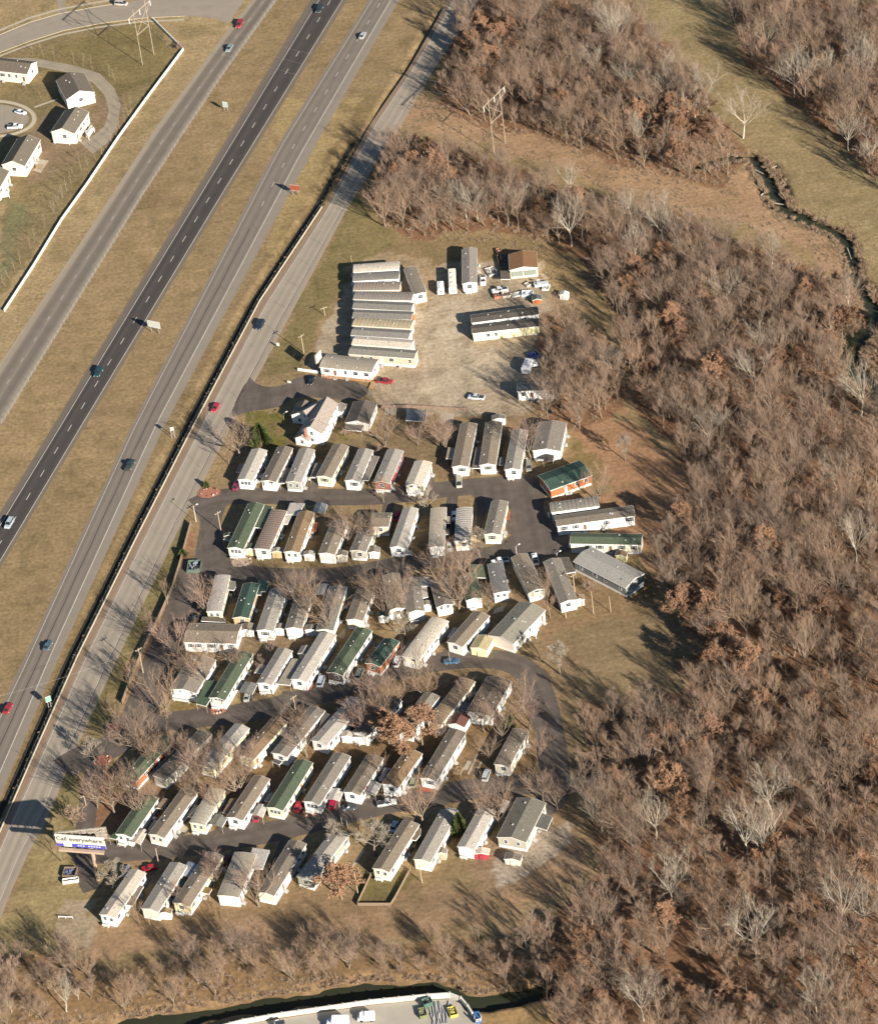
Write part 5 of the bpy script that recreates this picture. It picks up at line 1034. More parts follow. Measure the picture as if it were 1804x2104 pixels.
# ------------------------------------------------------------------ poles, signs, towers
def proj_y(p):
    v = Vector(p)-Vector((0, -OY, H)); dp = v.dot(fw); r = v.dot(rt0)/dp; d = -v.dot(up0)/dp; return CY+F*(-r*sr+d*cr)
def top_z(p, ty):
    lo, hi = 0., 60.
    for _ in range(40):
        m_ = (lo+hi)/2
        if proj_y((p.x, p.y, m_)) > ty: lo = m_
        else: hi = m_
    return lo
mPole = mat('weathered_pole', (.42, .33, .22), var=.15, scale=2); poles = {}
def pole(label, fr, bx, by, tx, ty, lamp=False, arm=True, m=None, r=.15, ang=35, group='utility poles in the park', key=None):
    p = Q(fr, bx, by); h = top_z(p, q(fr, tx, ty)[1]); root = thing('utility_pole' if not lamp else 'street_lamp', label, 'utility pole' if not lamp else 'street lamp', (p.x, p.y, 0), R_(ang), group)
    b = MB(); b.tube((0, 0, -.3), (0, 0, h), r, r*.7, 8, cap=True); b.build('shaft', m or mPole, root)
    if lamp: k = MB(); k.tube((0, 0, h-.3), (1.2, 0, h), .04, .04, 5); k.build('lamp_arm', mGal, root); k = MB(); k.box(1.0, -.15, h-.12, 1.7, .15, h+.06); k.build('lamp_head', mTrim, root)
    elif arm:
        k = MB(); k.box(-1.1, -.06, h-.7, 1.1, .06, h-.55); k.build('crossarm', m or mPole, root)
        for s_ in (-1, 0, 1): k = MB(); k.tube((s_*1.0, 0, h-.55), (s_*1.0, 0, h-.3), .06, .05, 6, cap=True); k.build('insulator', mTrim, root)
    if key: poles[key] = Vector((p.x, p.y, h-.4))
    return root
pole('tall utility pole with crossarm on the strip beside the frontage road', FL, 515, 1275, 470, 1045, key='a')
pole('utility pole with white equipment boxes at the left turn-in', F4, 75, 430, 35, 215, key='b')
pole('slim pole standing in the street below the brick planter home of the fourth row', F10, 1548, 935, 1515, 725, key='c')
pole('pole in front of the cream gable near the lawn', F7, 1060, 785, 1045, 610, arm=False)
pole('first lone bare pole on the lawn', F7, 1357, 740, 1342, 500, arm=False, r=.12)
pole('second lone bare pole further right on the lawn', F7, 1541, 720, 1545, 550, arm=False, r=.12)
pole('pole beside the carport roof near the lawn', F7, 1155, 500, 1135, 310, arm=True)
pole('white lamp post at the upper end of the third row', F7, 530, 92, 524, 12, lamp=True, arm=False, m=mTrim, r=.07)
pole('short white lamp post right of the white pickup', F7, 965, 120, 962, 85, lamp=True, m=mTrim, r=.07)
pole('thin leaning pole in front of the slate grey roofed home', F20, 568, 828, 540, 690, arm=True, key='d')
pole('thin pole left of the fenced yard', F20, 60, 920, 12, 740, arm=False, key='e')
pole('lamp post beside the black sedan', F17, 305, 1035, 270, 800, lamp=True, r=.09, m=mGal)
pole('second slim pole beside the black sedan', F17, 238, 965, 205, 735, arm=False, r=.09)
pole('pole at the red muscle car', F15, 1258, 985, 1240, 800, arm=False, key='f')
pole('pole among the bottom row homes at the yellow sided home', F18, 660, 1130, 622, 950, arm=False, r=.1)
pole('slim pole at the corner of the stacked homes', F21, 290, 1025, 275, 912, arm=True, ang=20)
pole('short pole above the northernmost stacked home', F21, 625, 352, 620, 268, arm=False, r=.09)
pole('pole with shadow beside the office sign frame', FV, 1012, 1465, 975, 1293, arm=True, key='g')
pole('white globe lamp on the green base at the park entrance', FU, 1558, 742, 1534, 618, lamp=True, m=mTrim, r=.08)
pole('pole above the billboard with its shadow on the grass', FK, 1047, 1812, 1008, 1672, arm=True, key='h')
pole('slim pole near the carport in the lower yard', F14, 700, 20, 690, -80, arm=False, r=.09)
pole('short lamp on the lawn of the farmhouse', F1, 690, 470, 690, 385, lamp=True, m=mGal, r=.06)
def sign(label, fr, bx1, by1, bx2, by2, h0, h1, colf, colb=None, text=None, over=.5, r=.09, cat='road sign'):
    A = Q(fr, bx1, by1); B = Q(fr, bx2, by2); c = (A+B)/2; d = B-A; L = d.length; ang = math.atan2(d.y, d.x); root = thing('road_sign', label, cat, (c.x, c.y, 0), ang)
    for s_ in (-1, 1): k = MB(); k.box(s_*L/2-r, -r, -.1, s_*L/2+r, r, h1-.1); k.build('leg', mGal, root)
    k = MB(); k.box(-L/2-over, -r-.1, h0, L/2+over, -r-.02, h1); k.build('panel', mat('sign_face', colf, .5, .06), root)
    k = MB()
    for z in (h0, h1-.1): k.box(-L/2-over, -r-.13, z, L/2+over, -r-.101, z+.1)
    k.build('border', mat('sign_border', colb or (.7, .7, .66)), root)
    for z in (h0+(h1-h0)*.3, h0+(h1-h0)*.7): k = MB(); k.box(-L/2-over, -r-.019, z-.05, L/2+over, r, z+.05); k.build('stiffener', mGal, root)
    return root
sign('large pale grey guide sign on two legs between the highway carriageways', FW, 1205, 1090, 1265, 1102, 2.4, 5.0, (.50, .50, .44), over=1.0)
sign('brown-red sign on two legs beside the northbound highway', F45, 542, 1420, 582, 1425, 2.0, 4.4, (.30, .08, .05), (.6, .55, .5), over=.8)
sign('small pale sign on two legs between the west road and the highway', F45, 42, 805, 65, 808, 1.8, 4.0, (.38, .46, .42), over=.4)
sign('green sign on two legs beside the ditch', FK, 592, 612, 620, 602, 2.2, 4.2, (.18, .36, .28), (.7, .72, .66), over=.5)
sign('pair of tall posts with narrow panel beside the ditch', FU, 1366, 78, 1388, 72, 3.2, 4.4, (.6, .56, .46), over=.1)
sign('small white sign at the roadside above the office', FV, 770, 1412, 782, 1414, .8, 2.0, (.7, .68, .6), over=.3, r=.04)
sign('little sign on the grass at the office driveway', FV, 872, 1745, 884, 1747, .3, 1.1, (.7, .66, .5), over=.4, r=.04)
# office sign on single tall pole
p = Q(FV, 1165, 1640); rt = thing('pole_sign', 'rectangular office sign on one leaning-looking post left of the sales office', 'sign', (p.x, p.y, 0), R_(60))
k = MB(); k.tube((0, 0, -.2), (0, 0, 7.5), .16, .14, 8, cap=True); k.build('post', mat('post_orange', (.4, .2, .12)), rt); k = MB(); k.box(-1.9, -.25, 4.6, 1.9, .25, 8.0); k.build('sign_box', mat('sign_frame', (.35, .28, .2)), rt)
k = MB(); k.box(-1.75, -.28, 4.75, 1.75, -.252, 7.85); k.build('sign_face', mat('sign_face', (.6, .56, .48)), rt)
# entrance sign planters
def rockbed(label, fr, x, y, r_, n=10, col=(.34, .14, .09)):
    p = Q(fr, x, y); rt = thing('planter_bed', label, 'planter', (p.x, p.y, 0)); rd = random.Random(label); k = MB(); pts = [(math.cos(t)*r_*rd.uniform(.8, 1.15), math.sin(t)*r_*.8) for t in np.linspace(0, 6.283, 12)[:-1]]; k.poly(pts, -.02, .12); k.build('soil', mat('red_mulch', col, var=.3, scale=3), rt)
    for i in range(n):
        a_ = rd.uniform(0, 6.28); s_ = rd.uniform(.2, .45); x_ = math.cos(a_)*r_*.8; y_ = math.sin(a_)*r_*.6; q_ = MB(); ico(q_, (x_, y_, .12+s_*.4), s_, rd); q_.build('rock' if i % 2 else 'small_shrub', mat('rock', (.5, .42, .32), var=.3) if i % 2 else mat('shrub', (.16, .09, .06), var=.4), rt)
def ico(b, c, s, rd, fl=.8):
    v = []; n = 6
    for j in range(1, 4):
        t = math.pi*j/4
        for i in range(n): a_ = 6.283*i/n; k = s*rd.uniform(.75, 1.2); v.append((c[0]+math.sin(t)*math.cos(a_)*k, c[1]+math.sin(t)*math.sin(a_)*k, c[2]+math.cos(t)*k*fl))
    v += [(c[0], c[1], c[2]+s*fl), (c[0], c[1], c[2]-s*fl)]; f = []
    for j in range(2):
        for i in range(n): f.append((j*n+i, (j+1)*n+i, (j+1)*n+(i+1) % n, j*n+(i+1) % n))
    for i in range(n): f.append((3*n, i, (i+1) % n)); f.append((3*n+1, 2*n+(i+1) % n, 2*n+i))
    b.add(v, f)
rockbed('red mulch bed with rocks at the upper park entrance', FU, 1660, 510, 3.4, 14)
rockbed('red mulch bed with pale stones at the lower left exit', FK, 1245, 1260, 3.0)
rockbed('reddish bed and bushes right of the lower frontage exit', FL, 240, 1780, 3.0)
rockbed('rockery in front of the left green roofed home of the second row', F4, 290, 745, 3.6, 16, (.4, .3, .22))
rockbed('pinkish shrub bed in front of the sales office windows', F21, 370, 1770, 2.6, 16, (.45, .2, .15))
rockbed('planting bed under the porch home with the shingled front porch', F10, 650, 885, 2.6, 10)
rockbed('planting bed beside the white panel gable in the sixth row', F16, 1340, 735, 2.4, 10)
# billboard
p = Q(F15, 567, 1155); hb = 12.4
P0 = Q(F15, 152, 700, hb); P1 = Q(F15, 688, 742, hb); d_ = (P1-P0); Lb = 14.6; angb = math.atan2(d_.y, d_.x); cB = (P0+P1)/2
bb = thing('billboard', 'big advertising billboard on one thick pole reading "Call everywhere."', 'billboard', (p.x, p.y, 0), angb)
Ri = Matrix.Rotation(-angb, 3, 'Z'); oc = Ri @ (Vector((cB.x, cB.y, 0))-Vector((p.x, p.y, 0)))
mSteel = mat('weathered_steel', (.30, .22, .15), .7, .2); mCat = mat('catwalk_steel', (.42, .31, .22), .6, .1)
k = MB(); k.tube((0, 0, -.3), (0, 0, hb+.8), .62, .55, 14, cap=True); k.build('pole', mat('rusty_pole', (.33, .24, .16), .8, .15), bb)
fx, fy = oc.x, min(-1.0, oc.y) if abs(oc.y) < 4 else -1.2
k = MB(); k.box(fx-Lb/2, fy-.12, hb+.9, fx+Lb/2, fy+.12, hb+5.3); k.build('advert_panel', mat('advert_white', (.60, .57, .48), .6, .02), bb)
k = MB(); k.box(fx-Lb/2, fy-.135, hb+.9, fx+Lb/2, fy-.122, hb+2.15); k.build('blue_band', mat('advert_blue', (.07, .07, .36), .6, .03), bb)
k = MB(); k.box(fx-Lb/2+2.2, fy-.15, hb+.95, fx-Lb/2+4.6, fy-.136, hb+2.5); k.build('white_inset', mat('advert_inset', (.82, .80, .74), .6, .02), bb)
k = MB(); k.add([(fx-Lb/2+.2, fy-.15, hb+1.9), (fx-Lb/2+1.9, fy-.15, hb+1.9), (fx-Lb/2+1.7, fy-.15, hb+2.7), (fx-Lb/2+.5, fy-.15, hb+2.8)], [(0, 1, 2, 3)]); k.build('pink_patch', mat('advert_pink', (.75, .4, .38), .6), bb)
def text(s, size, x, y, z, m, parent, name, bold=0):
    cu = bpy.data.curves.new('lettering', 'FONT'); cu.body = s; cu.size = size; cu.align_x = 'CENTER'; cu.extrude = .01; cu.offset = bold
    ob = bpy.data.objects.new('tmp_text', cu); C.objects.link(ob); bpy.context.view_layer.update()
    me = bpy.data.meshes.new_from_object(ob.evaluated_get(bpy.context.evaluated_depsgraph_get())); bpy.data.objects.remove(ob); me.materials.clear(); me.materials.append(m)
    o = link(name, me, parent, (x, y, z)); o.rotation_euler = (R_(90), 0, 0); return o
mInk = mat('advert_ink', (.06, .055, .05), .7, .02)
text('\u201cCall everywhere.\u201d', 2.05, fx, fy-.15, hb+3.15, mInk, bb, 'lettering', .035)
for i in range(9):
    if i == 3: continue
    k = MB(); x0 = fx-Lb/2+6.3+i*.78; k.box(x0, fy-.15, hb+1.35, x0+.55, fy-.137, hb+1.75); k.build('small_print', mat('advert_light', (.55, .55, .8), .6), bb)
k = MB(); k.box(fx-Lb/2+.8, fy-1.3, hb+.35, fx+Lb/2-.4, fy-.3, hb+.5); k.build('catwalk', mCat, bb)
k = MB(); k.box(fx-Lb/2+.8, fy-1.32, hb-.15, fx+Lb/2-.4, fy-1.24, hb+.6); k.build('catwalk_edge', mCat, bb)
for i in range(7): k = MB(); x0 = fx-Lb/2+1+i*2.1; k.box(x0-.08, fy+.13, hb+.3, x0+.08, fy+.35, hb+5.4); k.build('upright', mSteel, bb)
# second face, opened like a V at the left end, seen from behind
Ld = 14.4; an2 = R_(15); k = MB(); ca, sa = math.cos(an2), math.sin(an2); xo, yo = fx-Lb/2, fy+.6
def V2(s, t, z): return (xo+ca*s-sa*t, yo+sa*s+ca*t, z)
k.add([V2(0, 0, hb+.9), V2(Ld, 0, hb+.9), V2(Ld, .2, hb+.9), V2(0, .2, hb+.9), V2(0, 0, hb+5.3), V2(Ld, 0, hb+5.3), V2(Ld, .2, hb+5.3), V2(0, .2, hb+5.3)], [(0, 3, 2, 1), (4, 5, 6, 7), (0, 1, 5, 4), (1, 2, 6, 5), (2, 3, 7, 6), (3, 0, 4, 7)]); k.build('rear_panel', mat('panel_back', (.24, .21, .17), .8, .25, 1), bb)
for i in range(9):
    k = MB(); k.tube(V2(i*Ld/8, -.12, hb+.6), V2(i*Ld/8, -.12, hb+5.3), .09, .09, 4); k.build('upright', mSteel, bb)
for z in (1.2, 2.6, 4.0, 5.1): k = MB(); k.tube(V2(0, -.2, hb+z), V2(Ld, -.2, hb+z), .08, .08, 4); k.build('stringer', mat('stringer_pale', (.45, .42, .34)), bb)
for i in range(5): k = MB(); x0 = fx-Lb/2+1.5+i*2.9; k.tube((x0, fy+.3, hb+1.0), V2((x0-xo)/ca*.98, -.2, hb+1.0), .1, .1, 4); k.tube((x0, fy+.3, hb+4.8), V2((x0-xo)/ca*.98, -.2, hb+4.8), .07, .07, 4); k.build('brace', mSteel, bb)
k = MB(); k.box(fx-Lb/2+1, -.3, hb+.5, fx+Lb/2-1, .3, hb+.9); k.build('beam', mSteel, bb)
# transmission towers
def tower(label, fr, b1, b2, h, span):
    A = Q(fr, *b1); B = Q(fr, *b2); c = (A+B)/2; d = B-A; L = d.length; ang = math.atan2(d.y, d.x); root = thing('transmission_tower', label, 'power pylon', (c.x, c.y, 0), ang, 'timber H-frame pylons'); mt = mat('pylon_timber', (.36, .29, .21), var=.15)
    for s_ in (-1, 1): k = MB(); k.tube((s_*L/2, 0, -.3), (s_*L/2, 0, h), .14, .10, 8, cap=True); k.build('leg', mt, root)
    k = MB(); k.box(-span/2, -.12, h-2.25, span/2, .12, h-2.0); k.build('crossarm', mt, root)
    k = MB(); k.tube((-L/2, 0, h-11), (L/2, 0, h-4), .08, .08, 5); k.build('brace', mt, root); k = MB(); k.tube((L/2, 0, h-11), (-L/2, 0, h-4), .08, .08, 5); k.build('brace', mt, root)
    k = MB(); k.box(-L/2, -.1, h-11.2, L/2, .1, h-11.0); k.build('cross_beam', mt, root)
    for s_ in (-1, 1): k = MB(); k.tube((s_*L/2, 0, h-6), (s_*span*.42, 0, h-2.3), .1, .1, 5); k.build('brace', mt, root)
    for s_ in (-1, 0, 1): k = MB(); k.tube((s_*span*.46, 0, h-4.4), (s_*span*.46, 0, h-2.3), .12, .12, 6, cap=True); k.build('insulator', mat('insulator', (.75, .72, .62)), root)
    Rm = Matrix.Rotation(ang, 3, 'Z'); return [c+Rm @ Vector((s_*span*.46, 0, h-4.5)) for s_ in (-1, 0, 1)]
t1 = tower('timber H-frame pylon on the lawn at the top left', F0, (1157, 523), (1250, 440), 24, 15)
t2 = tower('timber H-frame pylon in the brown clearing at the edge of the wood', F90, (412, 1125), (493, 1045), 24, 15)
def wire(label, a, b, sag, r=.02, group='overhead wires'):
    n = 14; pts = [a.lerp(b, i/n)-Vector((0, 0, sag*4*(i/n)*(1-i/n))) for i in range(n+1)]; k = MB()
    for p_, q_ in zip(pts[:-1], pts[1:]): k.tube(p_, q_, r, r, 3)
    o = k.build('overhead_wire', mat('wire', (.3, .28, .24), .5)); tag(o, label, 'wire', group)
for a, b, nm in zip(t1, t2, ('left', 'middle', 'right')): wire('%s conductor strung between the two timber pylons' % nm, a, b, 4, .03)
P_ = poles
wire('service wire from the tall roadside pole to the park entrance pole', P_['a'], P_['b'], 1.5)
wire('wire from the entrance pole up to the office sign pole', P_['b'], P_['g'], 2.5)
wire('wire from the tall roadside pole down to the pole above the billboard', P_['a'], P_['h'], 2.0)
wire('wire from the tall roadside pole across the highway', P_['a'], Q(S0, -60, 1445, 8), 1.5)
wire('wire from the roadside pole to the pole in the fourth row street', P_['a'], P_['c'], 1.5)
wire('wire from the fourth row pole to the pole by the red muscle car', P_['c'], P_['f'], 1.5)
wire('wire between the poles of the bottom row', P_['e'], P_['d'], 1.0)
# ------------------------------------------------------------------ trees
def tmat(name, a, b, rough=.95, trans=0):
    m = bpy.data.materials.new(name); m.use_nodes = True; n = m.node_tree.nodes; l = m.node_tree.links; p = n['Principled BSDF']; p.inputs['Roughness'].default_value = rough; p.inputs['Specular IOR Level'].default_value = .1
    oi = n.new('ShaderNodeObjectInfo'); tc = n.new('ShaderNodeTexCoord'); no = n.new('ShaderNodeTexNoise'); no.inputs['Scale'].default_value = .5; l.new(tc.outputs['Object'], no.inputs['Vector'])
    ad = n.new('ShaderNodeMath'); ad.operation = 'ADD'; l.new(oi.outputs['Random'], ad.inputs[0]); l.new(no.outputs[0], ad.inputs[1])
    ml = n.new('ShaderNodeMath'); ml.operation = 'MULTIPLY_ADD'; ml.inputs[1].default_value = .9; ml.inputs[2].default_value = -.4; ml.use_clamp = True; l.new(ad.outputs[0], ml.inputs[0])
    mx = n.new('ShaderNodeMix'); mx.data_type = 'RGBA'; mx.inputs[6].default_value = a+(1,); mx.inputs[7].default_value = b+(1,); l.new(ml.outputs[0], mx.inputs[0]); l.new(mx.outputs[2], p.inputs['Base Color'])
    return m
mBark = tmat('grey_bark', (.25, .195, .14), (.18, .145, .11)); mTwig = tmat('brown_twigs', (.315, .212, .142), (.222, .165, .125)); mPale = tmat('pale_bark', (.56, .50, .39), (.40, .35, .27)); mPaleT = tmat('pale_twigs', (.38, .32, .24), (.29, .245, .19))
mRus = tmat('russet_leaves', (.33, .185, .105), (.235, .135, .085)); mEv = tmat('evergreen_leaves', (.105, .125, .035), (.07, .09, .03)); mRed = tmat('reddish_twigs', (.36, .245, .18), (.28, .195, .15)); mYoung = tmat('young_bark', (.32, .26, .19), (.24, .20, .15))
def grow(seed, h=13., limbs=8, sub=5, tb=5, tw=6, up=.55, spread=.40, twl=1.15, tww=.06, trunk_r=.25, fork=.22, leader=True, leaf=0, leafs=.3, sag=0, bw=.032):
    rd = random.Random(seed); T = MB(); K = MB(); LF = MB()
    def blade(a, b, w_):
        d = b-a; s = d.cross(Vector((rd.uniform(-1, 1), rd.uniform(-1, 1), rd.uniform(-1, 1)))); 
        if s.length < 1e-5: return
        s = s.normalized()*w_; K.add([a-s, a+s, b], [(0, 1, 2)])
    def rdir(d, ang):
        o = d.orthogonal().normalized(); q_ = Matrix.Rotation(rd.uniform(0, 6.283), 3, d) @ o
        return (d*math.cos(ang)+q_*math.sin(ang)).normalized()
    base = Vector((0, 0, -.3)); p = base; r = trunk_r; lean = Vector((rd.uniform(-.06, .06), rd.uniform(-.06, .06), 1)).normalized(); nodes = []
    zt = h*(.82 if leader else fork+.12); nseg = 6
    for i in range(nseg):
        q_ = p+lean*(zt/nseg)+Vector((rd.uniform(-.2, .2), rd.uniform(-.2, .2), 0)); r2 = trunk_r*(1-(i+1)/nseg*.8) if leader else trunk_r*(1-.3*(i+1)/nseg); T.tube(p, q_, r, r2, 6); nodes.append((p, q_, r, r2)); p, r = q_, r2
    def at(z):
        for a, b, ra, rb in nodes:
            if b.z >= z: t = (z-a.z)/(b.z-a.z); return a.lerp(b, t), ra+(rb-ra)*t
        return nodes[-1][1], nodes[-1][3]
    az = rd.uniform(0, 6)
    for i in range(limbs):
        f = i/(limbs-1); z = h*(fork+(.74-fork)*f) if leader else h*(fork+rd.uniform(.02, .12)); o, ro = at(z); az += 2.4+rd.uniform(-.3, .3)
        el = (.35+.5*f if leader else rd.uniform(.6, 1.15))+rd.uniform(-.1, .15); ln = h*(spread*(1.05-.5*f) if leader else rd.uniform(.5, .66)); d = Vector((math.cos(az)*math.cos(el), math.sin(az)*math.cos(el), math.sin(el)))
        a = o; rr = min(ro*.75, trunk_r*.5)*(1 if not leader else 1-.4*f); pts = [a]
        for s_ in range(4):
            d = (d+Vector((rd.uniform(-.18, .18), rd.uniform(-.18, .18), up*.28))).normalized(); b = a+d*ln/4; r3 = rr*.68; T.tube(a, b, rr, r3, 5); a, rr = b, r3; pts.append(a)
        for s_ in range(sub):
            t = .3+.7*(s_+rd.random())/sub; k = min(3, int(t*4)); o2 = pts[k].lerp(pts[k+1], t*4-k) if t < 1 else pts[4]; dd = (pts[k+1]-pts[k]).normalized(); d2 = rdir(dd, rd.uniform(.4, .95)); d2 = (d2+Vector((0, 0, up*.5))).normalized(); l2 = ln*rd.uniform(.35, .6)*(1.15-.4*t)
            m_ = o2+d2*l2*.5; d3 = (d2+Vector((rd.uniform(-.2, .2), rd.uniform(-.2, .2), up*.3))).normalized(); e = m_+d3*l2*.5; K.tube(o2, m_, .05*h/13, .035*h/13, 3); K.tube(m_, e, .035*h/13, .018*h/13, 3)
            for u in range(tb):
                t2 = .2+.8*(u+rd.random())/tb; o3 = o2.lerp(m_, t2*2) if t2 < .5 else m_.lerp(e, t2*2-1); d4 = rdir(d3, rd.uniform(.3, .8)); d4 = (d4+Vector((0, 0, up*.4-sag))).normalized(); l3 = l2*rd.uniform(.4, .65); e3 = o3+d4*l3; blade(o3, e3, bw*h/13)
                for v_ in range(tw):
                    t3 = rd.uniform(.25, 1.); o4 = o3.lerp(e3, t3); d5 = rdir(d4, rd.uniform(.25, .7)); e4 = o4+d5*twl*rd.uniform(.6, 1.2); blade(o4, e4, tww/2)
                    for _ in range(leaf):
                        c_ = o4.lerp(e4, rd.random())+Vector((rd.uniform(-.25, .25), rd.uniform(-.25, .25), rd.uniform(-.25, .25))); n1 = Vector((rd.uniform(-1, 1), rd.uniform(-1, 1), rd.uniform(-1, 1))).normalized(); n2 = n1.orthogonal().normalized(); s5 = leafs*rd.uniform(.6, 1.2); LF.add([c_+n1*s5, c_-n1*s5*.4+n2*s5*.7, c_-n1*s5*.4-n2*s5*.7], [(0, 1, 2)])
    return T, K, LF
def evergreen(seed, h, w_, n=2600):
    rd = random.Random(seed); T = MB(); T.tube((0, 0, -.2), (0, 0, h*.8), .18, .05, 6); LF = MB()
    for i in range(n):
        t = rd.random()**.75; z = h*(.06+.94*t); rr = w_/2*(1-t)**.62*(rd.uniform(.45, 1)); a_ = rd.uniform(0, 6.283); rr *= 1+.16*math.sin(a_*5+z*1.3); c_ = Vector((math.cos(a_)*rr, math.sin(a_)*rr, z)); o = Vector((math.cos(a_), math.sin(a_), .7)).normalized(); s_ = o.cross(Vector((rd.uniform(-1, 1), rd.uniform(-1, 1), rd.uniform(-1, 1)))).normalized(); k = rd.uniform(.25, .5); LF.add([c_+o*k, c_-o*k*.3+s_*k*.5, c_-o*k*.3-s_*k*.5], [(0, 1, 2)])
    return T, LF
KIND = {}
def reg(kind, seeds, mats, **kw):
    KIND[kind] = []
    for s_ in seeds:
        T, K, LF = grow(s_, **kw); parts = [('trunk', T.mesh('trunk', mats[0]))]
        if kw.get('leaf'): K.add(LF.v, LF.f, 1); parts.append(('crown', K.mesh('crown', [mats[1], mats[2]])))
        else: parts.append(('crown', K.mesh('crown', mats[1])))
        KIND[kind].append(parts)
reg('bare', range(1, 9), (mBark, mTwig), limbs=9, sub=6, tb=5, tw=6, tww=.020, up=1.15, bw=.017, spread=.31, trunk_r=.17)
reg('vase', range(11, 16), (mBark, mTwig), leader=False, limbs=8, sub=7, tb=6, tw=6, up=.75, tww=.022, trunk_r=.24, fork=.12, bw=.017)
reg('vasered', range(16, 19), (mBark, mRed), leader=False, limbs=8, sub=7, tb=6, tw=6, up=.75, tww=.022, trunk_r=.24, fork=.12, bw=.017)
reg('belt', range(71, 75), (mBark, mTwig), leader=False, limbs=8, sub=6, tb=6, tw=7, up=.9, tww=.03, trunk_r=.16, fork=.06, bw=.02, h=9.)
reg('pale', range(21, 26), (mPale, mPaleT), leader=False, limbs=7, sub=6, tb=6, tw=6, up=.55, tww=.024, trunk_r=.21, fork=.26, bw=.02)
reg('russet', range(31, 36), (mBark, mTwig, mRus), limbs=10, sub=6, tb=5, tw=5, spread=.36, leaf=4, leafs=.22)
reg('fuzzy', range(41, 43), (mBark, mPaleT), limbs=11, sub=7, tb=7, tw=10, spread=.34, twl=.8, tww=.04, up=.8)
reg('young', range(51, 54), (mYoung, mYoung), h=6.5, limbs=6, sub=3, tb=3, tw=2, trunk_r=.055, spread=.13, up=1.3, twl=.4, tww=.018, fork=.3)
reg('bush', range(61, 64), (mBark, mRed), leader=False, limbs=7, sub=5, tb=5, tw=6, h=4., trunk_r=.06, fork=.03, twl=.5, tww=.05)
def ht(kind): return {'young': 6.5, 'bush': 4., 'belt': 9.}.get(kind, 13.)
def tree(kind, p, h, label, group=None, name=None, rot=None, wide=1., var=None, lean=0, cat=None):
    rd = random.Random(label+str(round(p[0], 1))+str(round(p[1], 1))); v = KIND[kind][rd.randrange(len(KIND[kind])) if var is None else var]; k = h/ht(kind)
    o = thing(name or {'pale': 'pale_barked_tree', 'russet': 'russet_oak', 'young': 'young_tree', 'bush': 'bare_bush'}.get(kind, 'bare_tree'), label, cat or ('bush' if kind == 'bush' else 'tree'), (p[0], p[1], p[2] if len(p) > 2 else 0), rd.uniform(0, 6.28) if rot is None else rot, group); o.scale = (k*wide, k*wide, k)
    if lean: o.rotation_euler = (0, R_(lean), R_(200))
    for n_, me in v: link(n_, me, o)
    return o
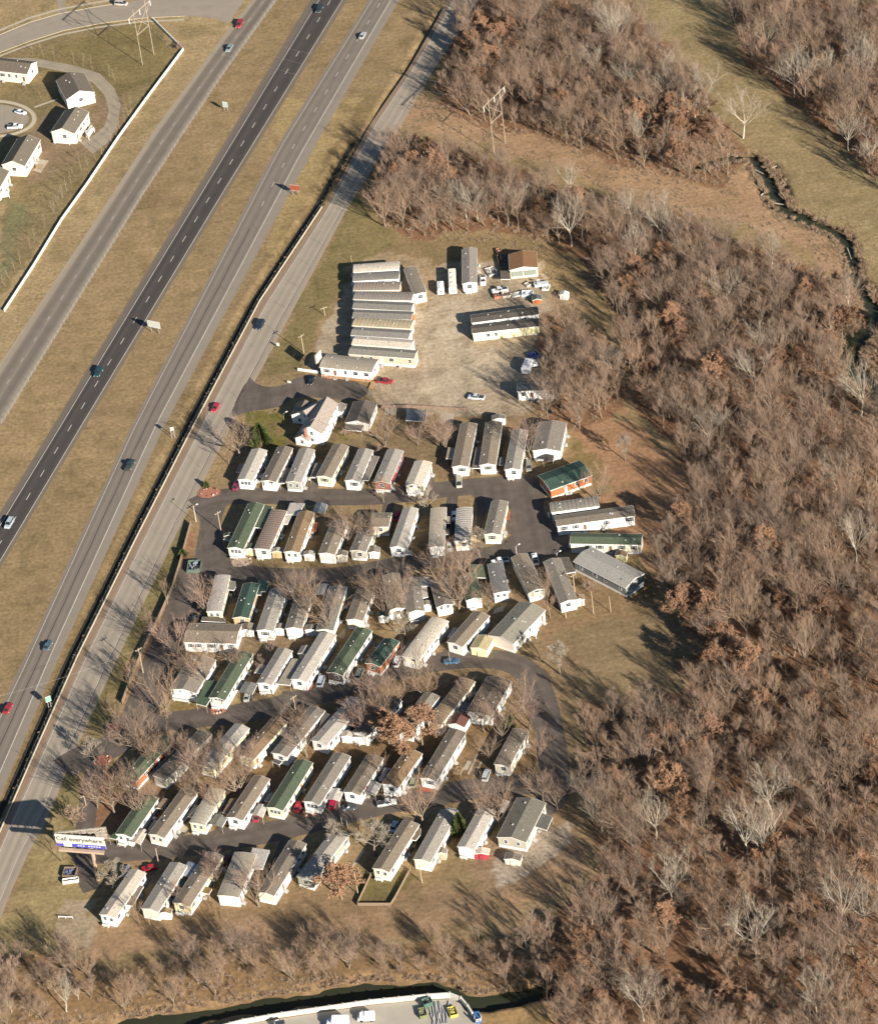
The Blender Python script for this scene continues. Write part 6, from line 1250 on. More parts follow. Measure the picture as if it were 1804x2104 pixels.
# individually described park trees: frame, base x, base y, height, kind, label
PT = [
 (F1, 185, 880, 14, 'vase', 'big spreading bare tree left of the green evergreen by the frontage road', 1.25),
 (F1, 60, 960, 8, 'bare', 'smaller bare tree below the big spreading one at the first row', 1),
 (F2, 620, 650, 12, 'vase', 'forked bare tree between the garage and the red home', 1.1), (F2, 990, 640, 8, 'vasered', 'small reddish tree in front of the blue-grey carport', 1),
 (F2, 1205, 560, 11, 'vase', 'bare tree with pale trunk beside the concrete slab', 1), (F2, 1310, 720, 11, 'vasered', 'purple-brown bare tree left of the pinkish beige home', 1),
 (F3, 1000, 640, 14, 'vasered', 'tall pinkish bare tree between the pale pink and wide white homes', .9), (F2, 560, 730, 3.5, 'bush', 'dense brown bush between the white and the dark red home', 1),
 (F2, 170, 540, 4, 'bush', 'reddish bush at the corner of the dark roofed garage', 1),
 (F2, 600, 1290, 9, 'vase', 'leaning bare tree on the first street in front of the dark red home', .9), (F2, 1120, 1400, 9, 'fuzzy', 'fuzzy pale tree on the street right of the stained silver roof', 1),
 (F4, 1430, 590, 11, 'vasered', 'purple-brown bare tree over the short grey home', 1), (F4, 1690, 590, 12, 'vase', 'bare tree behind the short grey home', .9),
 (F5, 60, 560, 9, 'vase', 'pale forked bare tree right of the short grey home', .8),
 (F8, 1480, 640, 16, 'vase', 'very broad bare tree at the foot of the third row', 1.2), (F8, 650, 760, 16, 'vase', 'forked bare tree with bright trunk near the playhouse', 1.05),
 (F8, 825, 700, 15, 'vase', 'straight tall bare tree left of the plain bright white gable', .9), (F8, 860, 960, 9, 'fuzzy', 'bushy tree above the orange brick home with white skirting', 1.2),
 (F5, 790, 960, 11, 'vase', 'bare tree above the second street, west one of two', 1.1), (F5, 1010, 930, 12, 'vase', 'bare tree above the second street, east one of two', 1.1),
 (F9, 345, 655, 13, 'vasered', 'leaning pinkish bare tree at the left end of the third row', 1.1), (F9, 1440, 700, 14, 'vase', 'tall bare tree in front of the dark roofed cream home', 1),
 (F9, 1690, 850, 15, 'vase', 'spreading bare tree above the long pale grey roofed home', 1.1), (F9, 1400, 470, 10, 'vasered', 'reddish bare tree behind the branch striped home', .9),
 (F10, 500, 640, 15, 'vase', 'bare tree between the two left homes of the fourth row', 1.1), (F10, 860, 440, 9, 'vase', 'bare tree over the long green roof of the fourth row', 1),
 (F10, 1180, 480, 7, 'bare', 'small bare tree beside the two-tone blue-grey roof', 1), (F10, 1290, 290, 8, 'bare', 'bare tree shading the upper wall of the two-tone roof home', 1),
 (FL, 850, 1140, 14, 'vasered', 'forked tree with reddish crown at the crosswise brown roof', 1), (FL, 740, 1690, 15, 'vase', 'bare tree at the corner of the tan lawn in the fourth row', .9),
 (FL, 480, 2000, 15, 'vase', 'large bare tree beside the lowest left road junction', 1.15), (FL, 70, 2100, 8, 'fuzzy', 'round pale tree at the frontage exit', 1.15),
 (FL, 740, 640, 9, 'bare', 'slender tree on the strip above the tall roadside pole, upper', .9), (FL, 625, 960, 11, 'bare', 'slender tree on the strip above the tall roadside pole, lower', .9),
 (FL, 470, 1330, 8, 'bare', 'tree casting its shadow below the tall roadside pole', .9), (FL, 440, 1470, 11, 'bare', 'tree on the strip above the lower exit', 1), (FL, 240, 1650, 7, 'young', 'thin pale tree on the grass above the lower exit', 1.4),
 (F12, 375, 640, 15, 'vase', 'large bare tree above the orange log home', 1.15), (F12, 540, 790, 12, 'vase', 'bare tree across the middle of the orange log home', .9),
 (F12, 1515, 1100, 14, 'vase', 'spreading bare tree between the fifth and sixth rows', 1.1), (F12, 1040, 965, 13, 'vasered', 'tree with two orange lit trunks in the fifth row', 1),
 (F12, 880, 640, 8, 'vasered', 'reddish tree over the long flat greyish beige home', 1), (F12, 1300, 700, 9, 'vase', 'bare tree over the pale yellow home', 1),
 (F13, 830, 870, 12, 'vase', 'bare tree over the walled home with the carport roof', 1.1), (F13, 1480, 640, 12, 'vasered', 'reddish bare tree over the weathered grey home', 1),
 (F13, 1380, 520, 7, 'bush', 'red-brown shrub tree beside the bicoloured roof', 1.2),
 (F14, 400, 270, 14, 'vase', 'bare tree above the second street bend', 1.1), (F14, 490, 340, 11, 'vase', 'bare tree left of the tan ribbed home', 1),
 (F14, 855, 350, 8, 'vase', 'pale bare tree right beside the tan ribbed home', .9), (F14, 1130, 700, 15, 'vase', 'tall bare tree near the beige pointed lot', 1),
 (F14, 1390, 590, 12, 'vasered', 'reddish bare tree at the top of the beige flat roofed home', 1), (F14, 1340, 440, 12, 'vase', 'round bare tree inside the road bend at the asphalt edge', 1), (F14, 1460, 880, 10, 'vase', 'bare tree at the tip of the grassy point', 1),
 (F14, 1000, 620, 10, 'vase', 'bare tree right of the long white home', 1), (F14, 60, 360, 12, 'vasered', 'reddish bare tree at the centre of the fifth row', 1), (F14, 140, 600, 11, 'vase', 'bare tree between the weathered homes of the fifth row', 1),
 (F15, 745, 410, 15, 'vase', 'large bare tree behind the billboard', 1.05), (F15, 1060, 480, 12, 'vase', 'bare tree over the green roofed home by the billboard', 1), (F15, 1625, 300, 10, 'vase', 'bare tree over the pinkish panelled home', 1),
 (F15, 960, 200, 11, 'vase', 'bare tree between the orange log home and the billboard home', 1), (F15, 290, 560, 6, 'bush', 'dark red shrubs behind the billboard', 1.2),
 (F16, 590, 560, 14, 'vase', 'bare tree with wide limbs left of the long white brown roofed home', 1.1), (F16, 350, 750, 12, 'vase', 'bare tree right of the short cream home', 1), (F16, 80, 560, 11, 'vase', 'bare tree above the short cream home', 1),
 (F17, 1130, 985, 15, 'vase', 'fan shaped bare tree in the lowest street', 1.15), (F20, 195, 610, 13, 'fuzzy', 'dense pinkish brown tree left of the fenced home', 1.1), (F17, 665, 420, 8, 'vase', 'small tree beside the pink striped roof', .8),
 (F15, 790, 1250, 9, 'fuzzy', 'low bare tree left of the bottom corner home', 1.3), (F18, 540, 1120, 11, 'bare', 'slender bare tree at the foot of the brown lean-to roof', .8), (F18, 1000, 880, 8, 'bare', 'bare tree leaning over the yellow sided home', 1),
 (F18, 1400, 690, 8, 'vasered', 'reddish tree right of the yellow sided home', 1), (F18, 1110, 1090, 9, 'bare', 'slender bare tree below the yellow sided home', .7),
 (F19, 570, 1130, 14, 'vase', 'spreading bare tree in front of the flaking silver roof', 1.2), (F19, 1440, 440, 9, 'fuzzy', 'fuzzy pale tree over the grey-green gabled home', 1),
 (F20, 1190, 400, 15, 'vase', 'broad bare tree above the white home with the red shed', 1.1), (F20, 1530, 190, 12, 'vase', 'bare tree at the top corner of the wide grey double home', 1), (F20, 1080, 330, 10, 'vasered', 'reddish tree beside the slanting white awning', 1),
 (F7, 890, 780, 12, 'bare', 'thin bare tree beside the plain white gable by the lawn', .8), (FS, 125, 330, 11, 'fuzzy', 'pale round crowned tree on the lawn by the road bend', 1), (F7, 1320, 520, 5, 'bush', 'purple-brown bush on the lawn beside the dark grey-blue home', 1.1),
 (FT, 424, 1256, 9, 'fuzzy', 'thin pale tree on the russet grass above the right cluster', .9), (FX, 480, 830, 8, 'bare', 'bare tree on the grass left of the billboard pole', 1),
 (F7, 230, 700, 9, 'vase', 'bare tree left of the large grey-green double home', 1), (F7, 850, 560, 9, 'vase', 'bare tree between the two grey-brown roofs', .9),
 (F6, 960, 210, 13, 'vase', 'bare tree above the long white home with flat brown roof', 1), (F3, 1230, 150, 14, 'vase', 'bare tree behind the wide white double home', 1.1),
 (F2, 680, 300, 10, 'vase', 'bare tree over the pale slab by the garage', 1), (F21, 390, 1760, 3, 'bush', 'red twigged bush at the office windows', 1),
 (F0, 1470, 400, 3.5, 'bush', 'small purple bush at the corner of the screen wall', 1), (FX, 40, 1700, 7, 'bush', 'tangled brush on the field at the bottom left', 1.4), (F5, 1180, 700, 10, 'fuzzy', 'pale hazy tree beside the ribbed silver roof', 1),
 (F10, 60, 990, 4, 'bush', 'red-brown bush at the edge of the tan lawn', 1), (S0, 703, 1848, 11, 'russet', 'russet oak at the bottom row beside the grey-green gabled home', 1.35),
 (S0, 826, 1552, 13, 'russet', 'russet oak in the middle of the park, left of the long white home', 1.1), (S0, 868, 1535, 13, 'russet', 'second russet oak touching the first, nearer the red barn shed', 1.1), (S0, 800, 1530, 11, 'russet', 'russet oak above the pink striped home', 1.0),
 (S0, 1068, 1520, 4, 'bush', 'small shrub inside the bend', 1),
]
for fr, x, y, h, kd, lb, wdn in PT: tree(kd, Q(fr, x, y), h*(1.0 if h < 6 else 1.13), lb, wide=wdn*1.05)
for fr, x, y, h, kd, lb in ((F13, 1690, 560, 13, 'vase', 'bare tree crowding the centre of the fifth row, rightmost'), (F13, 1560, 480, 13, 'vase', 'bare tree at the upper centre of the fifth row'), (F14, 230, 420, 13, 'vase', 'bare tree over the roof left of the road bend'), (F14, 620, 700, 10, 'vase', 'bare tree beside the foot of the red barn shaped shed'),
    (F14, 1060, 860, 9, 'vase', 'bare tree above the white and grey car on the grass'), (F16, 200, 330, 12, 'vase', 'bare tree between the cream yellow and long brown roofed homes of the park'), (F12, 1650, 800, 12, 'vasered', 'reddish bare tree at the foot of the sandy brown roof'), (F13, 760, 640, 12, 'vase', 'bare tree with crown against the bicoloured roof'),
    (F9, 1250, 560, 12, 'vase', 'bare tree rising behind the dark roofed cream home'), (F8, 480, 560, 12, 'vase', 'bare tree left of the forked bright trunk'), (F8, 1330, 500, 13, 'vase', 'bare tree over the narrow white fronted home'), (F10, 330, 520, 12, 'vase', 'bare tree over the dark grey double home'), (F12, 700, 720, 11, 'vase', 'bare tree over the far end of the orange log home'),
    (F15, 560, 330, 12, 'vase', 'bare tree upper left behind the billboard'), (F15, 1200, 330, 11, 'vase', 'bare tree between billboard home and its long neighbour'), (F5, 900, 1010, 13, 'vase', 'bare tree between the two above the second street'), (F3, 70, 520, 11, 'vase', 'bare tree left of the pinkish beige home'), (F19, 60, 780, 9, 'vasered', 'reddish tree at the left wall of the flaking silver roof home'),
    (F3, 1330, 100, 13, 'vase', 'bare tree at the upper right corner of the wide white double home'), (F22, 1480, 1900, 12, 'vase', 'bare tree below the old dark trailer'), (F20, 1640, 250, 11, 'vase', 'bare tree right of the porch roof of the wide grey double home')): tree(kd, Q(fr, x, y), h, lb, wide=1.05)
def ev(label, fr, x, y, h, w_, n, seed):
    T, LF = evergreen(seed, h, w_, n); p = Q(fr, x, y); o = thing('evergreen_tree', label, 'evergreen', (p.x, p.y, 0)); T.build('trunk', mBark, o); LF.build('crown', mEv, o)
ev('wide bushy green evergreen on the lawn left of the farmhouse', F1, 430, 745, 8.5, 8.5, 5200, 5)
ev('cone shaped green evergreen in the bottom row', F20, 873, 452, 8.5, 5.2, 3600, 6)
ev('small green cedar under bare trees inside the road bend', F14, 1225, 600, 7, 4, 1800, 7)
ev('little green shrub at the entrance rock bed', FU, 1640, 470, 2.5, 2.2, 500, 8)
ev('dark hedge bush beside the strip of frontage grass', FU, 1450, 1010, 2.2, 4, 900, 9)
# saplings of the subdivision
sap = [(F0, p) for p in [(265, 440), (352, 460), (438, 475), (598, 512), (672, 540), (752, 558), (885, 620), (935, 655), (1050, 943), (1058, 890), (1010, 995), (975, 1040), (940, 1100), (903, 1148), (868, 1200), (828, 1255), (785, 1310), (715, 1350), (645, 1300), (663, 1388), (615, 1438), (583, 1492), (545, 1552), (507, 1605), (472, 1665), (434, 1722)]]+[(FW, p) for p in [(497, 25), (465, 80), (427, 135), (355, 255), (272, 370), (237, 430), (163, 548), (120, 608), (76, 670), (40, 730)]]
for fr, p in sap: tree('young', Q(fr, *p), 6.8, 'slender leafless young tree on the lawn between the houses and the cream wall', group='young trees planted along the screen wall', wide=1.1)
for fr, x, y in ((F0, 225, 740), (F0, 335, 790), (F0, 690, 800), (F0, 240, 395)): tree('young', Q(fr, x, y), 4.5, 'thin sapling in a front yard of the subdivision', group='front yard saplings of the subdivision', wide=1)
# ---- woods
def inside(pt, P): return bool(inpoly(np.array([pt[0]]), np.array([pt[1]]), P)[0])
def clear(pt, m_=1.5):
    for cx, cy, an, hw, hl in OCC:
        dx, dy = pt[0]-cx, pt[1]-cy; u = dx*math.cos(an)+dy*math.sin(an); v = -dx*math.sin(an)+dy*math.cos(an)
        if abs(u) < hw+m_ and abs(v) < hl+m_: return False
    return True
def px_of(p):
    v = Vector((p[0], p[1]+OY, -H)); dp = v.dot(fw); r = v.dot(rt0)/dp; d = -v.dot(up0)/dp; return CX+F*(r*cr+d*sr), CY+F*(-r*sr+d*cr)
def region(p):
    u, v = px_of(p)
    if u > 1480 and v < 440: return 'in the wood beyond the creek'
    if v < 400 and u > 880 and v < 300+(u-900)*.17: return 'in the wood above the brown clearing'
    if u < 1190 and v < 520: return 'in the belt above the gravel lot'
    if u < 1300 and v < 900: return 'in the thicket right of the gravel lot'
    if v < 900: return 'in the wood below the brown clearing'
    if v < 1420: return 'in the wood right of the lawn'
    if v < 1760: return 'in the wood right of the road bend'
    return 'in the wood below the dirt patch'
PALE = [(F90, 1290, 400, 20, 'great pale sycamore with double trunk at the upper edge of the wood'), (F90, 1310, 380, 18, 'pale sycamore twin close beside the great one'), (F90, 1380, 720, 15, 'pale tree with raised arms in the upper wood'), (F90, 1150, 560, 13, 'pale slim tree left of the raised-arm tree'),
 (F90, 1670, 800, 15, 'pale tree with a crooked top near the clearing'), (F90, 1480, 1090, 14, 'pale tree at the rim of the brown clearing'), (F90, 1715, 640, 14, 'pale tree high in the upper wood, right side'), (F90, 970, 1430, 12, 'pale tree standing alone in the brown clearing'),
 (F90, 95, 1590, 13, 'first pale tree of the left belt'), (F90, 215, 1600, 14, 'second pale tree of the left belt'), (F90, 290, 1600, 13, 'third pale tree of the left belt'), (F90, 580, 1600, 13, 'single pale trunk in the middle belt'), (F90, 1420, 1640, 12, 'pale tree low in the middle belt'), (F90, 1640, 1640, 13, 'right pale tree of the middle belt'),
 (F135, 410, 870, 17, 'pale tree with tiered limbs at the field edge'), (F135, 690, 1110, 17, 'white leafless sycamore on the creek bank'), (F135, 510, 1060, 7, 'broken pale stump with one long bough by the creek'), (F135, 1185, 760, 17, 'gnarled white sycamore with arched boughs at the top right'), (F135, 1650, 650, 17, 'pale tree pair left at the right border'), (F135, 1695, 680, 16, 'pale tree pair right at the right border'), (F135, 1105, 780, 15, 'tall pale tree leaning over the top right field'), (F135, 1440, 700, 14, 'pale tree behind the gnarled sycamore'), (F135, 310, 990, 14, 'pale thin tree left of the tiered limbs'), (F135, 870, 430, 12, 'slender pale tree at the top of the right wood'), (F135, 1540, 1210, 14, 'round grey tree at the edge of the right field'), (F135, 1710, 1390, 15, 'pale tree at the right border above the creek field'),
 (FT, 170, 240, 18, 'tall pale tree at the upper left tip of the main wood'), (FT, 480, 170, 15, 'pale tree right of the tall upper left one'), (FT, 480, 310, 13, 'whitish bushy tree under the dark gap'), (FT, 600, 230, 14, 'pale tree beside the brown clearing'), (FT, 680, 250, 14, 'pale tree with stiff upward limbs beside the clearing'), (FT, 1120, 350, 13, 'pale tree near the creek bend'), (FT, 920, 540, 15, 'slender pale tree in the centre of the main wood'), (FT, 1060, 780, 15, 'pale tree with low fork in the main wood'), (FT, 1040, 960, 17, 'whitest crown in the middle of the main wood'), (FT, 1545, 1050, 18, 'pale tall tree near the right border by the pond'), (FT, 1485, 540, 12, 'pale tree bent over the creek'), (FT, 820, 1200, 15, 'bright round crown at the field edge of the main wood'), (FT, 1520, 1740, 15, 'broad pale tree low at the right of the main wood'), (FT, 1420, 1400, 14, 'pale branching tree in the right part of the wood'),
 (FT, 370, 880, 12, 'pale slim tree behind the gravel lot thicket'), (FS, 1175, 1030, 18, 'bright pale tree standing clear in the lower wood'), (FS, 1060, 1250, 18, 'great pale leaning sycamore in the lower wood'), (FS, 1130, 1260, 17, 'upright pale sycamore beside the great leaning one'), (FS, 680, 1490, 16, 'pale tree with tangled crown in the lower wood'), (FS, 1540, 1600, 17, 'pale tree at the lower right'), (FS, 1640, 1600, 14, 'small pale tree at the lower right border'), (FS, 1100, 1740, 18, 'pale tree with snaking boughs in the lower wood'), (FS, 600, 1150, 14, 'tilted pale tree near the worn dirt'), (FS, 540, 2060, 15, 'pale round tree near the bottom border'), (FS, 1400, 2040, 14, 'pale tree left of the lower right corner'), (FS, 330, 1120, 10, 'thin pale tree beside the worn dirt patch'), (FS, 260, 1010, 13, 'grey tree at the edge of the lower road'),
 (FX, 515, 1980, 11, 'single white slender tree on the field at the bottom left')]
tr_sp = []
for fr, x, y, h, lb in PALE:
    p = Q(fr, x, y); tr_sp.append((p.x, p.y)); tree('pale', p, h, lb, wide=1.05)
RUS = [(FT, 210, 130, 12), (FT, 500, 490, 13), (FT, 610, 340, 10), (FT, 650, 680, 14), (FT, 690, 750, 12), (FT, 550, 850, 8), (FT, 820, 960, 14), (FT, 880, 900, 13), (FT, 1250, 860, 10), (FT, 800, 560, 9), (FT, 410, 130, 10), (FT, 1350, 940, 8), (FT, 990, 1360, 9),
 (FS, 890, 360, 14), (FS, 1050, 370, 15), (FS, 720, 80, 12), (FS, 860, 90, 13), (FS, 1420, 150, 15), (FS, 1350, 410, 11), (FS, 1180, 430, 9), (FS, 660, 720, 12), (FS, 710, 980, 15), (FS, 600, 760, 10), (FS, 850, 770, 8), (FS, 120, 1900, 12), (FS, 240, 1880, 12), (FS, 310, 2072, 12), (FS, 1055, 1930, 10), (FS, 1260, 1780, 10), (FS, 1100, 1300, 7), (FS, 420, 1830, 7), (FS, 960, 1980, 9), (FS, 1060, 2050, 9),
 (F90, 430, 400, 13), (F90, 250, 430, 12), (F90, 400, 140, 12), (F90, 300, 210, 8), (F90, 810, 240, 9), (F90, 340, 690, 12), (F90, 680, 800, 11), (F90, 10, 1330, 12), (F90, 90, 1400, 10), (F90, 1030, 1590, 13), (F45, 1300, 1400, 12), (F45, 1590, 1330, 13), (F45, 1450, 1100, 7), (F45, 1550, 1180, 10), (F45, 1750, 1450, 8), (F135, 1310, 660, 12), (F135, 1510, 560, 11), (F135, 1560, 540, 9), (F90, 1100, 700, 8), (FT, 1090, 1740, 14), (FT, 900, 1800, 9), (FT, 1000, 1850, 12), (FT, 700, 1990, 12), (FT, 1150, 2000, 10), (FT, 1400, 2000, 11)]
for fr, x, y, h in RUS:
    p = Q(fr, x, y); tr_sp.append((p.x, p.y)); tree('russet', p, h, 'oak still holding russet leaves '+region(p), group='russet leaved oaks '+region(p))
rg = random.Random(99); grid = {}; pts = []
k_ = 0
while k_ < 95:
    p = (rg.uniform(-40, 190), rg.uniform(-255, 340))
    if any(inside(p, P) and inside((p[0], p[1]+8), P) for P in FOREST[:3]) and fbm(np.array([p[0]]), np.array([p[1]]), 35, 91)[0] > .48 and clear(p, 3) and pdist(np.array([p[0]]), np.array([p[1]]), CREEK)[0] > 6:
        tr_sp.append(p); tree('russet', p, rg.uniform(7, 13), 'oak still holding russet leaves '+region(p), group='russet leaved oaks '+region(p)); k_ += 1
def ok(p, d):
    gx, gy = int(p[0]//8), int(p[1]//8)
    for i in (-1, 0, 1):
        for j in (-1, 0, 1):
            for q_ in grid.get((gx+i, gy+j), ()):
                if (q_[0]-p[0])**2+(q_[1]-p[1])**2 < d*d: return False
    return True
for p in tr_sp: grid.setdefault((int(p[0]//8), int(p[1]//8)), []).append(p)
NC = 26000
cx_ = np.array([rg.uniform(-60, 225) for _ in range(NC)]); cy_ = np.array([rg.uniform(-275, 372) for _ in range(NC)])
msk = np.zeros(NC, bool)
for P in FOREST: msk |= inpoly(cx_, cy_, P)
mup = np.zeros(NC, bool)
for P in FOREST: mup |= inpoly(cx_, cy_+11, P)
msk &= mup | (cy_ > 352)
dck = np.minimum(pdist(cx_, cy_, CREEK)-1.0, pdist(cx_, cy_, CREEK2)-2.0); dens = fbm(cx_, cy_, 26, 71)
msk &= dck > 4.5
for i in np.nonzero(msk)[0]:
    p = (cx_[i], cy_[i]); d = 3.7 if dens[i] > .45 else 5.0
    if dens[i] < .30 and rg.random() < .6: continue
    if ok(p, d) and clear(p, 2.0): grid.setdefault((int(p[0]//8), int(p[1]//8)), []).append(p); pts.append(p)
pts.sort(key=lambda p: p[1])
inv = [p for p in pts if -262 < p[1]]
near = inv[:150]; ns = set(near); rest = [p for p in pts if p not in ns]
print('forest trees', len(pts))
for p in near: tree('bare' if rg.random() < .6 else 'vase', p, rg.uniform(8.5, 17), 'grey-brown leafless tree '+region(p), group='leafless trees '+region(p), wide=rg.uniform(.85, 1.2))
# the remaining wood as one mass, points + geometry nodes
src = bpy.data.collections.new('wood_source')
for kd, n_ in (('bare', 8), ('vase', 5), ('vasered', 2)):
    for v in KIND[kd][:n_]:
        T, K = v[0][1], v[1][1]; bm_ = MB(); me = bpy.data.meshes.new('leafless_tree_mass')
        vv = [tuple(x.co) for x in T.vertices]+[tuple(x.co) for x in K.vertices]; o_ = len(T.vertices); ff = [tuple(p_.vertices) for p_ in T.polygons]+[tuple(i+o_ for i in p_.vertices) for p_ in K.polygons]
        me.from_pydata(vv, [], ff); me.materials.append(mBark); me.materials.append(mTwig); me.polygons.foreach_set('material_index', [0]*len(T.polygons)+[1]*len(K.polygons)); me.update()
        src.objects.link(bpy.data.objects.new('leafless_tree_mass', me))
def scatter(name, P, coll, smin, smax, seed, kindname='stuff', tilt=0):
    me = bpy.data.meshes.new(name); me.from_pydata([(p[0], p[1], p[2] if len(p) > 2 else 0) for p in P], [], []); o = link(name, me); o['kind'] = 'stuff'
    ng = bpy.data.node_groups.new(name, 'GeometryNodeTree'); ng.interface.new_socket('Geometry', in_out='INPUT', socket_type='NodeSocketGeometry'); ng.interface.new_socket('Geometry', in_out='OUTPUT', socket_type='NodeSocketGeometry')
    n = ng.nodes; l = ng.links; gi = n.new('NodeGroupInput'); go = n.new('NodeGroupOutput'); ip = n.new('GeometryNodeInstanceOnPoints'); ci = n.new('GeometryNodeCollectionInfo')
    ci.inputs['Collection'].default_value = coll; ci.inputs['Separate Children'].default_value = True; ci.inputs['Reset Children'].default_value = True
    rr = n.new('FunctionNodeRandomValue'); rr.data_type = 'FLOAT_VECTOR'; rr.inputs[0].default_value = (-tilt, -tilt, 0); rr.inputs[1].default_value = (tilt, tilt, 6.283); rr.inputs['Seed'].default_value = seed
    rs = n.new('FunctionNodeRandomValue'); rs.data_type = 'FLOAT'; rs.inputs[2].default_value = smin; rs.inputs[3].default_value = smax; rs.inputs['Seed'].default_value = seed+1
    l.new(gi.outputs[0], ip.inputs['Points']); l.new(ci.outputs[0], ip.inputs['Instance']); ip.inputs['Pick Instance'].default_value = True
    l.new(rr.outputs[0], ip.inputs['Rotation']); l.new(rs.outputs[1], ip.inputs['Scale']); l.new(ip.outputs[0], go.inputs[0])
    md = o.modifiers.new('scatter', 'NODES'); md.node_group = ng; return o
scatter('leafless_wood', rest, src, .6, 1.34, 5)
# creekside belt at the bottom: countable sparse trees
cand = []
for _ in range(3000):
    p = (rg.uniform(-150, 40), rg.uniform(-250, -150))
    if inside(p, FBOT) and float(pdist(np.array([p[0]]), np.array([p[1]]), CREEK3)[0]) > 4.6 and ok(p, 2.8 if fbm(np.array([p[0]]), np.array([p[1]]), 10, 5)[0] > .5 else 8.): grid.setdefault((int(p[0]//8), int(p[1]//8)), []).append(p); cand.append(p)
for i, p in enumerate(cand[:90]):
    k = rg.random(); kd = 'belt' if k < .6 else ('pale' if k < .66 else 'vase')
    tree(kd if kd != 'pale' else 'pale', p, rg.choice((4, 5, 7, 9, 12))*rg.uniform(.8, 1.2), 'leafless tree in the sparse belt above the dark creek' if kd != 'pale' else 'pale leafless tree in the sparse belt above the dark creek', group='trees of the creekside belt' if kd != 'pale' else 'pale trees of the creekside belt')
# brush / reeds
bsrc = bpy.data.collections.new('brush_source')
def brush(seed, col, n, hh, ww):
    rd = random.Random(seed); k = MB()
    for i in range(n):
        a_ = rd.uniform(0, 6.283); e_ = rd.uniform(.25, 1.3); o = Vector((rd.uniform(-.3, .3), rd.uniform(-.3, .3), -.05)); d = Vector((math.cos(a_)*math.cos(e_), math.sin(a_)*math.cos(e_), math.sin(e_))); b_ = o+d*hh*rd.uniform(.5, 1.1); s_ = d.cross(Vector((rd.uniform(-1, 1), rd.uniform(-1, 1), 1))).normalized()*ww; k.add([o-s_, o+s_, b_], [(0, 1, 2)])
    bsrc_o = bpy.data.objects.new('brush_clump', k.mesh('brush_clump', col)); return bsrc_o
mBr1 = tmat('dead_brush', (.40, .29, .19), (.26, .17, .11)); mBr2 = tmat('dry_reeds', (.36, .27, .18), (.26, .19, .13)); mBr3 = tmat('dry_grass', (.28, .24, .14), (.22, .19, .11))
for s_ in range(3): bsrc.objects.link(brush(s_, mBr1, 60, 1.5, .05))
rsrc = bpy.data.collections.new('reed_source')
for s_ in range(3): rsrc.objects.link(brush(10+s_, mBr2, 50, 1.3, .06))
gsrc = bpy.data.collections.new('grass_source')
for s_ in range(3): gsrc.objects.link(brush(20+s_, mBr3, 40, .8, .06))
def scat_pts(polys, n, seed, bounds, avoid=2.6, thin=None):
    r = np.random.default_rng(seed); x = r.uniform(bounds[0], bounds[1], n); y = r.uniform(bounds[2], bounds[3], n); m = np.zeros(n, bool)
    for P in polys: m |= inpoly(x, y, P)
    for Cc in (CREEK, CREEK2, CREEK3): m &= pdist(x, y, Cc) > avoid
    if thin is not None: m &= fbm(x, y, 12, seed) > thin
    return [(a, b) for a, b in zip(x[m], y[m]) if clear((a, b), .3)]
scatter('forest_underbrush', scat_pts(FOREST+[FBOT], 60000, 7, (-150, 225, -275, 372), thin=.38), bsrc, .4, 1.1, 11)
REED = [zones[5][0], Pg(800, 420, 860, 440, 1100, 480, 1180, 560, 1260, 700, 1200, 700, 1100, 560, 1000, 500, 800, 490), zones[7][0][:0] or zones[12][0]]
scatter('clearing_reeds', scat_pts(REED[:2], 30000, 8, (-40, 200, -60, 372), thin=.40), rsrc, .3, .8, 13)
bank = []
rb = np.random.default_rng(12)
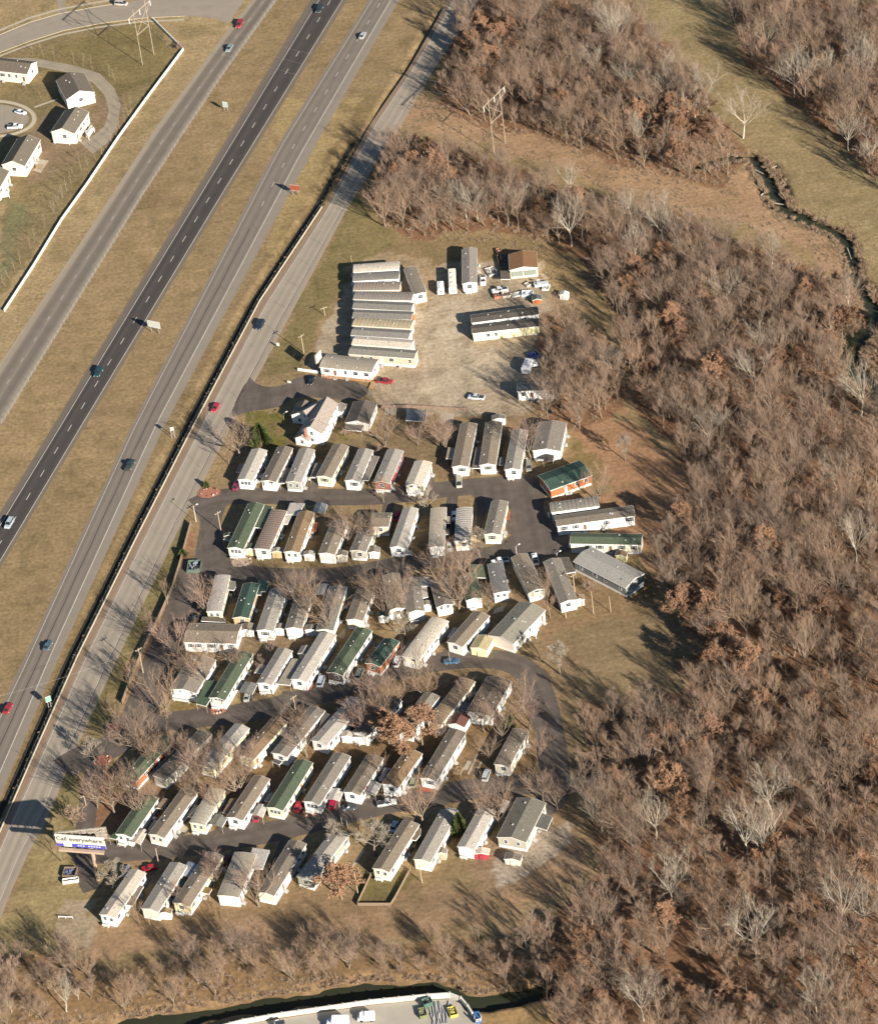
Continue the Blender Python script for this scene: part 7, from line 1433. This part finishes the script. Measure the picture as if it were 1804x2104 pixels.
for Cc, off in ((CREEK, 3.0), (CREEK2, 6.0), (CREEK3, 4.0)):
    for k in range(700):
        t = rb.random(); p = at_frac(Cc, t); a = at_frac(Cc, min(1, t+.02)); d = a-p
        if d.length < 1e-6: continue
        d.normalize(); o = Vector((d.y, -d.x, 0)); s_ = rb.choice([-1, 1])*(off*.55+rb.gamma(2., 1.1)); pp = p+o*s_
        if Cc is CREEK3 and s_ > 0: continue
        bank.append((pp.x, pp.y, -.6))
scatter('creek_bank_brush', bank, bsrc, .5, 1.4, 19)
for i, (x, y, dx, dy) in enumerate([(1585, 345, 22, -10), (1560, 352, 16, 8), (1690, 458, 18, 6), (1745, 520, 8, 22), (1600, 418, 20, 3), (1570, 395, 14, -12), (1505, 318, 20, 6)]):
    a = Q(S0, x-dx/2, y-dy/2, -.9); b_ = Q(S0, x+dx/2, y+dy/2, -.7); k = MB(); k.tube(a, b_, .22, .12, 6, cap=True); tag(k.build('fallen_log', mPale), ('pale fallen log bridging the pool at the creek bend', 'fallen log at the upstream end of the creek pool', 'short fallen log in the narrow middle reach of the creek', 'fallen log lying along the creek where it turns down', 'fallen log just downstream of the creek pool', 'fallen log on the left bank of the creek pool', 'fallen log where the creek leaves the upper wood')[i], 'log', 'fallen logs along the creek')
scatter('field_grass_tufts', scat_pts([zones[6][0], zones[31][0]], 26000, 9, (-150, 225, -275, 372), thin=.45), gsrc, .25, .6, 15)
dr = []
rgd = np.random.default_rng(3)
for k in range(2600):
    t = rgd.random(); p = at_frac(DITCH, t); a = at_frac(DITCH, min(1, t+.01)); d = (a-p); 
    if d.length < 1e-6: continue
    d.normalize(); o = Vector((d.y, -d.x, 0)); s_ = rgd.choice([-1, -1, 1])*rgd.uniform(1.4, 7.5); pp = p+o*s_
    if float(pdist(np.array([pp.x]), np.array([pp.y]), BARR)[0]) > .9 and s_*1 < 2.2: dr.append((pp.x, pp.y, -.3))
scatter('ditch_weeds', [p for i, p in enumerate(dr) if i % 3], bsrc, .12, .4, 17)
EXTRA = [(F22, 1450, 1300), (F22, 1380, 1150), (F22, 1600, 1200)]
